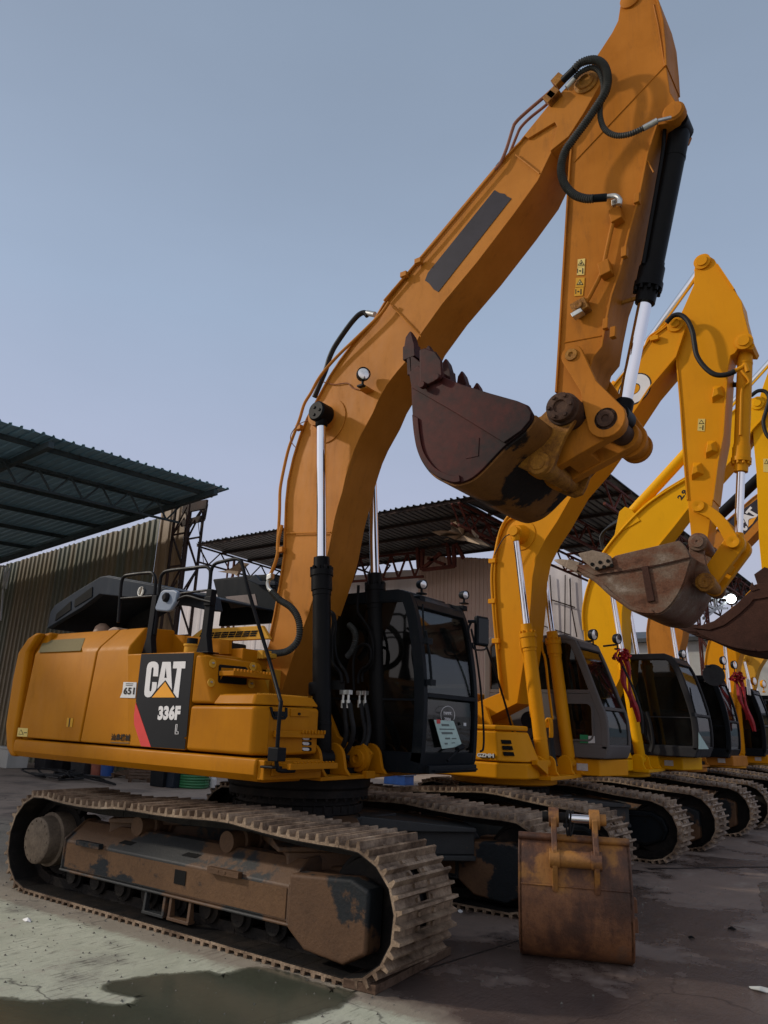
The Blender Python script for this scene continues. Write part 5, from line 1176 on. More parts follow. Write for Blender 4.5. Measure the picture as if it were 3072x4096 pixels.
# rear view mirror hung on the rail (its back shell faces out)
mq = XZ('H', [(830, 280), (850, 265), (920, 265), (945, 280), (935, 340), (895, 405), (870, 412), (800, 405), (790, 390)], -1.35)
mo = MB().prism(mq, -1.38, -1.33).build('mirror', 'mirrorback', E1, bevel=.02, segs=3)
MB().tube(smoothpath(P3('H', [(855, 318), (880, 350), (910, 348), (950, 318), (1000, 306), (1080, 328), (1150, 345)], -1.36), 4), .012, 8).build('mirror_arm', 'black', mo)
q = PY('H', 858, 315, -1.38); MB().lathe((q.x, -1.37, q.z), (0, -1, 0), [(0, .05), (.03, .05), (.05, .03), (.05, 0)], 16).build('mirror_joint', 'black', mo)
q = PY('H', 1140, 340, -1.32); MB().obox(q, (.05, 0, 0), (0, .03, 0), (0, 0, .045)).build('mirror_clamp', 'black', mo, bevel=.006)
hose('cross_rail', 'H', [(945, 290), (1000, 282), (1130, 266)], -1.3, .012, 'black', E1)

# ================================================================== THE OTHER EXCAVATORS OF THE ROW
CR['P'] = (1850, 2300, .4068); CR['Q'] = (2650, 1800, .31643); CR['R'] = (2600, 2500, .28451)
def clean(P, e=.02):
    out = []
    for p in P:
        if not out or (Vector(p)-Vector(out[-1])).length > e: out.append(p)
    return out
def sh(P, dx, dz, s=1): return [(x*s+dx, z*s+dz) for x, z in P]
def upper(root, Yc, body, x1=.5, cx_=.62):
    cabsk = True
    y0 = Yc-1.42; y1 = Yc+1.42
    mb = MB(); mb.box(-3.1, .5, y0+.15, y1-.15, 1.14, 1.24); mb.build('platform_floor', body, root, bevel=.01)
    mb = MB(); mb.prismz([(-2.6, y0+.02), (-3.05, y0+.3), (-3.2, Yc), (-3.05, y1-.3), (-2.6, y1-.02)], 1.15, 2.3); mb.build('counterweight', body, root, bevel=.06, segs=3)
    mb = MB(); mb.box(-2.6, -.75, y0+.01, y1-.3, 1.4, 2.3); mb.build('engine_cover', body, root, bevel=.03)
    mb = MB(); mb.box(-2.5, -.92, y0+.01, Yc-.62, 1.4, 2.3); mb.build('tank', body, root, bevel=.02)
    q = XZ('P', [(335, 2010), (345, 1850), (382, 1845), (395, 1545), (360, 1535), (360, 1530), (380, 1480)], y0)
    mb = MB()
    mb.add([(-.75, y0, 1.33), (x1-.02, y0, 1.33), (x1+.25, y0+.3, 1.33), (x1+.25, Yc-.72, 1.33), (-.75, Yc-.72, 1.33),
            (-.75, y0, 1.71), (x1-.05, y0, 1.71), (x1+.08, y0+.3, 1.71), (x1+.08, Yc-.72, 1.71), (-.75, Yc-.72, 1.71)],
           [[4, 3, 2, 1, 0], [5, 6, 7, 8, 9], [0, 1, 6, 5], [1, 2, 7, 6], [2, 3, 8, 7], [3, 4, 9, 8], [4, 0, 5, 9]])
    tb_ = mb.build('tool_box', body, root, bevel=.025, segs=3)
    mb = MB(); mb.prismz([(-.75, y0), (x1-.05, y0), (x1+.08, y0+.3), (x1+.08, Yc-.72), (-.75, Yc-.72)], 1.722, 1.79); mb.build('tool_box_lid', body, root, bevel=.025, segs=3)
    yt_ = Yc-.95
    mb = MB(); mb.box(-.9, -.2, y0+.02, yt_, 1.8, 2.25); mb.build('fuel_tank', body, root, bevel=.02)
    mb = MB(); mb.prismz([(-3.0, y0), (x1-.04, y0), (x1+.25, y0+.3), (x1+.25, Yc-.72), (-3.0, Yc-.72)], 1.11, 1.318); mb.build('side_sill', body, root, bevel=.03, segs=2)
    for i in range(3):
        z_ = 1.43+i*.075; u_ = (1.71-z_)/.38; xa_ = x1-.05+.03*u_; xb_ = x1+.08+.17*u_
        p_ = Vector((xa_+(xb_-xa_)*.42, y0+.3*.42, z_)); t_ = Vector((xb_-xa_, .3, 0)).normalized()
        mb = MB(); mb.obox(p_, t_*.075, (.006, -.006, 0), (-.008, 0, .024)); mb.build('vent_slot', 'blackhole', tb_, smooth=False)
    mb = MB(); mb.prismz([(-1, Yc-.75), (cx_+.22, Yc-.72), (cx_+.2, Yc-.1), (cx_+.1, Yc+.68), (-1, Yc+.68)], 1.1, 1.15); mb.lathe((0, Yc, .98), (0, 0, 1), [(0, .72), (.02, .78), (.1, .78), (.12, .74)], 48)
    mb.build('front_deck', body, root, bevel=.006)
    for y in (-.66, -.30, .26, .60): bracket(cx_, 1.30, .11, Yc+y-.02, Yc+y+.02, zb=1.15, w=.16, mat=body, parent=root)
    for y in (-.38, .3):
        mb = MB(); mb.prism([(-.8, 1.15), (-.6, 1.85), (-.42, 2.1), (-.25, 2.14), (-.08, 2.05), (.1, 1.6), (.3, 1.3), (.4, 1.15)], Yc+y-.03, Yc+y+.03); mb.build('boom_foot_plate', body, root, bevel=.01)
    if cabsk:
        mb = MB(); mb.prismz([(-.8, Yc+.55), (.72, Yc+.55), (1.25, Yc+.62), (1.42, Yc+1.38), (-.8, Yc+1.42)], 1.13, 1.37); a = mb.build('cab_skirt', body, root, bevel=.02, segs=2)
        mb = MB(); mb.obox((1.0, Yc+.585, 1.25), (.08, .011, 0), (.0, .002, 0), (0, 0, .05)); mb.obox((1.0, Yc+.578, 1.25), (.08, .011, 0), (.0, .002, 0), (0, 0, .05)); mb.build('plate', 'taildull', a)
def frontend(root, Yc, body, up, lo, pin, stick_o, cyl, bucket_o=None, bb=None, sc=None, links=None, name_mat=None, barrel=None, bucketmat='greybucket', frac=.5):
    barrel = barrel or body
    head = [(pin[0]+.16*cos(radians(a)), pin[1]+.16*sin(radians(a))) for a in (-30, 0, 30, 60, 90, 120)]
    foot = [(-.5, 2.05), (-.5, 1.88), (-.36, 1.8), (-.22, 1.85)]
    out = clean(head+up+foot+lo[::-1])
    b = MB().prism(out, Yc-.28, Yc+.22).build('boom', body, root, bevel=.006)
    f_ = MB(); f_.strip(up, Yc-.305, Yc+.245, .02); f_.strip(lo, Yc-.30, Yc+.24, .02); f_.build('flange_plate', body, b)
    h_ = MB(); h_.lathe((cyl[2], Yc-.28, cyl[3]), (0, -1, 0), [(0, .25), (.012, .25), (.02, .16), (.2, .11)], 28); h_.build('cylinder_hub', body, b)
    h_ = MB(); h_.lathe((pin[0], Yc-.28, pin[1]), (0, -1, 0), [(0, .13), (.03, .12), (.035, .07), (.06, .065), (.06, 0)], 24); h_.build('nose_pin', body, b)
    for y in (-.47, .43):
        c_ = cylinder(root, 'boom_cylinder', (cyl[0], Yc+y, cyl[1]), (cyl[2], Yc+y, cyl[3]), cyl[4], .095, .05, barrel, pinr=.06, pinw=.17, cap=None)
    if stick_o:
        s_ = MB().prism(stick_o, Yc-.22, Yc+.14).build('stick', body, root, bevel=.008)
        return b, s_
    return b, None

# ---- second excavator: orange-yellow with a grey cab
Y2 = 4.4
E2 = thing('excavator', 'second excavator in the row, fresh orange yellow paint and a grey cab', 'excavator', (0, Y2, 0), 'excavators parked side by side in a row')
undercarriage(E2, Y2, .62, 2.55, .0, 0, xf=1.82, xr=-1.9, rf=.44, rr=.44, style='round', paintm='cabblack', crown=.12)
upper(E2, Y2, 'orange', x1=.68, cx_=.86)
BF = Y2-.28
up2 = XZ('A', [(760, 800), (600, 920), (510, 1060), (380, 1210), (270, 1340)], BF)+XZ('B', [(330, 80), (285, 120), (250, 200), (230, 300), (222, 420), (235, 600), (250, 760), (265, 900), (275, 1000)], BF)
lo2 = XZ('A', [(880, 850), (810, 1060), (600, 1310), (430, 1570), (200, 1900), (0, 2130)], BF)+XZ('B', [(560, 110), (500, 200), (450, 300), (430, 400), (420, 550), (405, 700), (375, 900), (350, 1060)], BF)
lo2 = clean(lo2); up2 = clean(up2)
SF = Y2-.22
st2 = XZ('A', [(962, 330), (966, 285), (990, 252), (1030, 240), (1080, 250), (1120, 275), (1145, 318), (1280, 520), (1340, 610), (1355, 700), (1400, 870), (1442, 968), (1425, 1000), (1310, 995), (1285, 1030), (1250, 1050), (1225, 1180), (1190, 1700), (1150, 1900), (1110, 2212)], SF)+XZ('B', [(1345, 200), (1330, 240), (1270, 240), (1258, 190)], SF)+XZ('A', [(905, 2212), (880, 1900), (850, 1450), (818, 1080), (830, 760), (880, 650), (955, 480)], SF)
b2, s2 = frontend(E2, Y2, 'orange', up2, lo2, (3.02, 7.58), clean(st2), (.86, 1.31, .47, 4.68, .545))
f_ = MB(); f_.strip(clean(XZ('A', [(1145, 318), (1280, 520)], SF)), SF-.02, SF+.38, .02); f_.strip(clean(XZ('A', [(1225, 1180), (1190, 1700), (1150, 1900), (1110, 2212)], SF)), SF-.02, SF+.38, .02); f_.strip(clean(XZ('A', [(905, 2212), (880, 1900), (850, 1450), (818, 1080)], SF)), SF-.02, SF+.38, .02); f_.build('flange_plate', 'orange', s2)
for a in ((1025, 300), (1360, 940)):
    q = PY('A', *a, SF); mb = MB(); mb.lathe((q.x, SF, q.z), (0, -1, 0), [(0, .12), (.03, .12), (.035, .08), (.055, .075), (.055, 0)], 24); mb.build('stick_pin', 'orange', s2)
for a in ((1140, 1365), (1090, 1810), (975, 1985)):
    q = PY('A', *a, SF); mb = MB(); mb.add([(q.x-.07, SF, q.z-.12), (q.x+.1, SF, q.z-.05), (q.x+.08, SF, q.z+.12), (q.x-.03, SF, q.z+.14), (q.x-.05, SF-.08, q.z-.06), (q.x+.04, SF-.08, q.z-.03), (q.x+.03, SF-.08, q.z+.06), (q.x-.02, SF-.08, q.z+.06)], [[0, 1, 5, 4], [1, 2, 6, 5], [2, 3, 7, 6], [3, 0, 4, 7], [4, 5, 6, 7]]); mb.build('pipe_lug', 'orange', s2, bevel=.01)
s1 = MB().prism(XZ('A', [(992, 1560), (1048, 1560), (1042, 1660), (985, 1655)], SF), SF-.006, SF-.001).build('warning_sticker', 'sticker', s2, smooth=False)
MB().prism(XZ('A', [(1018, 1568), (1040, 1600), (996, 1600)], SF), SF-.009, SF-.006).build('pictogram', 'ink', s1, smooth=False); MB().prism(XZ('A', [(1018, 1576), (1032, 1596), (1004, 1596)], SF), SF-.011, SF-.009).build('pictogram', 'sticker', s1, smooth=False)
MB().prism(XZ('A', [(1026, 1612), (1034, 1612), (1032, 1650), (1024, 1650)], SF), SF-.009, SF-.006).build('pictogram', 'ink', s1, smooth=False); MB().prism(XZ('A', [(1000, 1630), (1020, 1630), (1020, 1634), (1000, 1634)], SF), SF-.009, SF-.006).build('pictogram', 'ink', s1, smooth=False)
def lettertext(k, txt, bl, br, tl, Y, mat, parent, bold=0): return text_at(k, txt, bl, br, tl, Y, mat, parent, bold=bold)
# the last figure of the model number on the boom shows as a white ring with a dark outline
def ring_letter(cx_, cz_, rx, rz, ang, Y, mat, parent, inner=.45, off=.004, name='letter'):
    n = 28; mb = MB(); vs = []; ca, sa = cos(ang), sin(ang)
    for r in (1, inner):
        for i in range(n):
            t = 2*pi*i/n; x = rx*r*cos(t); z = rz*r*sin(t); vs.append((cx_+x*ca-z*sa, Y-off, cz_+x*sa+z*ca))
    mb.add(vs, [[i, (i+1) % n, n+(i+1) % n, n+i] for i in range(n)]); return mb.build(name, mat, parent, smooth=False)
q = PY('A', 478, 1320, BF)
ring_letter(q.x, q.z, .27, .235, radians(40), BF, 'ink', b2, .3, .003); ring_letter(q.x, q.z, .25, .215, radians(40), BF, 'letter', b2, .38, .006)
MB().prism(XZ('A', [(395, 1500), (448, 1430), (455, 1436), (415, 1500), (400, 1512)], BF), BF-.004, BF-.001).build('letter', 'ink', b2, smooth=False)
# hoses, pipes
hose('boom_pipe', 'B', [(335, 72), (300, 90), (262, 160), (240, 260), (222, 330), (217, 430), (228, 600), (243, 760), (258, 920), (266, 1020)], BF-.04, .02, 'orange', b2)
hose('boom_pipe', 'B', [(325, 92), (290, 120), (258, 190), (238, 290), (232, 420), (240, 600), (255, 780)], BF-.03, .016, 'orange', b2)
hose('boom_pipe', 'A', [(760, 760), (700, 830), (600, 900), (560, 990), (500, 1090), (380, 1240), (270, 1370)], BF+.1, .02, 'orange', b2)
hose('rubber_hose', 'A', [(735, 785), (790, 730), (850, 725), (905, 770), (945, 860), (960, 950), (980, 1050), (1040, 1140), (1120, 1200), (1210, 1205), (1290, 1175)], BF-.12, .036, 'rubber', b2)
hose('elbow', 'A', [(1210, 1205), (1290, 1172), (1350, 1140), (1370, 1125), (1390, 1180)], BF-.1, .03, 'orange', b2)
hose('rubber_hose', 'A', [(1180, 1235), (1240, 1275), (1290, 1285), (1330, 1270)], Y2+.1, .036, 'rubber', b2)
for k_, a in (('B', (222, 318)), ('B', (220, 528)), ('B', (240, 735)), ('A', (640, 912))):
    q = PY(k_, *a, BF-.04); MB().obox(q, (.06, 0, 0), (0, .03, 0), (0, 0, .035)).build('pipe_clamp', 'orange', b2, bevel=.005)
hose('grease_line', 'B', [(320, 175), (290, 190), (270, 215), (250, 250), (232, 285)], BF-.2, .008, 'rubber', b2)
# stick cylinder behind the boom
a = PY('A', 960, 420, Y2-.05); b_ = PY('A', 520, 1030, Y2-.05); d = (a-b_).normalized()
cylinder(E2, 'stick_cylinder', b_-d*2.3, a+d*.25, .42, .1, .055, 'orange', pinw=.2, cap=None)
# bucket cylinder, links
t_ = PY('A', 1372, 950, Y2-.04); l_ = PY('B', 1503, 232, Y2-.04)
cylinder(E2, 'bucket_cylinder', (t_.x, Y2-.04, t_.z), (l_.x, Y2-.04, l_.z), .62, .1, .055, 'orange', pinw=.2, cap=None, pinr=.06)
hose('steel_line', 'A', [(1330, 1140), (1345, 1180), (1400, 1260), (1345, 1320), (1335, 1500), (1330, 1690)], Y2-.16, .018, 'orange', E2)
def plate_link(root, P, y, t, mat, name='idler_link'): return MB().prism(P, y-t/2, y+t/2).build(name, mat, root, bevel=.01)
L2 = XZ('B', [(1265, 35), (1272, 10), (1300, 2), (1335, 15), (1400, 60), (1450, 110), (1500, 185), (1502, 225), (1485, 248), (1450, 245), (1435, 215), (1400, 150), (1350, 95), (1300, 72), (1270, 62)], Y2-.32)
plate_link(E2, L2, Y2-.32, .05, 'orange'); plate_link(E2, L2, Y2+.24, .05, 'orange')
A = Vector(XZ('B', [(1300, 35)], Y2-.3)[0]); B = Vector(XZ('B', [(1480, 222)], Y2-.3)[0])
for p_ in (A, B): mb = MB(); mb.lathe((p_.x, Y2-.34, p_.y), (0, -1, 0), [(-.6, .08), (0, .085), (.03, .08), (.03, .02), (.02, 0)], 24); mb.build('link_pin', 'orange', E2)
C2_ = Vector(XZ('B', [(1335, 428)], Y2-.28)[0]); d = (C2_-B).normalized(); n = Vector((-d.y, d.x))
P = [B+(-d*cos(u)+n*sin(u))*.13 for u in [(-pi/2+pi*i/10) for i in range(11)]]+[C2_+(d*cos(u)+n*sin(u))*.12 for u in [(pi/2-pi*i/10) for i in range(11)]]
mb = MB(); mb.prism([(p.x, p.y) for p in P], Y2-.28, Y2-.16); mb.prism([(p.x, p.y) for p in P], Y2+.08, Y2+.2); mb.prism([tuple(B+d*.25+n*.1), tuple(C2_-d*.25+n*.1), tuple(C2_-d*.25-n*.1), tuple(B+d*.25-n*.1)], Y2-.17, Y2+.09); mb.build('power_link', 'orange', E2, bevel=.012)
YN = Y2-.72
bk2 = XZ('E', [(185, 690), (210, 725), (320, 790), (380, 840), (450, 905), (540, 970), (620, 1025), (700, 1052), (780, 1056), (850, 1042), (920, 980), (980, 890), (1020, 800), (1050, 700), (1075, 620)], YN)
rim2 = XZ('E', [(1040, 560), (1020, 530), (985, 500), (850, 532), (600, 590), (500, 615), (400, 700), (260, 690)], YN)
ears2 = XZ('E', [(1050, 720), (1060, 600), (1060, 500), (1085, 468), (1130, 455), (1170, 475), (1185, 520), (1175, 600), (1190, 680), (1215, 740), (1245, 800), (1240, 850), (1210, 875), (1150, 880), (1080, 830)], Y2-.4)
bb2 = bucket(E2, bk2, YN, Y2+.66, 'greybucket', (-1, .38), (.38, 1), 5, ears=(ears2, (Y2-.42, Y2+.26)), rim_pts=rim2, toothL=.34, edge=XZ('E', [(200, 690), (340, 765), (600, 725), (850, 680), (1068, 628), (1040, 562), (1018, 532), (985, 502), (850, 534), (600, 592), (500, 617), (400, 690), (300, 680)], YN))
w1 = MB(); w1.prism(XZ('E', [(220, 600), (330, 575), (435, 600), (470, 625), (485, 690), (350, 730), (250, 650)], YN-.03), YN-.07, YN-.03); wo_ = w1.build('side_cutter', 'toothsteel', bb2, bevel=.012)
for a in ((322, 680), (382, 665), (442, 655), (357, 712), (412, 700), (470, 688)):
    q = PY('E', *a, YN-.07); MB().cyl((q.x, YN-.08, q.z), (q.x, YN-.068, q.z), .026, 12).build('bolt_hole', 'blackhole', wo_)
MB().prism(XZ('E', [(698, 700), (750, 690), (803, 960), (745, 970)], YN), YN-.03, YN).build('wear_bar', 'darkbucket', bb2, bevel=.008)
MB().strip(XZ('E', [(350, 755), (600, 725), (850, 680), (1070, 625)], YN), YN-.02, YN, .03).build('weld_bar', 'darkbucket', bb2)
for a, m_ in (((1125, 510), 'greybucket'), ((1180, 815), 'earrust')):
    q = PY('E', *a, Y2-.45); mb = MB(); mb.lathe((q.x, Y2-.42, q.z), (0, -1, 0), [(-.7, .06), (0, .13), (.05, .12), (.055, .085), (.075, .08), (.075, .02), (.06, 0)], 28); mb.build('bucket_pin', m_, bb2, bevel=.003)
# cab: grey, with a small lower side window
cab(E2, [(1.38, 1.39), (1.44, 1.55), (1.43, 1.95), (1.34, 2.2), (1.14, 2.75), (1.0, 3.08)], -.6, Y2+.5, Y2+1.5, 1.38, 3.2, 'cabgrey', 'panel', 'darkglass', split=2.1)
mb = MB(); mb.prism([(1.0, 3.1), (.85, 3.19), (.5, 3.22), (.5, 3.15)], Y2+.48, Y2+1.52); mb.build('roof_cap', 'cabgrey', E2, bevel=.03)
for a, X in (((1185, 80), .95), ((1385, 115), 1.0)):
    q = PX('J', *a, X); lamp(E2, q, (.95, -.25, -.1), .09)
    mb = MB(); mb.beam((q.x-.25, q.y, q.z-.12), (q.x-.02, q.y, q.z-.1), .04, .03); mb.build('lamp_bracket', 'cabblack', E2, bevel=.004)
q = XZ('J', [(1078, 910), (1145, 912), (1145, 980), (1078, 978)], Y2+.49); MB().prism(q, Y2+.487, Y2+.492).build('green_sticker', 'greensticker', E2, smooth=False)
q = XZ('J', [(1148, 920), (1200, 922), (1203, 980), (1148, 980)], Y2+.49); MB().prism(q, Y2+.487, Y2+.492).build('white_sticker', 'white', E2, smooth=False)
# lettering on the tool box side
YS = Y2-1.42
wo2 = text_at('P', 'GZMM', (150, 1790), (318, 1800), (152, 1750), YS, 'ink', E2, bold=.03, off=.004); text_at('P', 'GZMM', (150, 1788), (316, 1796), (152, 1750), YS, 'white', E2, bold=.010, off=.02)
# rail and round mirror
rp = [('P', (232, 690), .2), ('P', (290, 860), .25), ('P', (400, 1200), .3), ('P', (500, 1560), .38), ('P', (525, 1640), .4), ('P', (510, 1720), .4), ('P', (440, 1820), .4), ('P', (400, 1890), .4), ('P', (378, 1935), .4)]
MB().tube(smoothpath([PX(k_, *a, X) for k_, a, X in rp], 4), .016, 8).build('hand_rail', 'black', E2)
MB().tube(smoothpath([PX('P', *a, .42) for a in ((525, 1610), (570, 1640), (640, 1635), (685, 1600), (695, 1520), (690, 1440))], 4), .011, 8).build('mirror_arm', 'black', E2)
q = PX('P', 655, 1425, .45); mb = MB(); mb.lathe(q, (.25, -.95, .05), [(-.02, 0), (-.02, .1), (0, .125), (.01, .12), (.012, 0)], 28); mo2 = mb.build('round_mirror', 'black', E2)
# hydraulic lines between the boom cylinders
for dx, yy in ((0, -.2), (.05, -.13), (.0, .05), (.05, .12)):
    hose('steel_line', 'P', [(820+dx*400, 1500), (822+dx*400, 1440), (840+dx*300, 1415), (860+dx*300, 1440), (865+dx*300, 1560), (860+dx*300, 1600)], Y2+yy, .02, 'orange', E2)
    hose('hydraulic_hose', 'P', [(862+dx*300, 1600), (868+dx*300, 1700), (890+dx*250, 1800), (920, 1880)], Y2+yy, .028, 'rubber', E2)
hose('steel_line', 'P', [(570, 650), (580, 740), (610, 840), (650, 1150), (680, 1400)], Y2-.36, .02, 'orange', E2)
hose('steel_line', 'P', [(780, 660), (785, 740), (815, 840), (850, 1150), (885, 1420)], Y2+.3, .02, 'orange', E2)
mb = MB(); mb.prismx([(Y2-1.0, 1.3), (Y2-1.0, 1.36), (Y2-.66, 1.36), (Y2-.66, 1.16), (Y2-.75, 1.2)], .93, 1.02); mb.build('front_step', 'orange', E2, bevel=.01)

# red satin bows tied to the second and fourth machines' cabs
def bow(p, s, label):
    t = thing('ribbon_bow', label, 'ribbon', tuple(p), 'red ribbon bows tied to cabs')
    rnd = random.Random(3); p = Vector(p)
    fl = MB()
    for i in range(46):
        a = rnd.uniform(0, 2*pi); e = rnd.uniform(-1.1, 1.3); r = rnd.uniform(.05, .15)*s
        d = Vector((cos(a)*cos(e), sin(a)*cos(e), sin(e)*.75)); c = p+d*r; t1 = d.orthogonal().normalized(); t1.rotate(Matrix.Rotation(rnd.uniform(0, 6), 3, d)); t2 = d.cross(t1)
        w = rnd.uniform(.03, .06)*s
        P = [c-t1*w-t2*w*.3, c-t1*w*.4+d*w*.8, c+t1*w*.4+d*w*.8, c+t1*w-t2*w*.3, c+t1*w*.6+t2*w, c-t1*w*.6+t2*w]
        fl.add([*P], [[0, 1, 2, 3], [3, 4, 5, 0], [0, 5, 1], [2, 4, 3]]); fl.add([*[q*1.0 for q in P]], [])
    fl.build('rosette', 'cloth', t, smooth=False)
    for dx, dz, ln in ((.05, 0, .95), (-.05, .05, .75)):
        tl = MB(); n = 12; vs = []
        for i in range(n+1):
            u = i/n; c = p+Vector((dx*s+.18*s*u+.02*sin(u*9), -.02+.03*sin(u*7), -ln*s*1.15*u)); w = .035*s*(1+.4*sin(u*8+dx*30))
            vs += [c-Vector((w, w*.4, 0)), c+Vector((w*.2, -w*.5, .01)), c+Vector((w, w*.3, 0))]
        fs = []
        for i in range(n):
            for k in range(2): fs.append([i*3+k, i*3+k+1, i*3+k+4, i*3+k+3])
        tl.add(vs, fs); tl.build('ribbon_tail', 'cloth', t)
    return t
bow(PX('J', 1425, 262, 1.28), .95, 'red ribbon bow tied to the front corner of the grey cab')

# ---- third excavator: bright yellow
Y3 = 8.75
E3 = thing('excavator', 'third excavator in the row, bright yellow with a charcoal cab and figures on its boom', 'excavator', (0, Y3, 0), 'excavators parked side by side in a row')
undercarriage(E3, Y3, .68, 2.6, .0, 0, xf=1.9, xr=-1.95, rf=.45, rr=.45, style='guard', crown=.1)
upper(E3, Y3, 'sunyel', cx_=.8)
BF3 = Y3-.28
up3 = [(3.2, 8.1)]+XZ('A', [(1240, 1530)], BF3)+XZ('E', [(1030, 20), (880, 110), (720, 228), (600, 345), (500, 455), (400, 590), (345, 690), (300, 800), (270, 950), (258, 1050), (262, 1180), (272, 1300)], BF3)+[(-.2, 3.0), (-.32, 2.4)]
lo3 = [(3.5, 7.7)]+XZ('A', [(1430, 1640), (1310, 1830)], BF3)+XZ('E', [(1050, 255), (950, 385), (835, 525), (700, 700), (600, 860), (555, 960), (545, 1060), (548, 1240)], BF3)+[(.42, 2.8), (.1, 2.2)]
st3 = XZ('A', [(1580, 1040), (1500, 1330), (1440, 1550), (1430, 1640), (1440, 1800)], Y3-.22)+XZ('E', [(1572, 0), (1590, 500), (1615, 760), (1660, 760)], Y3-.22)
st3 = [(3.9, 9.2), (3.75, 9.0)]+st3[1:]+[(3.45, 4.6), (3.6, 5.5), (3.95, 7.2), (4.2, 7.6), (4.1, 8.4)]
b3, s3 = frontend(E3, Y3, 'sunyel', clean(up3), clean(lo3), (3.35, 7.93), clean(st3), (.8, 1.31, .34, 5.05, .5))
hose('rubber_hose', 'A', [(1415, 1375), (1470, 1335), (1530, 1340), (1560, 1400), (1535, 1500), (1515, 1580), (1530, 1660), (1560, 1710), (1620, 1740)], BF3-.1, .036, 'rubber', b3)
hose('boom_pipe', 'E', [(1035, 32), (880, 125), (720, 240), (560, 400), (400, 600), (300, 810), (262, 950), (248, 1060), (255, 1180)], BF3-.03, .02, 'sunyel', b3)
text_at('E', '2.9', (1000, 195), (1052, 130), (970, 165), BF3, 'ink', b3, bold=.008, off=.003)
a = PY('E', 603, 312, Y3-.05); b_ = PY('A', 1510, 1200, Y3-.05)
c3 = cylinder(E3, 'stick_cylinder', (a.x, Y3-.05, a.z), (b_.x+.6, Y3-.05, b_.z+.65), .55, .115, .06, 'sunyel', pinw=.25, cap=None)
mb = MB(); mb.prism([(a.x-.25, a.z-.45), (a.x-.12, a.z+.05), (a.x, a.z+.14), (a.x+.13, a.z+.06), (a.x+.3, a.z-.2)], Y3-.3, Y3-.22); mb.prism([(a.x-.25, a.z-.45), (a.x-.12, a.z+.05), (a.x, a.z+.14), (a.x+.13, a.z+.06), (a.x+.3, a.z-.2)], Y3+.12, Y3+.2); mb.build('cylinder_lug', 'sunyel', b3, bevel=.01)
for i in range(6):
    hose('boom_hose', 'E', [(560-i*5, 320+i*6), (470-i*9, 375+i*8), (415-i*6, 430+i*8), (400-i*2, 500+i*5), (392+i*3, 570)], Y3+.05-.05*i, .025, 'rubber', b3)
s1 = MB().prism(XZ('A', [(1515, 1880), (1560, 1880), (1560, 1990), (1515, 1985)], Y3-.22), Y3-.226, Y3-.221).build('warning_sticker', 'sticker', s3, smooth=False)
MB().prism(XZ('A', [(1540, 1885), (1558, 1922), (1522, 1922)], Y3-.22), Y3-.229, Y3-.226).build('pictogram', 'ink', s1, smooth=False); MB().prism(XZ('A', [(1540, 1893), (1551, 1918), (1528, 1918)], Y3-.22), Y3-.231, Y3-.229).build('pictogram', 'sticker', s1, smooth=False)
YN3 = Y3-.72
bk3 = XZ('E', [(1090, 1165), (1110, 1190), (1200, 1240), (1350, 1300), (1500, 1333), (1640, 1340)], YN3)
e3 = bk3[-1]; bk3 += [(e3[0]+.45, e3[1]+.12), (e3[0]+.75, e3[1]+.5), (e3[0]+.8, e3[1]+.95)]
rim3 = [(e3[0]+.65, e3[1]+1.25)]+XZ('E', [(1659, 820), (1560, 835), (1530, 880), (1400, 1000), (1250, 1112)], YN3)
bb3 = bucket(E3, bk3, YN3, Y3+.7, 'darkbucket', (-1, .1), (.1, 1), 5, rim_pts=rim3, toothL=.3)
mb = MB(); mb.prism(XZ('E', [(1540, 815), (1560, 850), (1600, 870), (1540, 890), (1520, 870)], YN3), YN3-.04, YN3); mb.build('side_cutter', 'darkbucket', bb3, bevel=.01)
mb = MB(); q = PY('E', 1650, 800, Y3-.3); mb.prism([(q.x-.18, q.z+.1), (q.x, q.z+.22), (q.x+.25, q.z+.1), (q.x+.5, q.z-.5), (q.x+.2, q.z-.6), (q.x-.1, q.z-.3)], Y3-.42, Y3-.36); mb.prism([(q.x-.18, q.z+.1), (q.x, q.z+.22), (q.x+.25, q.z+.1), (q.x+.5, q.z-.5), (q.x+.2, q.z-.6), (q.x-.1, q.z-.3)], Y3+.28, Y3+.34); mb.build('ear_plate', 'darkbucket', bb3, bevel=.01)
cab(E3, [(1.6, 1.42), (1.68, 1.6), (1.68, 2.05), (1.6, 2.45), (1.45, 2.95), (1.32, 3.2)], -.5, Y3+.2, Y3+1.3, 1.38, 3.3, 'cabdark', 'dark', 'glass', split=2.15)
mb = MB(); q = PX('K', 665, 190, 1.2); lamp(E3, q, (.9, -.3, -.1), .085); q = PX('R', 600, 480, 1.3)
tri = [PX('R', *a, 1.69) for a in ((680, 1510), (825, 1745), (682, 1745))]; MB().prismx([(v.y, v.z) for v in tri], 1.69, 1.695).build('notice_sheet', 'paper', E3, smooth=False)
mb = MB(); mb.tube([PX('R', *a, 1.7) for a in ((560, 880), (590, 1050), (640, 1240))], .014, 6); q = PX('R', 625, 1260, 1.7); mb.obox(q, (.03, 0, 0), (0, .09, 0), (0, 0, .035)); mb.build('wiper', 'cabblack', E3)
for i in range(3):
    hose('hydraulic_hose', 'K', [(130+i*60, 860), (185+i*40, 900), (215+i*40, 1000), (240+i*40, 1150), (300+i*12, 1250), (265+i*20, 1330)], Y3+.2-.1*i, .03, 'rubber', E3)
hose('hand_rail', 'J', [(1430, 340), (1500, 480), (1560, 640), (1590, 760), (1595, 900)], Y2+1.6, .018, 'rubber', E3)

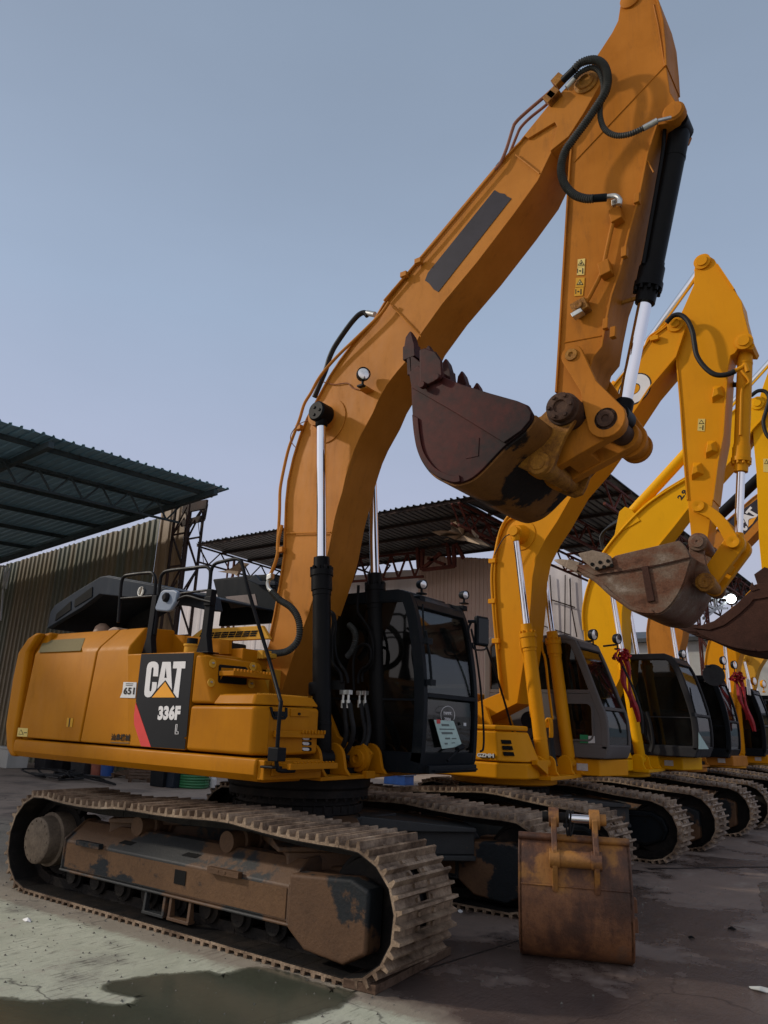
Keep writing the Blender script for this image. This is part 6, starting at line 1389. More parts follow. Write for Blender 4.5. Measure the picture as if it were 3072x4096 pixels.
# ---- fourth: yellow, black cab with a round mirror
def shiftP(P, dx, dz): return [(x+dx, z+dz) for x, z in P]
def tail_machine(Yc, dx, dz, body, cabm, label, w=.6, full=True, lam=True):
    E_ = thing('excavator', label, 'excavator', (0, Yc, 0), 'excavators parked side by side in a row')
    undercarriage(E_, Yc, w, 2.6, .0, 0, xf=1.9, xr=-1.95, rf=.45, rr=.45, style='guard', crown=.1)
    upper(E_, Yc, body, x1=.4)
    up_ = clean(shiftP(up[1:], dx, dz)); lo_2 = clean(shiftP(lo_main, dx, dz))
    up_[-1] = (-.45, 2.4); lo_2[-1] = (-.2, 1.95)
    b, s = frontend(E_, Yc, body, up_, lo_2[1:], (3.42+dx, 7.96+dz), clean(shiftP(str_+str2+stb[::-1]+st[::-1], dx+.02, dz)), (.62, 1.31, .31+dx, 5.03+dz, .5), barrel='barrel' if body == 'boomy' else None)
    bk_ = shiftP(bk, dx+1.55, dz+.2); rim_ = shiftP(rimp, dx+1.55, dz+.2)
    cab(E_, [(1.2, 1.4), (1.27, 1.55), (1.28, 2.1), (1.2, 2.6), (1.05, 3.12)], -.6, Yc+.42, Yc+1.5, 1.32, 3.22, cabm, 'dark', 'darkglass', split=2.15)
    return E_, b
E4, b4 = tail_machine(13.0, 0, -.1, 'boomy', 'cabblack', 'fourth excavator in the row, darker yellow with a black cab and a round mirror')
BF4 = 13.0-.28
dq = XZ('Q', [(685, 1010), (860, 870), (1190, 625), (1330, 520), (1330, 740), (1200, 890), (1035, 1070), (760, 1075)], BF4)
dc = MB().prism(dq, BF4-.004, BF4-.001).build('decal_panel', 'tape', b4, smooth=False)
MB().prism(XZ('Q', [(760, 1078), (1032, 1073), (1020, 1095), (770, 1100)], BF4), BF4-.005, BF4-.001).build('red_stripe', 'red', b4, smooth=False)
o_ = PY('Q', 1000, 1020, BF4); r_ = PY('Q', 1195, 850, BF4)-o_; u_ = PY('Q', 890, 900, BF4)-o_
# the three letters lean along the boom
def qlet(pts, mat, off): return MB().prism(XZ('Q', pts, BF4), BF4-off, BF4-off+.002).build('letter', mat, dc, smooth=False)
qlet([(1060, 960), (1078, 985), (1070, 1010), (1045, 1022), (1020, 1012), (1000, 985), (985, 940), (985, 905), (1005, 880), (1030, 890), (1040, 915), (1020, 925), (1010, 915), (1005, 930), (1015, 965), (1035, 990), (1050, 985), (1045, 970)], 'letter', .008)
qlet([(1010, 830), (1035, 812), (1140, 840), (1205, 825), (1185, 850), (1100, 870), (1085, 890), (1085, 970), (1060, 930)], 'letter', .008)
qlet([(1045, 790), (1112, 712), (1135, 735), (1108, 762), (1207, 818), (1192, 850), (1090, 785), (1068, 808)], 'letter', .0085)
qlet([(1095, 885), (1195, 840), (1140, 930), (1085, 980)], 'triangle', .0095)
q4a = PY('Q', 720, 830, 12.95); q4b = PY('Q', 1175, 400, 12.95); d = (q4b-q4a).normalized()
cylinder(E4, 'stick_cylinder', q4a-d*.6, q4b+d*1.2, .8, .13, .06, 'barrel', pinw=.2)
lamp(E4, PX('R', 1025, 500, 1.0), (.95, -.3, 0), .11); lamp(E4, PX('R', 1180, 560, 1.1), (.95, -.3, 0), .11)
q = PX('R', 895, 705, 1.2); mb = MB(); mb.lathe(q, (.5, -.85, .05), [(-.03, 0), (-.03, .2), (0, .25), (.02, .25), (.03, .07), (.03, 0)], 32); mb.build('round_mirror', 'seat', E4)
MB().tube(smoothpath([PX('R', *a, 1.15) for a in ((780, 578), (850, 575), (875, 620), (890, 700))], 4), .02, 8).build('mirror_arm', 'black', E4)
bow(PX('R', 1225, 745, 1.25), 1.2, 'red ribbon bow tied to the black cab beyond the bright yellow excavator')
E5, b5 = tail_machine(17.3, .3, -.5, 'orange', 'cabblack', 'fifth excavator in the row, its orange boom behind the dark hanging bucket', full=False)
lamp(E5, PX('R', 1460, 790, 1.1), (.95, -.3, 0), .12, mat='orange'); lamp(E5, PX('R', 1590, 830, 1.1), (.95, -.3, 0), .12, mat='orange')
MB().obox(PX('R', 1385, 875, 1.2), (.03, .02, 0), (-.02, .18, 0), (0, 0, .22)).build('mirror', 'taildull', E5, bevel=.02)
E6, b6 = tail_machine(21.8, -.1, -.6, 'tan', 'cabblack', 'farthest excavator of the row at the right edge, only its dark cab in view')

# ================================================================== SHEDS AND YARD
def sheet_mat(name, c1, c2, stain=(.08, .045, .025), st=.5, rough=.5):
    m, t, b = newmat(name)
    c = t.nodes.new('ShaderNodeTexCoord'); sp = t.nodes.new('ShaderNodeSeparateXYZ'); t.links.new(c.outputs['Object'], sp.inputs[0])
    n1 = noise(t, .5, 6, .6); n2 = noise(t, 3, 8, .7, stretch=(1, 1, .12)); n3 = noise(t, 1.2, 2, .5, stretch=(1, 1, .01))
    col = mixc(t, ramp(t, n3, [(.42, g(0)), (.58, g(1))]), c1, c2)
    col = mixc(t, ramp(t, n2, [(.5, g(0)), (.75, g(st))]), col, stain)
    col = mixc(t, ramp(t, n1, [(.45, g(0)), (.7, g(.35))]), col, tuple(v*.4 for v in c1))
    t.links.new(col, b.inputs['Base Color']); b.inputs['Roughness'].default_value = rough; b.inputs['Metallic'].default_value = .0
    bump(t, b, n2, .2, .02); return m
M['roofteal'] = sheet_mat('blue_green_roof_sheet', (.16, .31, .43), (.19, .35, .47), (.09, .17, .23), .4)
M['roofdark'] = sheet_mat('dark_grey_roof_sheet', (.035, .04, .045), (.045, .05, .052), (.06, .035, .025), .4)
M['wallolive'] = sheet_mat('olive_brown_wall_sheet', (.15, .11, .052), (.085, .09, .056), (.09, .05, .024), .6)
M['wallpink'] = sheet_mat('dusty_pink_brown_wall_sheet', (.50, .35, .28), (.44, .32, .26), (.28, .17, .12), .35)
M['wallgrey'] = sheet_mat('pale_grey_wall_sheet', (.62, .57, .56), (.52, .48, .48), (.34, .22, .16), .3)
M['wallwhite'] = sheet_mat('off_white_wall', (.5, .5, .47), (.46, .47, .45), (.3, .25, .2), .3)
M['trussred'] = rusty('red_oxide_truss', [(.03, .012, .01), (.11, .03, .022), (.17, .055, .03)], 2, .7, 0, .3)
M['trussdark'] = rusty('dark_rusty_truss', [(.012, .01, .01), (.04, .025, .02), (.07, .035, .025)], 2, .7, 0, .3)
M['trussteal'] = rusty('dusty_teal_truss', [(.02, .03, .035), (.045, .065, .075), (.07, .09, .10)], 2, .7, 0, .2)
M['trusslight'] = simple('galvanised_truss', (.45, .46, .46), .5, var=.15)
M['torn'] = rusty('torn_sheet', [(.18, .12, .08), (.34, .25, .17), (.42, .34, .25)], 2, .7, 0, .4)
def corrugated(P00, P10, P01, P11, pitch, h, up=(0, 0, 1), thick=.012, wob=0):
    """sheet between edge P00-P10 (ribs repeat along this edge) and P01-P11; ribs run from the first edge to the second"""
    P00, P10, P01, P11, up = map(Vector, (P00, P10, P01, P11, up)); L = (P10-P00).length; n = max(1, int(L/pitch)); mb = MB(); vs = []; fs = []
    prof = [(0, 0), (.62, 0), (.72, 1), (.9, 1), (1.0, 0)]
    S = []
    for i in range(n):
        for t, k in prof[:-1]: S.append(((i+t)/n, k))
    S.append((1, 0)); rnd = random.Random(2)
    for t, k in S:
        w = rnd.uniform(-wob, wob)
        a = P00.lerp(P10, t)+up*h*k; b = P01.lerp(P11, t)+up*h*k; e = (b-a).normalized()*w
        vs += [a+e, b+e]
    m = len(S); vs += [v-up*thick for v in vs]
    for i in range(m-1):
        fs.append([2*i, 2*i+2, 2*i+3, 2*i+1]); o = 2*m; fs.append([o+2*i, o+2*i+1, o+2*i+3, o+2*i+2]); fs.append([2*i, o+2*i, o+2*i+2, 2*i+2]); fs.append([2*i+1, 2*i+3, o+2*i+3, o+2*i+1])
    mb.add(vs, fs); return mb
def truss(p, q, h, n, w=.06, up=(0, 0, 1), mat='trussdark'):
    p, q, up = Vector(p), Vector(q), Vector(up); mb = MB(); mb.beam(p, q, w, w); mb.beam(p-up*h, q-up*h, w, w)
    for i in range(n):
        a = p.lerp(q, i/n); b = p.lerp(q, (i+1)/n); m_ = (a+b)/2-up*h
        mb.beam(a, m_, w*.7, w*.7); mb.beam(m_, b, w*.7, w*.7)
    return mb
# left shed: open towards the machines, roof edge along y, far wall along x
SH1 = thing('open_shed', 'open shed on the left with a blue green sheet roof and an olive brown wall', 'shed', (-13, 8.4, 0))
XE = -11.0
e0 = PX('S', 7, 1687, XE); e1 = PX('S', 916, 1957, XE)
d = (e1-e0).normalized(); e00 = e0-d*9
rear = Vector((-22, 0, -1.55))
tw_ = corrugated(e00, e1, e00+rear, e1+rear, .26, .05, wob=.03); tw_.build('roof', 'roofteal', SH1, smooth=False)
def onroof(t, s): return e0.lerp(e1, t)+rear*s
for s in (.03, .1, .18, .27, .36, .46, .57, .7, .85):
    MB().beam(onroof(-1.2, s)-Vector((0, 0, .07)), onroof(.99, s)-Vector((0, 0, .07)), .07, .12).build('purlin', 'trussteal', SH1, smooth=False)
for t in (-.6, .18, .93):
    MB().beam(onroof(t, .0)-Vector((0, 0, .2)), onroof(t, 1)-Vector((0, 0, .2)), .14, .16).build('rafter', 'trussteal', SH1, smooth=False)
truss(onroof(-1.2, .08)-Vector((0, 0, .2)), onroof(.95, .08)-Vector((0, 0, .2)), .55, 16, .06).build('truss', 'trussteal', SH1, smooth=False)
YW = 8.6
w0 = PY('S', 640, 2072, YW); w1 = PY('S', 48, 2252, YW); sl_ = (w1.z-w0.z)/(w1.x-w0.x)
wr_ = PY('L', 1235, 650, YW)
zf = lambda x: w0.z+sl_*(x-w0.x)
corrugated((w0.x, YW, 0), (-40, YW, 0), (w0.x, YW, zf(w0.x)), (-40, YW, zf(-40)), .3, .05, up=(0, -1, 0), wob=.03).build('wall', 'wallolive', SH1, smooth=False)
corrugated((wr_.x, YW+.02, 0), (w0.x+.01, YW+.02, 0), (wr_.x, YW+.02, zf(wr_.x)+.2), (w0.x+.01, YW+.02, zf(w0.x)+.25), .4, .04, up=(0, -1, 0), wob=.03).build('wall', sheet_mat('ochre_wall_sheet', (.24, .155, .075), (.2, .125, .06)), SH1, smooth=False)
cxl = PY('L', 1230, 800, YW-.1); zt = PY('L', 1290, 630, YW).z; co = MB(); x0, x1 = cxl.x-.32, cxl.x+.35
for x in (x0, x1):
    for y in (YW-.35, YW+.25): co.beam((x, y, 0), (x, y, zt), .07, .07)
zz = 0
k = 0
while zz < zt-.5:
    z2 = zz+1.05
    for y in (YW-.35, YW+.25): co.beam((x0, y, zz) if k % 2 else (x1, y, zz), (x1, y, z2) if k % 2 else (x0, y, z2), .045, .045); co.beam((x0, y, z2), (x1, y, z2), .05, .05)
    for x in (x0, x1): co.beam((x, YW-.35, zz) if k % 2 else (x, YW+.25, zz), (x, YW+.25, z2) if k % 2 else (x, YW-.35, z2), .045, .045)
    zz = z2; k += 1
co.beam((x0, YW-.05, zt), (x1+.5, YW-.05, zt), .08, .3); co.beam((x0, YW-.05, zt-.5), (x1+.45, YW-.05, zt-.45), .06, .2); co.beam((x1+.45, YW-.05, zt-.5), (x1+.5, YW-.05, zt), .06, .06)
co.build('lattice_column', 'trussdark', SH1, smooth=False)
mb = MB(); mb.tube(smoothpath([PY('L', 1310, 680, YW), PY('L', 1325, 820, YW), PY('L', 1345, 950, YW), PY('L', 1352, 1010, YW)]), .012, 5); mb.build('hanging_wire', 'trussdark', SH1)
# open lattice at the left frame edge
mb = MB()
for a, b_ in (((0, 1018), (48, 1022)), ((48, 1022), (20, 1170)), ((30, 1022), (5, 1380)), ((65, 1030), (40, 1170)), ((20, 1170), (65, 1035))): mb.beam(PY('L', *a, YW-.6), PY('L', *b_, YW-.6), .05, .05)
mb.build('side_lattice', 'trusslight', SH1, smooth=False)

# middle shed behind the row
SH2 = thing('open_shed', 'tall middle shed behind the row, dark roof, red trusses and pinkish brown sheet wall', 'shed', (-12, 20, 0))
Ya = 18.0
A_ = PY('S', 781, 2174, Ya); B_ = PY('S', 2432, 1890, Ya)
HB = (A_.z+B_.z)/2; A_.z = A_.z; 
back = Vector((0, 7.5, -.2))
corrugated(A_, (-9.0, Ya, A_.z+(B_.z-A_.z)*(-9-A_.x)/(B_.x-A_.x)), A_+back, Vector((-9.0, Ya, A_.z+(B_.z-A_.z)*(-9-A_.x)/(B_.x-A_.x)))+back, .3, .06, wob=.05).build('roof', 'roofdark', SH2, smooth=False)
mid = Vector((-9.0, Ya, A_.z+(B_.z-A_.z)*(-9-A_.x)/(B_.x-A_.x)))
C_e = PX('S', 3009, 2336, B_.x)
lenY = C_e.y-Ya; bk_v = Vector((0, lenY+6, (C_e.z-B_.z)*(lenY+6)/lenY))
corrugated(mid, B_, mid+bk_v, B_+bk_v, .3, .06, wob=.05).build('roof', 'roofdark', SH2, smooth=False)
for s in (.02, .25, .5, .75, .97):
    MB().beam(A_+back*s-Vector((0, 0, .08)), mid+back*s-Vector((0, 0, .08)), .08, .12).build('purlin', 'trussdark', SH2, smooth=False)
for s in (.01, .08, .16, .24, .32, .42, .52, .63, .75, .88):
    MB().beam(mid+bk_v*s-Vector((0, 0, .08)), B_+bk_v*s-Vector((0, 0, .08)), .08, .12).build('purlin', 'trussdark', SH2, smooth=False)
for t, m_ in ((.02, 'trussdark'), (.45, 'trussdark'), (.98, 'trussred')):
    p = A_.lerp(mid, t)-Vector((0, 0, .2)); truss(p, p+back, .8, 5, .08, mat=m_).build('truss', m_, SH2, smooth=False)
for t in (.0, .5, .97):
    p = mid.lerp(B_, t)-Vector((0, 0, .2)); truss(p, p+bk_v, .9, 16, .09).build('truss', 'trussred', SH2, smooth=False)
for s in (.35, .7):
    p = mid+bk_v*s-Vector((0, 0, .2)); q = B_+bk_v*s-Vector((0, 0, .2)); truss(p, q, .9, 5, .09).build('truss', 'trussred', SH2, smooth=False)
for x, y in ((B_.x-.3, Ya+13), (A_.x+2, Ya+1)):
    mb = MB(); 
    for dx in (-.2, .2):
        for dy in (-.2, .2): mb.beam((x+dx, y+dy, 0), (x+dx, y+dy, B_.z-.9), .07, .07)
    z = 0; k = 0
    while z < B_.z-2:
        for dy in (-.2, .2): mb.beam((x-.2*(-1)**k, y+dy, z), (x+.2*(-1)**k, y+dy, z+.8), .045, .045)
        for dx in (-.2, .2): mb.beam((x+dx, y-.2*(-1)**k, z), (x+dx, y+.2*(-1)**k, z+.8), .045, .045)
        z += .8; k += 1
    mb.build('lattice_column', 'trussred', SH2, smooth=False)
YB2 = 25.2
a = PY('S', 1676, 2222, YB2); b_ = PY('S', 1985, 2235, YB2)
corrugated((a.x, YB2, 0), (b_.x, YB2, 0), a, b_, .22, .03, up=(0, -1, 0), wob=.02).build('wall', 'wallpink', SH2, smooth=False)
a = PY('S', 1380, 2305, YB2); b_ = PY('S', 1674, 2276, YB2)
corrugated((a.x-14, YB2, 0), (b_.x, YB2, 0), a-Vector((14, 0, 0)), b_, 1.0, .03, up=(0, -1, 0), wob=.04).build('wall', 'wallgrey', SH2, smooth=False)
a = PY('S', 1985, 2238, 30.5); b_ = PY('S', 2325, 2262, 30.5)
corrugated((a.x-1, 30.5, 0), (b_.x, 30.5, 0), a-Vector((1, 0, 0)), b_, 1.6, .03, up=(0, -1, 0), wob=.02).build('wall', 'wallgrey', SH2, smooth=False)
mb = MB()
for a, b_ in (((1010, 0), (1005, 700)), ((780, 495), (1060, 590))): mb.tube([PY('P', *a, 30.35), PY('P', *b_, 30.35)], .03, 5)
for pts in ([(860, 0), (875, 250), (890, 620)], [(1055, 40), (1068, 300), (1125, 610)], [(830, 240), (880, 245), (1105, 318)]): mb.tube([PY('P', *p_, 30.3) for p_ in pts], .035, 5)
mb.build('wall_strap', 'trussdark', SH2)
# truss across the lit opening, in red
for k_, a, b_ in (('M', (60, 800), (640, 880)),):
    truss(PY('M', -40, 800, YB2-1.2), PY('M', 700, 730, YB2-1.2), 1.25, 5, .12).build('truss', 'trussred', SH2, smooth=False)
mb = MB()
for a, b_ in (((690, 700), (680, 900)), ((690, 900), (990, 865)), ((700, 880), (860, 740)), ((740, 790), (900, 850)), ((985, 660), (990, 870)), ((930, 690), (950, 880)), ((1010, 650), (1075, 790)), ((640, 690), (650, 880)), ((870, 600), (890, 660)), ((900, 600), (930, 680))):
    mb.beam(PY('M', *a, YB2-1.6), PY('M', *b_, YB2-1.6), .16, .16)
mb.build('broken_truss', 'trussred', SH2, smooth=False)
q4_ = [PY('M', *a_, YB2-.6) for a_ in ((60, 712), (640, 690), (650, 712), (400, 740), (250, 770), (60, 770))]
mb = MB(); mb.prism([(v.x, v.z) for v in q4_], YB2-.64, YB2-.6); mb.build('bright_gap_sheet', simple('bright_gap_white', (.8, .82, .8), .6, var=.06), SH2, smooth=False)  # white sheet added in the gap; its white stands in for light there
# torn roof sheets hanging down
def flap(pts, Y, name='torn_sheet', dy=.9):
    rnd = random.Random(int(pts[0][0])); mb = MB(); P = [PY(*p_[0:1], p_[1], p_[2], Y+rnd.uniform(-dy, dy)) for p_ in [('M',)+t for t in pts]]
    n = len(P); c = sum(P, Vector())/n; c.y += .35; vs = P+[c]+[p_+Vector((0, .03, .02)) for p_ in P]+[c+Vector((0, .03, .02))]
    fs = [[i, (i+1) % n, n] for i in range(n)]+[[n+1+(i+1) % n, n+1+i, 2*n+1] for i in range(n)]; mb.add(vs, fs); return mb.build(name, 'torn', SH2, smooth=False)
flap([(775, 540), (860, 528), (930, 530), (960, 520), (945, 460), (1000, 440), (1040, 460), (1085, 490), (1095, 520), (1130, 555), (1230, 610), (1325, 685), (1230, 660), (1100, 625), (1000, 615), (920, 580), (850, 575)], Ya+.8)
flap([(945, 430), (1010, 425), (1030, 440), (960, 445)], Ya+.6, dy=.2); flap([(1150, 515), (1175, 560), (1215, 600), (1195, 600), (1155, 550)], Ya+.6, dy=.2)
q = [PY('H', *a_, 16.5+dy) for a_, dy in (((1195, 143), 0), ((1260, 135), .4), ((1350, 80), .2), ((1405, 90), 0), ((1345, 120), .3), ((1320, 172), 0), ((1305, 160), .3))]
mb = MB(); n = len(q); c = sum(q, Vector())/n+Vector((0, .4, 0)); mb.add(q+[c]+[v+Vector((0, .03, 0)) for v in q]+[c+Vector((0, .03, 0))], [[i, (i+1) % n, n] for i in range(n)]+[[n+1+(i+1) % n, n+1+i, 2*n+1] for i in range(n)]); mb.build('torn_sheet', 'torn', SH2, smooth=False)
rnd = random.Random(9); mb = MB()
for i in range(16):
    x = 60+i*85+rnd.uniform(-20, 20); y = 600+rnd.uniform(-15, 20)+i*1; p = PY('M', x, y, Ya+5+rnd.uniform(-1, 1)); q_ = p+Vector((rnd.uniform(.2, .7), 0, rnd.uniform(-.12, .2))); mb.beam(p, q_, .05, .03)
mb.build('loose_strip', 'torn', SH2, smooth=False)
# work light standing in the roof opening and its pale lattice
mb = MB()
XL = B_.x-.4
for a, b_ in (((765, 1760), (840, 1815)), ((765, 1775), (680, 1910)), ((655, 1880), (670, 2010)), ((560, 1870), (790, 1865)), ((680, 2010), (820, 1910)), ((670, 2010), (520, 2130)), ((690, 2005), (815, 2000)), ((525, 2030), (660, 2030)), ((560, 1955), (660, 2010))):
    mb.beam(PX('Q', *a, XL), PX('Q', *b_, XL), .12, .12)
mb.build('gable_lattice', 'trusslight', SH2, smooth=False)
mb = MB()
for a, b_ in (((865, 1690), (860, 1830)), ((930, 1740), (935, 1850)), ((940, 1835), (1120, 1740)), ((950, 1855), (1130, 1760)), ((860, 1740), (930, 1820)), ((930, 1740), (900, 1830))): mb.beam(PX('Q', *a, XL), PX('Q', *b_, XL), .13, .13)
mb.build('gable_brace', 'trussdark', SH2, smooth=False)
m, t, b = newmat('floodlight_glow'); b.inputs['Emission Color'].default_value = (.85, .95, 1, 1); b.inputs['Emission Strength'].default_value = 14; b.inputs['Base Color'].default_value = (.8, .8, .8, 1); M['flood'] = m
q = PX('Q', 868, 1880, XL+.3); dcam = (CAM-q).normalized()
FL = thing('floodlight', 'lit white floodlight fixed to the pale lattice of the middle shed', 'floodlight', tuple(q))
mb = MB(); mb.lathe(q-dcam*.2, dcam, [(0, .12), (.05, .3), (.2, .36), (.22, .36), (.2, .32)], 20); mb.beam(q-dcam*.1, q-dcam*.1-Vector((0, 0, .8)), .08, .08); mb.build('lamp_housing', 'trussdark', FL)
mb = MB(); mb.lathe(q-dcam*.01, dcam, [(0, .26), (.03, .2), (.05, 0)], 20); mb.build('lamp_glass', 'flood', FL)
q = PY('E', 432, 165, 24); MB().obox(q, (.28, 0, 0), (0, .1, 0), (.03, 0, .42)).build('roof_lamp', 'taildull', SH2, bevel=.02)
# low white building and another roof beyond
def lowhouse(name, label, x0, x1, y0, y1, zt, wallm, roofm, over=.6):
    T = thing(name, label, 'building', ((x0+x1)/2, y0, 0))
    mb = MB(); mb.box(x0, x1, y0, y1, 0, zt); mb.build('wall', wallm, T)
    mb = MB(); mb.prismx([(y0-over, zt), (y0-over, zt+.25), ((y0+y1)/2, zt+1.3), (y1+over, zt+.25), (y1+over, zt)], x0-over, x1+over); mb.build('roof', roofm, T, smooth=False)
    n = int((x1-x0)/4)
    for i in range(n): 
        x = x0+2+i*4; f_ = MB(); f_.box(x, x+1.4, y0-.03, y0+.02, 1.2, 2.6); w_ = f_.build('window', 'blackhole', T)
    return T
p = PY('S', 2570, 2572, 46)
lowhouse('storage_building', 'low off white building far behind the row, seen between the booms', p.x-26, p.x+14, 46, 54, p.z, 'wallwhite', 'roofdark')
p = PY('S', 3000, 2700, 85)
lowhouse('storage_building', 'distant long low building under the hills at the right edge', p.x-24, p.x+26, 85, 95, p.z-.3, 'wallolive', 'roofdark')

# yard clutter under and behind the first machine
def place(k, x, y): return PZ(k, x, y, 0)
p = place('N', 65, 200); mb = MB(); mb.box(-.42, .42, -.35, .35, 0, .62); mb.v = [v+p for v in mb.v]
t_ = thing('storage_crate', 'pale plastic crate at the foot of the left shed wall', 'crate', tuple(p)); mb.build('crate_body', 'wallwhite', t_, bevel=.03)
mb = MB(); mb.box(-.46, .46, -.39, .39, .56, .64); mb.v = [v+p for v in mb.v]; mb.build('rim', 'wallwhite', t_, bevel=.02)
def drum(k, x, y, r, h, mat, label, cat='bucket', name='plastic_bucket'):
    p = place(k, x, y); T = thing(name, label, cat, tuple(p)); mb = MB(); mb.lathe(p, (0, 0, 1), [(0, r*.85), (h*.1, r*.88), (h, r), (h, r*.92), (h*.9, r*.9)], 24); mb.build('bucket_body', mat, T)
    mb = MB(); mb.lathe(p, (0, 0, 1), [(h*.86, r*1.0), (h*.88, r*1.06), (h*.94, r*1.06), (h*.96, r*1.0)], 24); mb.build('rim', mat, T); return T
drum('N', 645, 250, .22, .5, simple('faded_red_plastic', (.25, .07, .04), .5), 'faded red bucket standing beside the blue bucket below the counterweight')
drum('N', 705, 255, .2, .45, simple('blue_plastic', (.02, .07, .25), .4), 'blue bucket standing beside the faded red bucket')
def bin_(k, x, y, w, d_, h, label, mat='cabblack'):
    p = place(k, x, y); T = thing('waste_bin', label, 'bin', tuple(p)); mb = MB(); vs = []
    for z, s in ((0, .86), (h, 1)): vs += [p+Vector((sx*w/2*s, sy*d_/2*s, z)) for sx, sy in ((-1, -1), (1, -1), (1, 1), (-1, 1))]
    mb.add(vs, [[3, 2, 1, 0], [4, 5, 6, 7], [0, 1, 5, 4], [1, 2, 6, 5], [2, 3, 7, 6], [3, 0, 4, 7]]); mb.build('bin_body', mat, T, bevel=.02)
    mb = MB(); mb.box(p.x-w*.54, p.x+w*.54, p.y-d_*.54, p.y+d_*.54, h, h+.05); mb.build('lid', 'hood', T, bevel=.015)
bin_('N', 1080, 325, .6, .5, .75, 'black bin beside the leaning pallet'); bin_('N', 1150, 330, .55, .5, .7, 'black bin next to the green hose coil', 'hood')
bin_('N', 310, 205, .7, .6, .55, 'dark box in shade at the left shed wall', 'seat'); bin_('N', 420, 215, .6, .5, .6, 'dark box right of the shaded one at the shed wall', 'black')
p = PZ('S', 1600, 3138, 0); t_ = thing('plastic_crate', 'blue plastic crate on the ground seen under the black cab', 'crate', tuple(p)); mb = MB(); mb.box(-.45, .35, -.25, .25, 0, .28); mb.v = [v+p for v in mb.v]; mb.build('crate_body', simple('bright_blue_plastic', (.03, .12, .4), .4), t_, bevel=.02); mb = MB(); mb.box(-.5, .4, -.3, .3, .28, .33); mb.v = [v+p for v in mb.v]; mb.build('rim', simple('pale_blue_plastic', (.2, .3, .45), .4), t_, bevel=.01)
bin_('N', 560, 240, .8, .6, .6, 'dark box left of the faded red bucket', 'seat')
p = place('N', 1275, 333); T = thing('hose_coil', 'green coiled hose standing on the ground behind the track', 'hose', tuple(p)); mb = MB()
for i in range(9):
    mb.tube([p+Vector((.42*cos(t)+.02*(i % 2), .35*sin(t), .04+i*.065)) for t in [2*pi*j/20 for j in range(21)]], .034, 8)
mb.build('coil', simple('green_hose', (.03, .16, .06), .45), T)
def pallet(k, x, y, tilt, rot, label):
    p = place(k, x, y); T = thing('wooden_pallet', label, 'pallet', tuple(p)); Mx = Matrix.Rotation(rot, 4, 'Z') @ Matrix.Rotation(tilt, 4, 'X')
    for i in range(6):
        mb = MB(); mb.box(-.55, .55, i*.19, i*.19+.11, .1, .125); mb.v = [p+(Mx @ v) for v in mb.v]; mb.build('board', 'wood', T, smooth=False)
    for i in range(3):
        mb = MB(); mb.box(-.53+i*.48, -.44+i*.48, 0, 1.06, 0, .1); mb.v = [p+(Mx @ v) for v in mb.v]; mb.build('bearer', 'wood', T, smooth=False)
pallet('N', 840, 275, .12, .3, 'weathered pallet lying flat behind the track'); pallet('N', 985, 300, .35, .9, 'weathered pallet tipped against the black bin')
p = place('N', 1408, 335); T = thing('plastic_bottle', 'small white bottle standing beside the green hose coil', 'bottle', tuple(p)); mb = MB(); mb.lathe(p, (0, 0, 1), [(0, .09), (.02, .1), (.22, .1), (.3, .04), (.33, .04)], 16); mb.build('bottle_body', 'white', T)
mb = MB(); mb.lathe(p, (0, 0, 1), [(.33, .045), (.38, .045)], 12); mb.build('cap', 'white', T)
rnd = random.Random(12); c0 = place('N', 470, 285); T = thing('cable_tangle', 'tangle of black cable lying on the dusty ground', 'cable', tuple(c0))
for i in range(4):
    P = [c0+Vector((rnd.uniform(-2.0, 2.0)*(.4+.2*i), rnd.uniform(-.7, .7), .04+rnd.uniform(0, .16))) for _ in range(9)]
    MB().tube(smoothpath(P, 6), .024, 6).build('cable', 'rubber', T)
def litter(k, x, y, s, mat, label, name='litter_scrap', seed=1):
    p = place(k, x, y); rnd = random.Random(seed); mb = MB(); n = 8; vs = [p+Vector((s*rnd.uniform(.6, 1.2)*cos(2*pi*i/n), s*.5*rnd.uniform(.6, 1.2)*sin(2*pi*i/n), rnd.uniform(.004, .02))) for i in range(n)]
    vs.append(p+Vector((0, 0, .03))); vs += [v-Vector((0, 0, .004)) for v in vs]; mb.add(vs, [[i, (i+1) % n, n] for i in range(n)]+[[n+1+(i+1) % n, n+1+i, 2*n+1] for i in range(n)])
    tag(mb.build(name, mat, None, smooth=False), label, 'litter')
litter('2', 95, 598, .05, 'white', 'small white scrap on the pale concrete left of the long track', seed=2)
litter('V', 1625, 1165, .09, 'wallwhite', 'crumpled pale strip on the dark ground in the lower right corner', seed=5)
litter('V', 1485, 870, .05, 'blackhole', 'small dark scrap on the wet concrete right of the spare bucket', seed=7)
litter('V', 1290, 915, .035, 'blackhole', 'tiny dark stone between the spare bucket and the dark scrap', name='stone', seed=9)
litter('T', 1365, 1015, .04, 'white', 'small white scrap beside the second track of the nearest excavator', seed=11)
# loose grit
rnd = random.Random(21); mb = MB()
for i in range(900):
    if i < 650: x = rnd.uniform(-3.4, 4.6); y = rnd.uniform(-3.2, -1.3)-max(0, (x-1))*rnd.uniform(0, .4)
    else: x = rnd.uniform(1.5, 5.5); y = rnd.uniform(-2, 6)
    s = rnd.choice((.004, .006, .008, .012)); vs = [Vector((x+s*rnd.uniform(.6, 1.3)*cos(a_), y+s*rnd.uniform(.6, 1.3)*sin(a_), .001)) for a_ in (0, 2, 4.2)]+[Vector((x, y, s*1.1))]
    mb.add(vs, [[0, 1, 3], [1, 2, 3], [2, 0, 3]])
gr_ = mb.build('gravel', simple('grey_grit', (.13, .12, .10), .9), None, smooth=False); gr_['kind'] = 'stuff'; gr_['label'] = 'scattered grit and small stones on the concrete'; gr_['category'] = 'gravel'
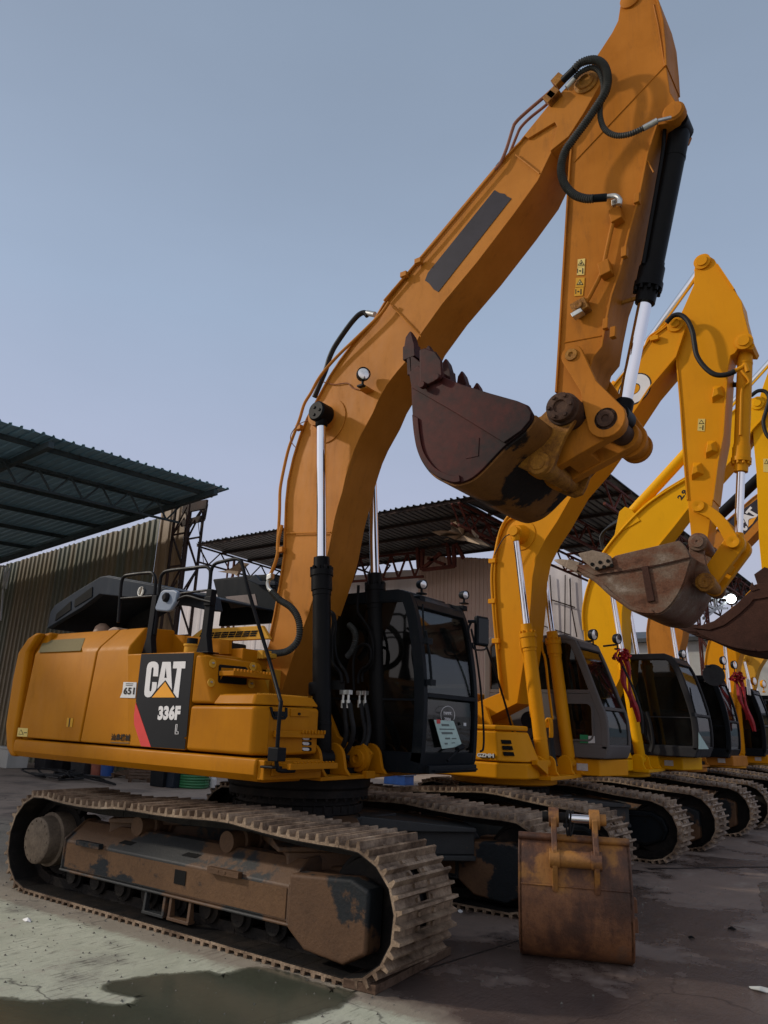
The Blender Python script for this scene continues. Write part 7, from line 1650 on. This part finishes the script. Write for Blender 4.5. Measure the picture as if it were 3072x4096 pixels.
# plank under the front of the near track
a = PZ('T', 690, 1560, .03); b_ = PZ('T', 1215, 1290, .03)
d = (b_-a).normalized(); nn = Vector((d.y, -d.x, 0))
pk = MB(); pk.obox((a+b_)/2-nn*.05, d*((b_-a).length/2+.04), nn*.13, (0, 0, .028)); tag(pk.build('wooden_plank', 'wood', None, bevel=.005), 'rough wooden plank under the front end of the nearest track', 'plank')

# spare bucket standing on the ground
a = PZ('V', 462, 1032, 0); b_ = PZ('V', 1020, 1092, 0); uu = (b_-a).normalized(); WW = (b_-a).length; ww = Vector((-uu.y, uu.x, 0))
SB = thing('spare_bucket', 'rusty spare digging bucket standing on end on the concrete in front of the tracks', 'excavator bucket', tuple(a))
def Lc(u, w, z): return a+uu*u+ww*w+Vector((0, 0, z))
prf = [(.36, .0), (.26, .01), (.16, .04), (.08, .11), (.025, .22), (.0, .36), (-.005, .50), (.012, .64), (.05, .78), (.15, .9)]
prs = smooth2(prf, 4)
def lprism(pts, u0, u1):
    mb = MB(); n = len(pts); vs = [Lc(u0, w, z) for w, z in pts]+[Lc(u1, w, z) for w, z in pts]
    return mb.add(vs, [list(range(n)), list(range(2*n-1, n-1, -1))]+[[i, i+n, (i+1) % n+n, (i+1) % n] for i in range(n)])
shell = prs+[(w+.03, z-.015) for w, z in prs[::-1]]
q = PZ('V', 450, 480, 0)
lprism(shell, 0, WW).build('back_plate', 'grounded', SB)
side = prs+[(.4, .82), (.62, .5), (.7, .12), (.5, .0)]
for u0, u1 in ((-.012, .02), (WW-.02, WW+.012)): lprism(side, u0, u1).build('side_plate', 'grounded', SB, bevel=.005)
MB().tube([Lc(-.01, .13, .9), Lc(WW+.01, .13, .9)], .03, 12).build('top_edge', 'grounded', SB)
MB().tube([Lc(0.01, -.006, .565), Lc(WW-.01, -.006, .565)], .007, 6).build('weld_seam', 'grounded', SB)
for f in (.325, .70):
    u = WW*f; ear = [(-.02, .52), (-.06, .66), (-.1, .74), (-.09, .84), (-.03, .9), (.0, .98), (-.01, 1.06), (.04, 1.13), (.11, 1.13), (.16, 1.06), (.15, .98), (.2, .86), (.1, .8), (.04, .7), (.01, .6)]
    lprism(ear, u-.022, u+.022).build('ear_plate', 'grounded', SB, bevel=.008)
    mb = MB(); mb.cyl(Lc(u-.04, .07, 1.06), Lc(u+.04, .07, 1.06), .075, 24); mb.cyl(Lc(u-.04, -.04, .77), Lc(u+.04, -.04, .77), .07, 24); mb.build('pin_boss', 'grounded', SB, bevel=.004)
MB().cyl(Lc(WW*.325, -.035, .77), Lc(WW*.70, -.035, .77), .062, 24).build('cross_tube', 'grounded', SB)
MB().cyl(Lc(WW*.325-.09, .07, 1.06), Lc(WW*.325+.12, .07, 1.06), .04, 20).build('pin_sleeve', 'trackdark', SB)
MB().cyl(Lc(WW*.325+.03, .07, 1.06), Lc(WW*.70-.04, .07, 1.06), .034, 20).build('pin', 'chrome', SB)
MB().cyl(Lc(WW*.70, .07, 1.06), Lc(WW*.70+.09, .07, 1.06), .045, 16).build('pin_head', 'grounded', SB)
for i in range(2):
    MB().tube(smoothpath([Lc(WW*.45+.03*i, .0, 1.12), Lc(WW*.44+.03*i, .03, 1.02), Lc(WW*.45+.02*i, .06, .93), Lc(WW*.47+.03*i, .1, 1.0), Lc(WW*.47+.03*i, .1, 1.12)]), .008, 6).build('wire_tie', 'rubber', SB)
mb = MB()
for z in (.28, .42): mb.obox(Lc(WW+.03, .3, z), uu*.03, ww*.05, (0, 0, .05))
mb.build('side_bolt', 'grounded', SB, bevel=.006)
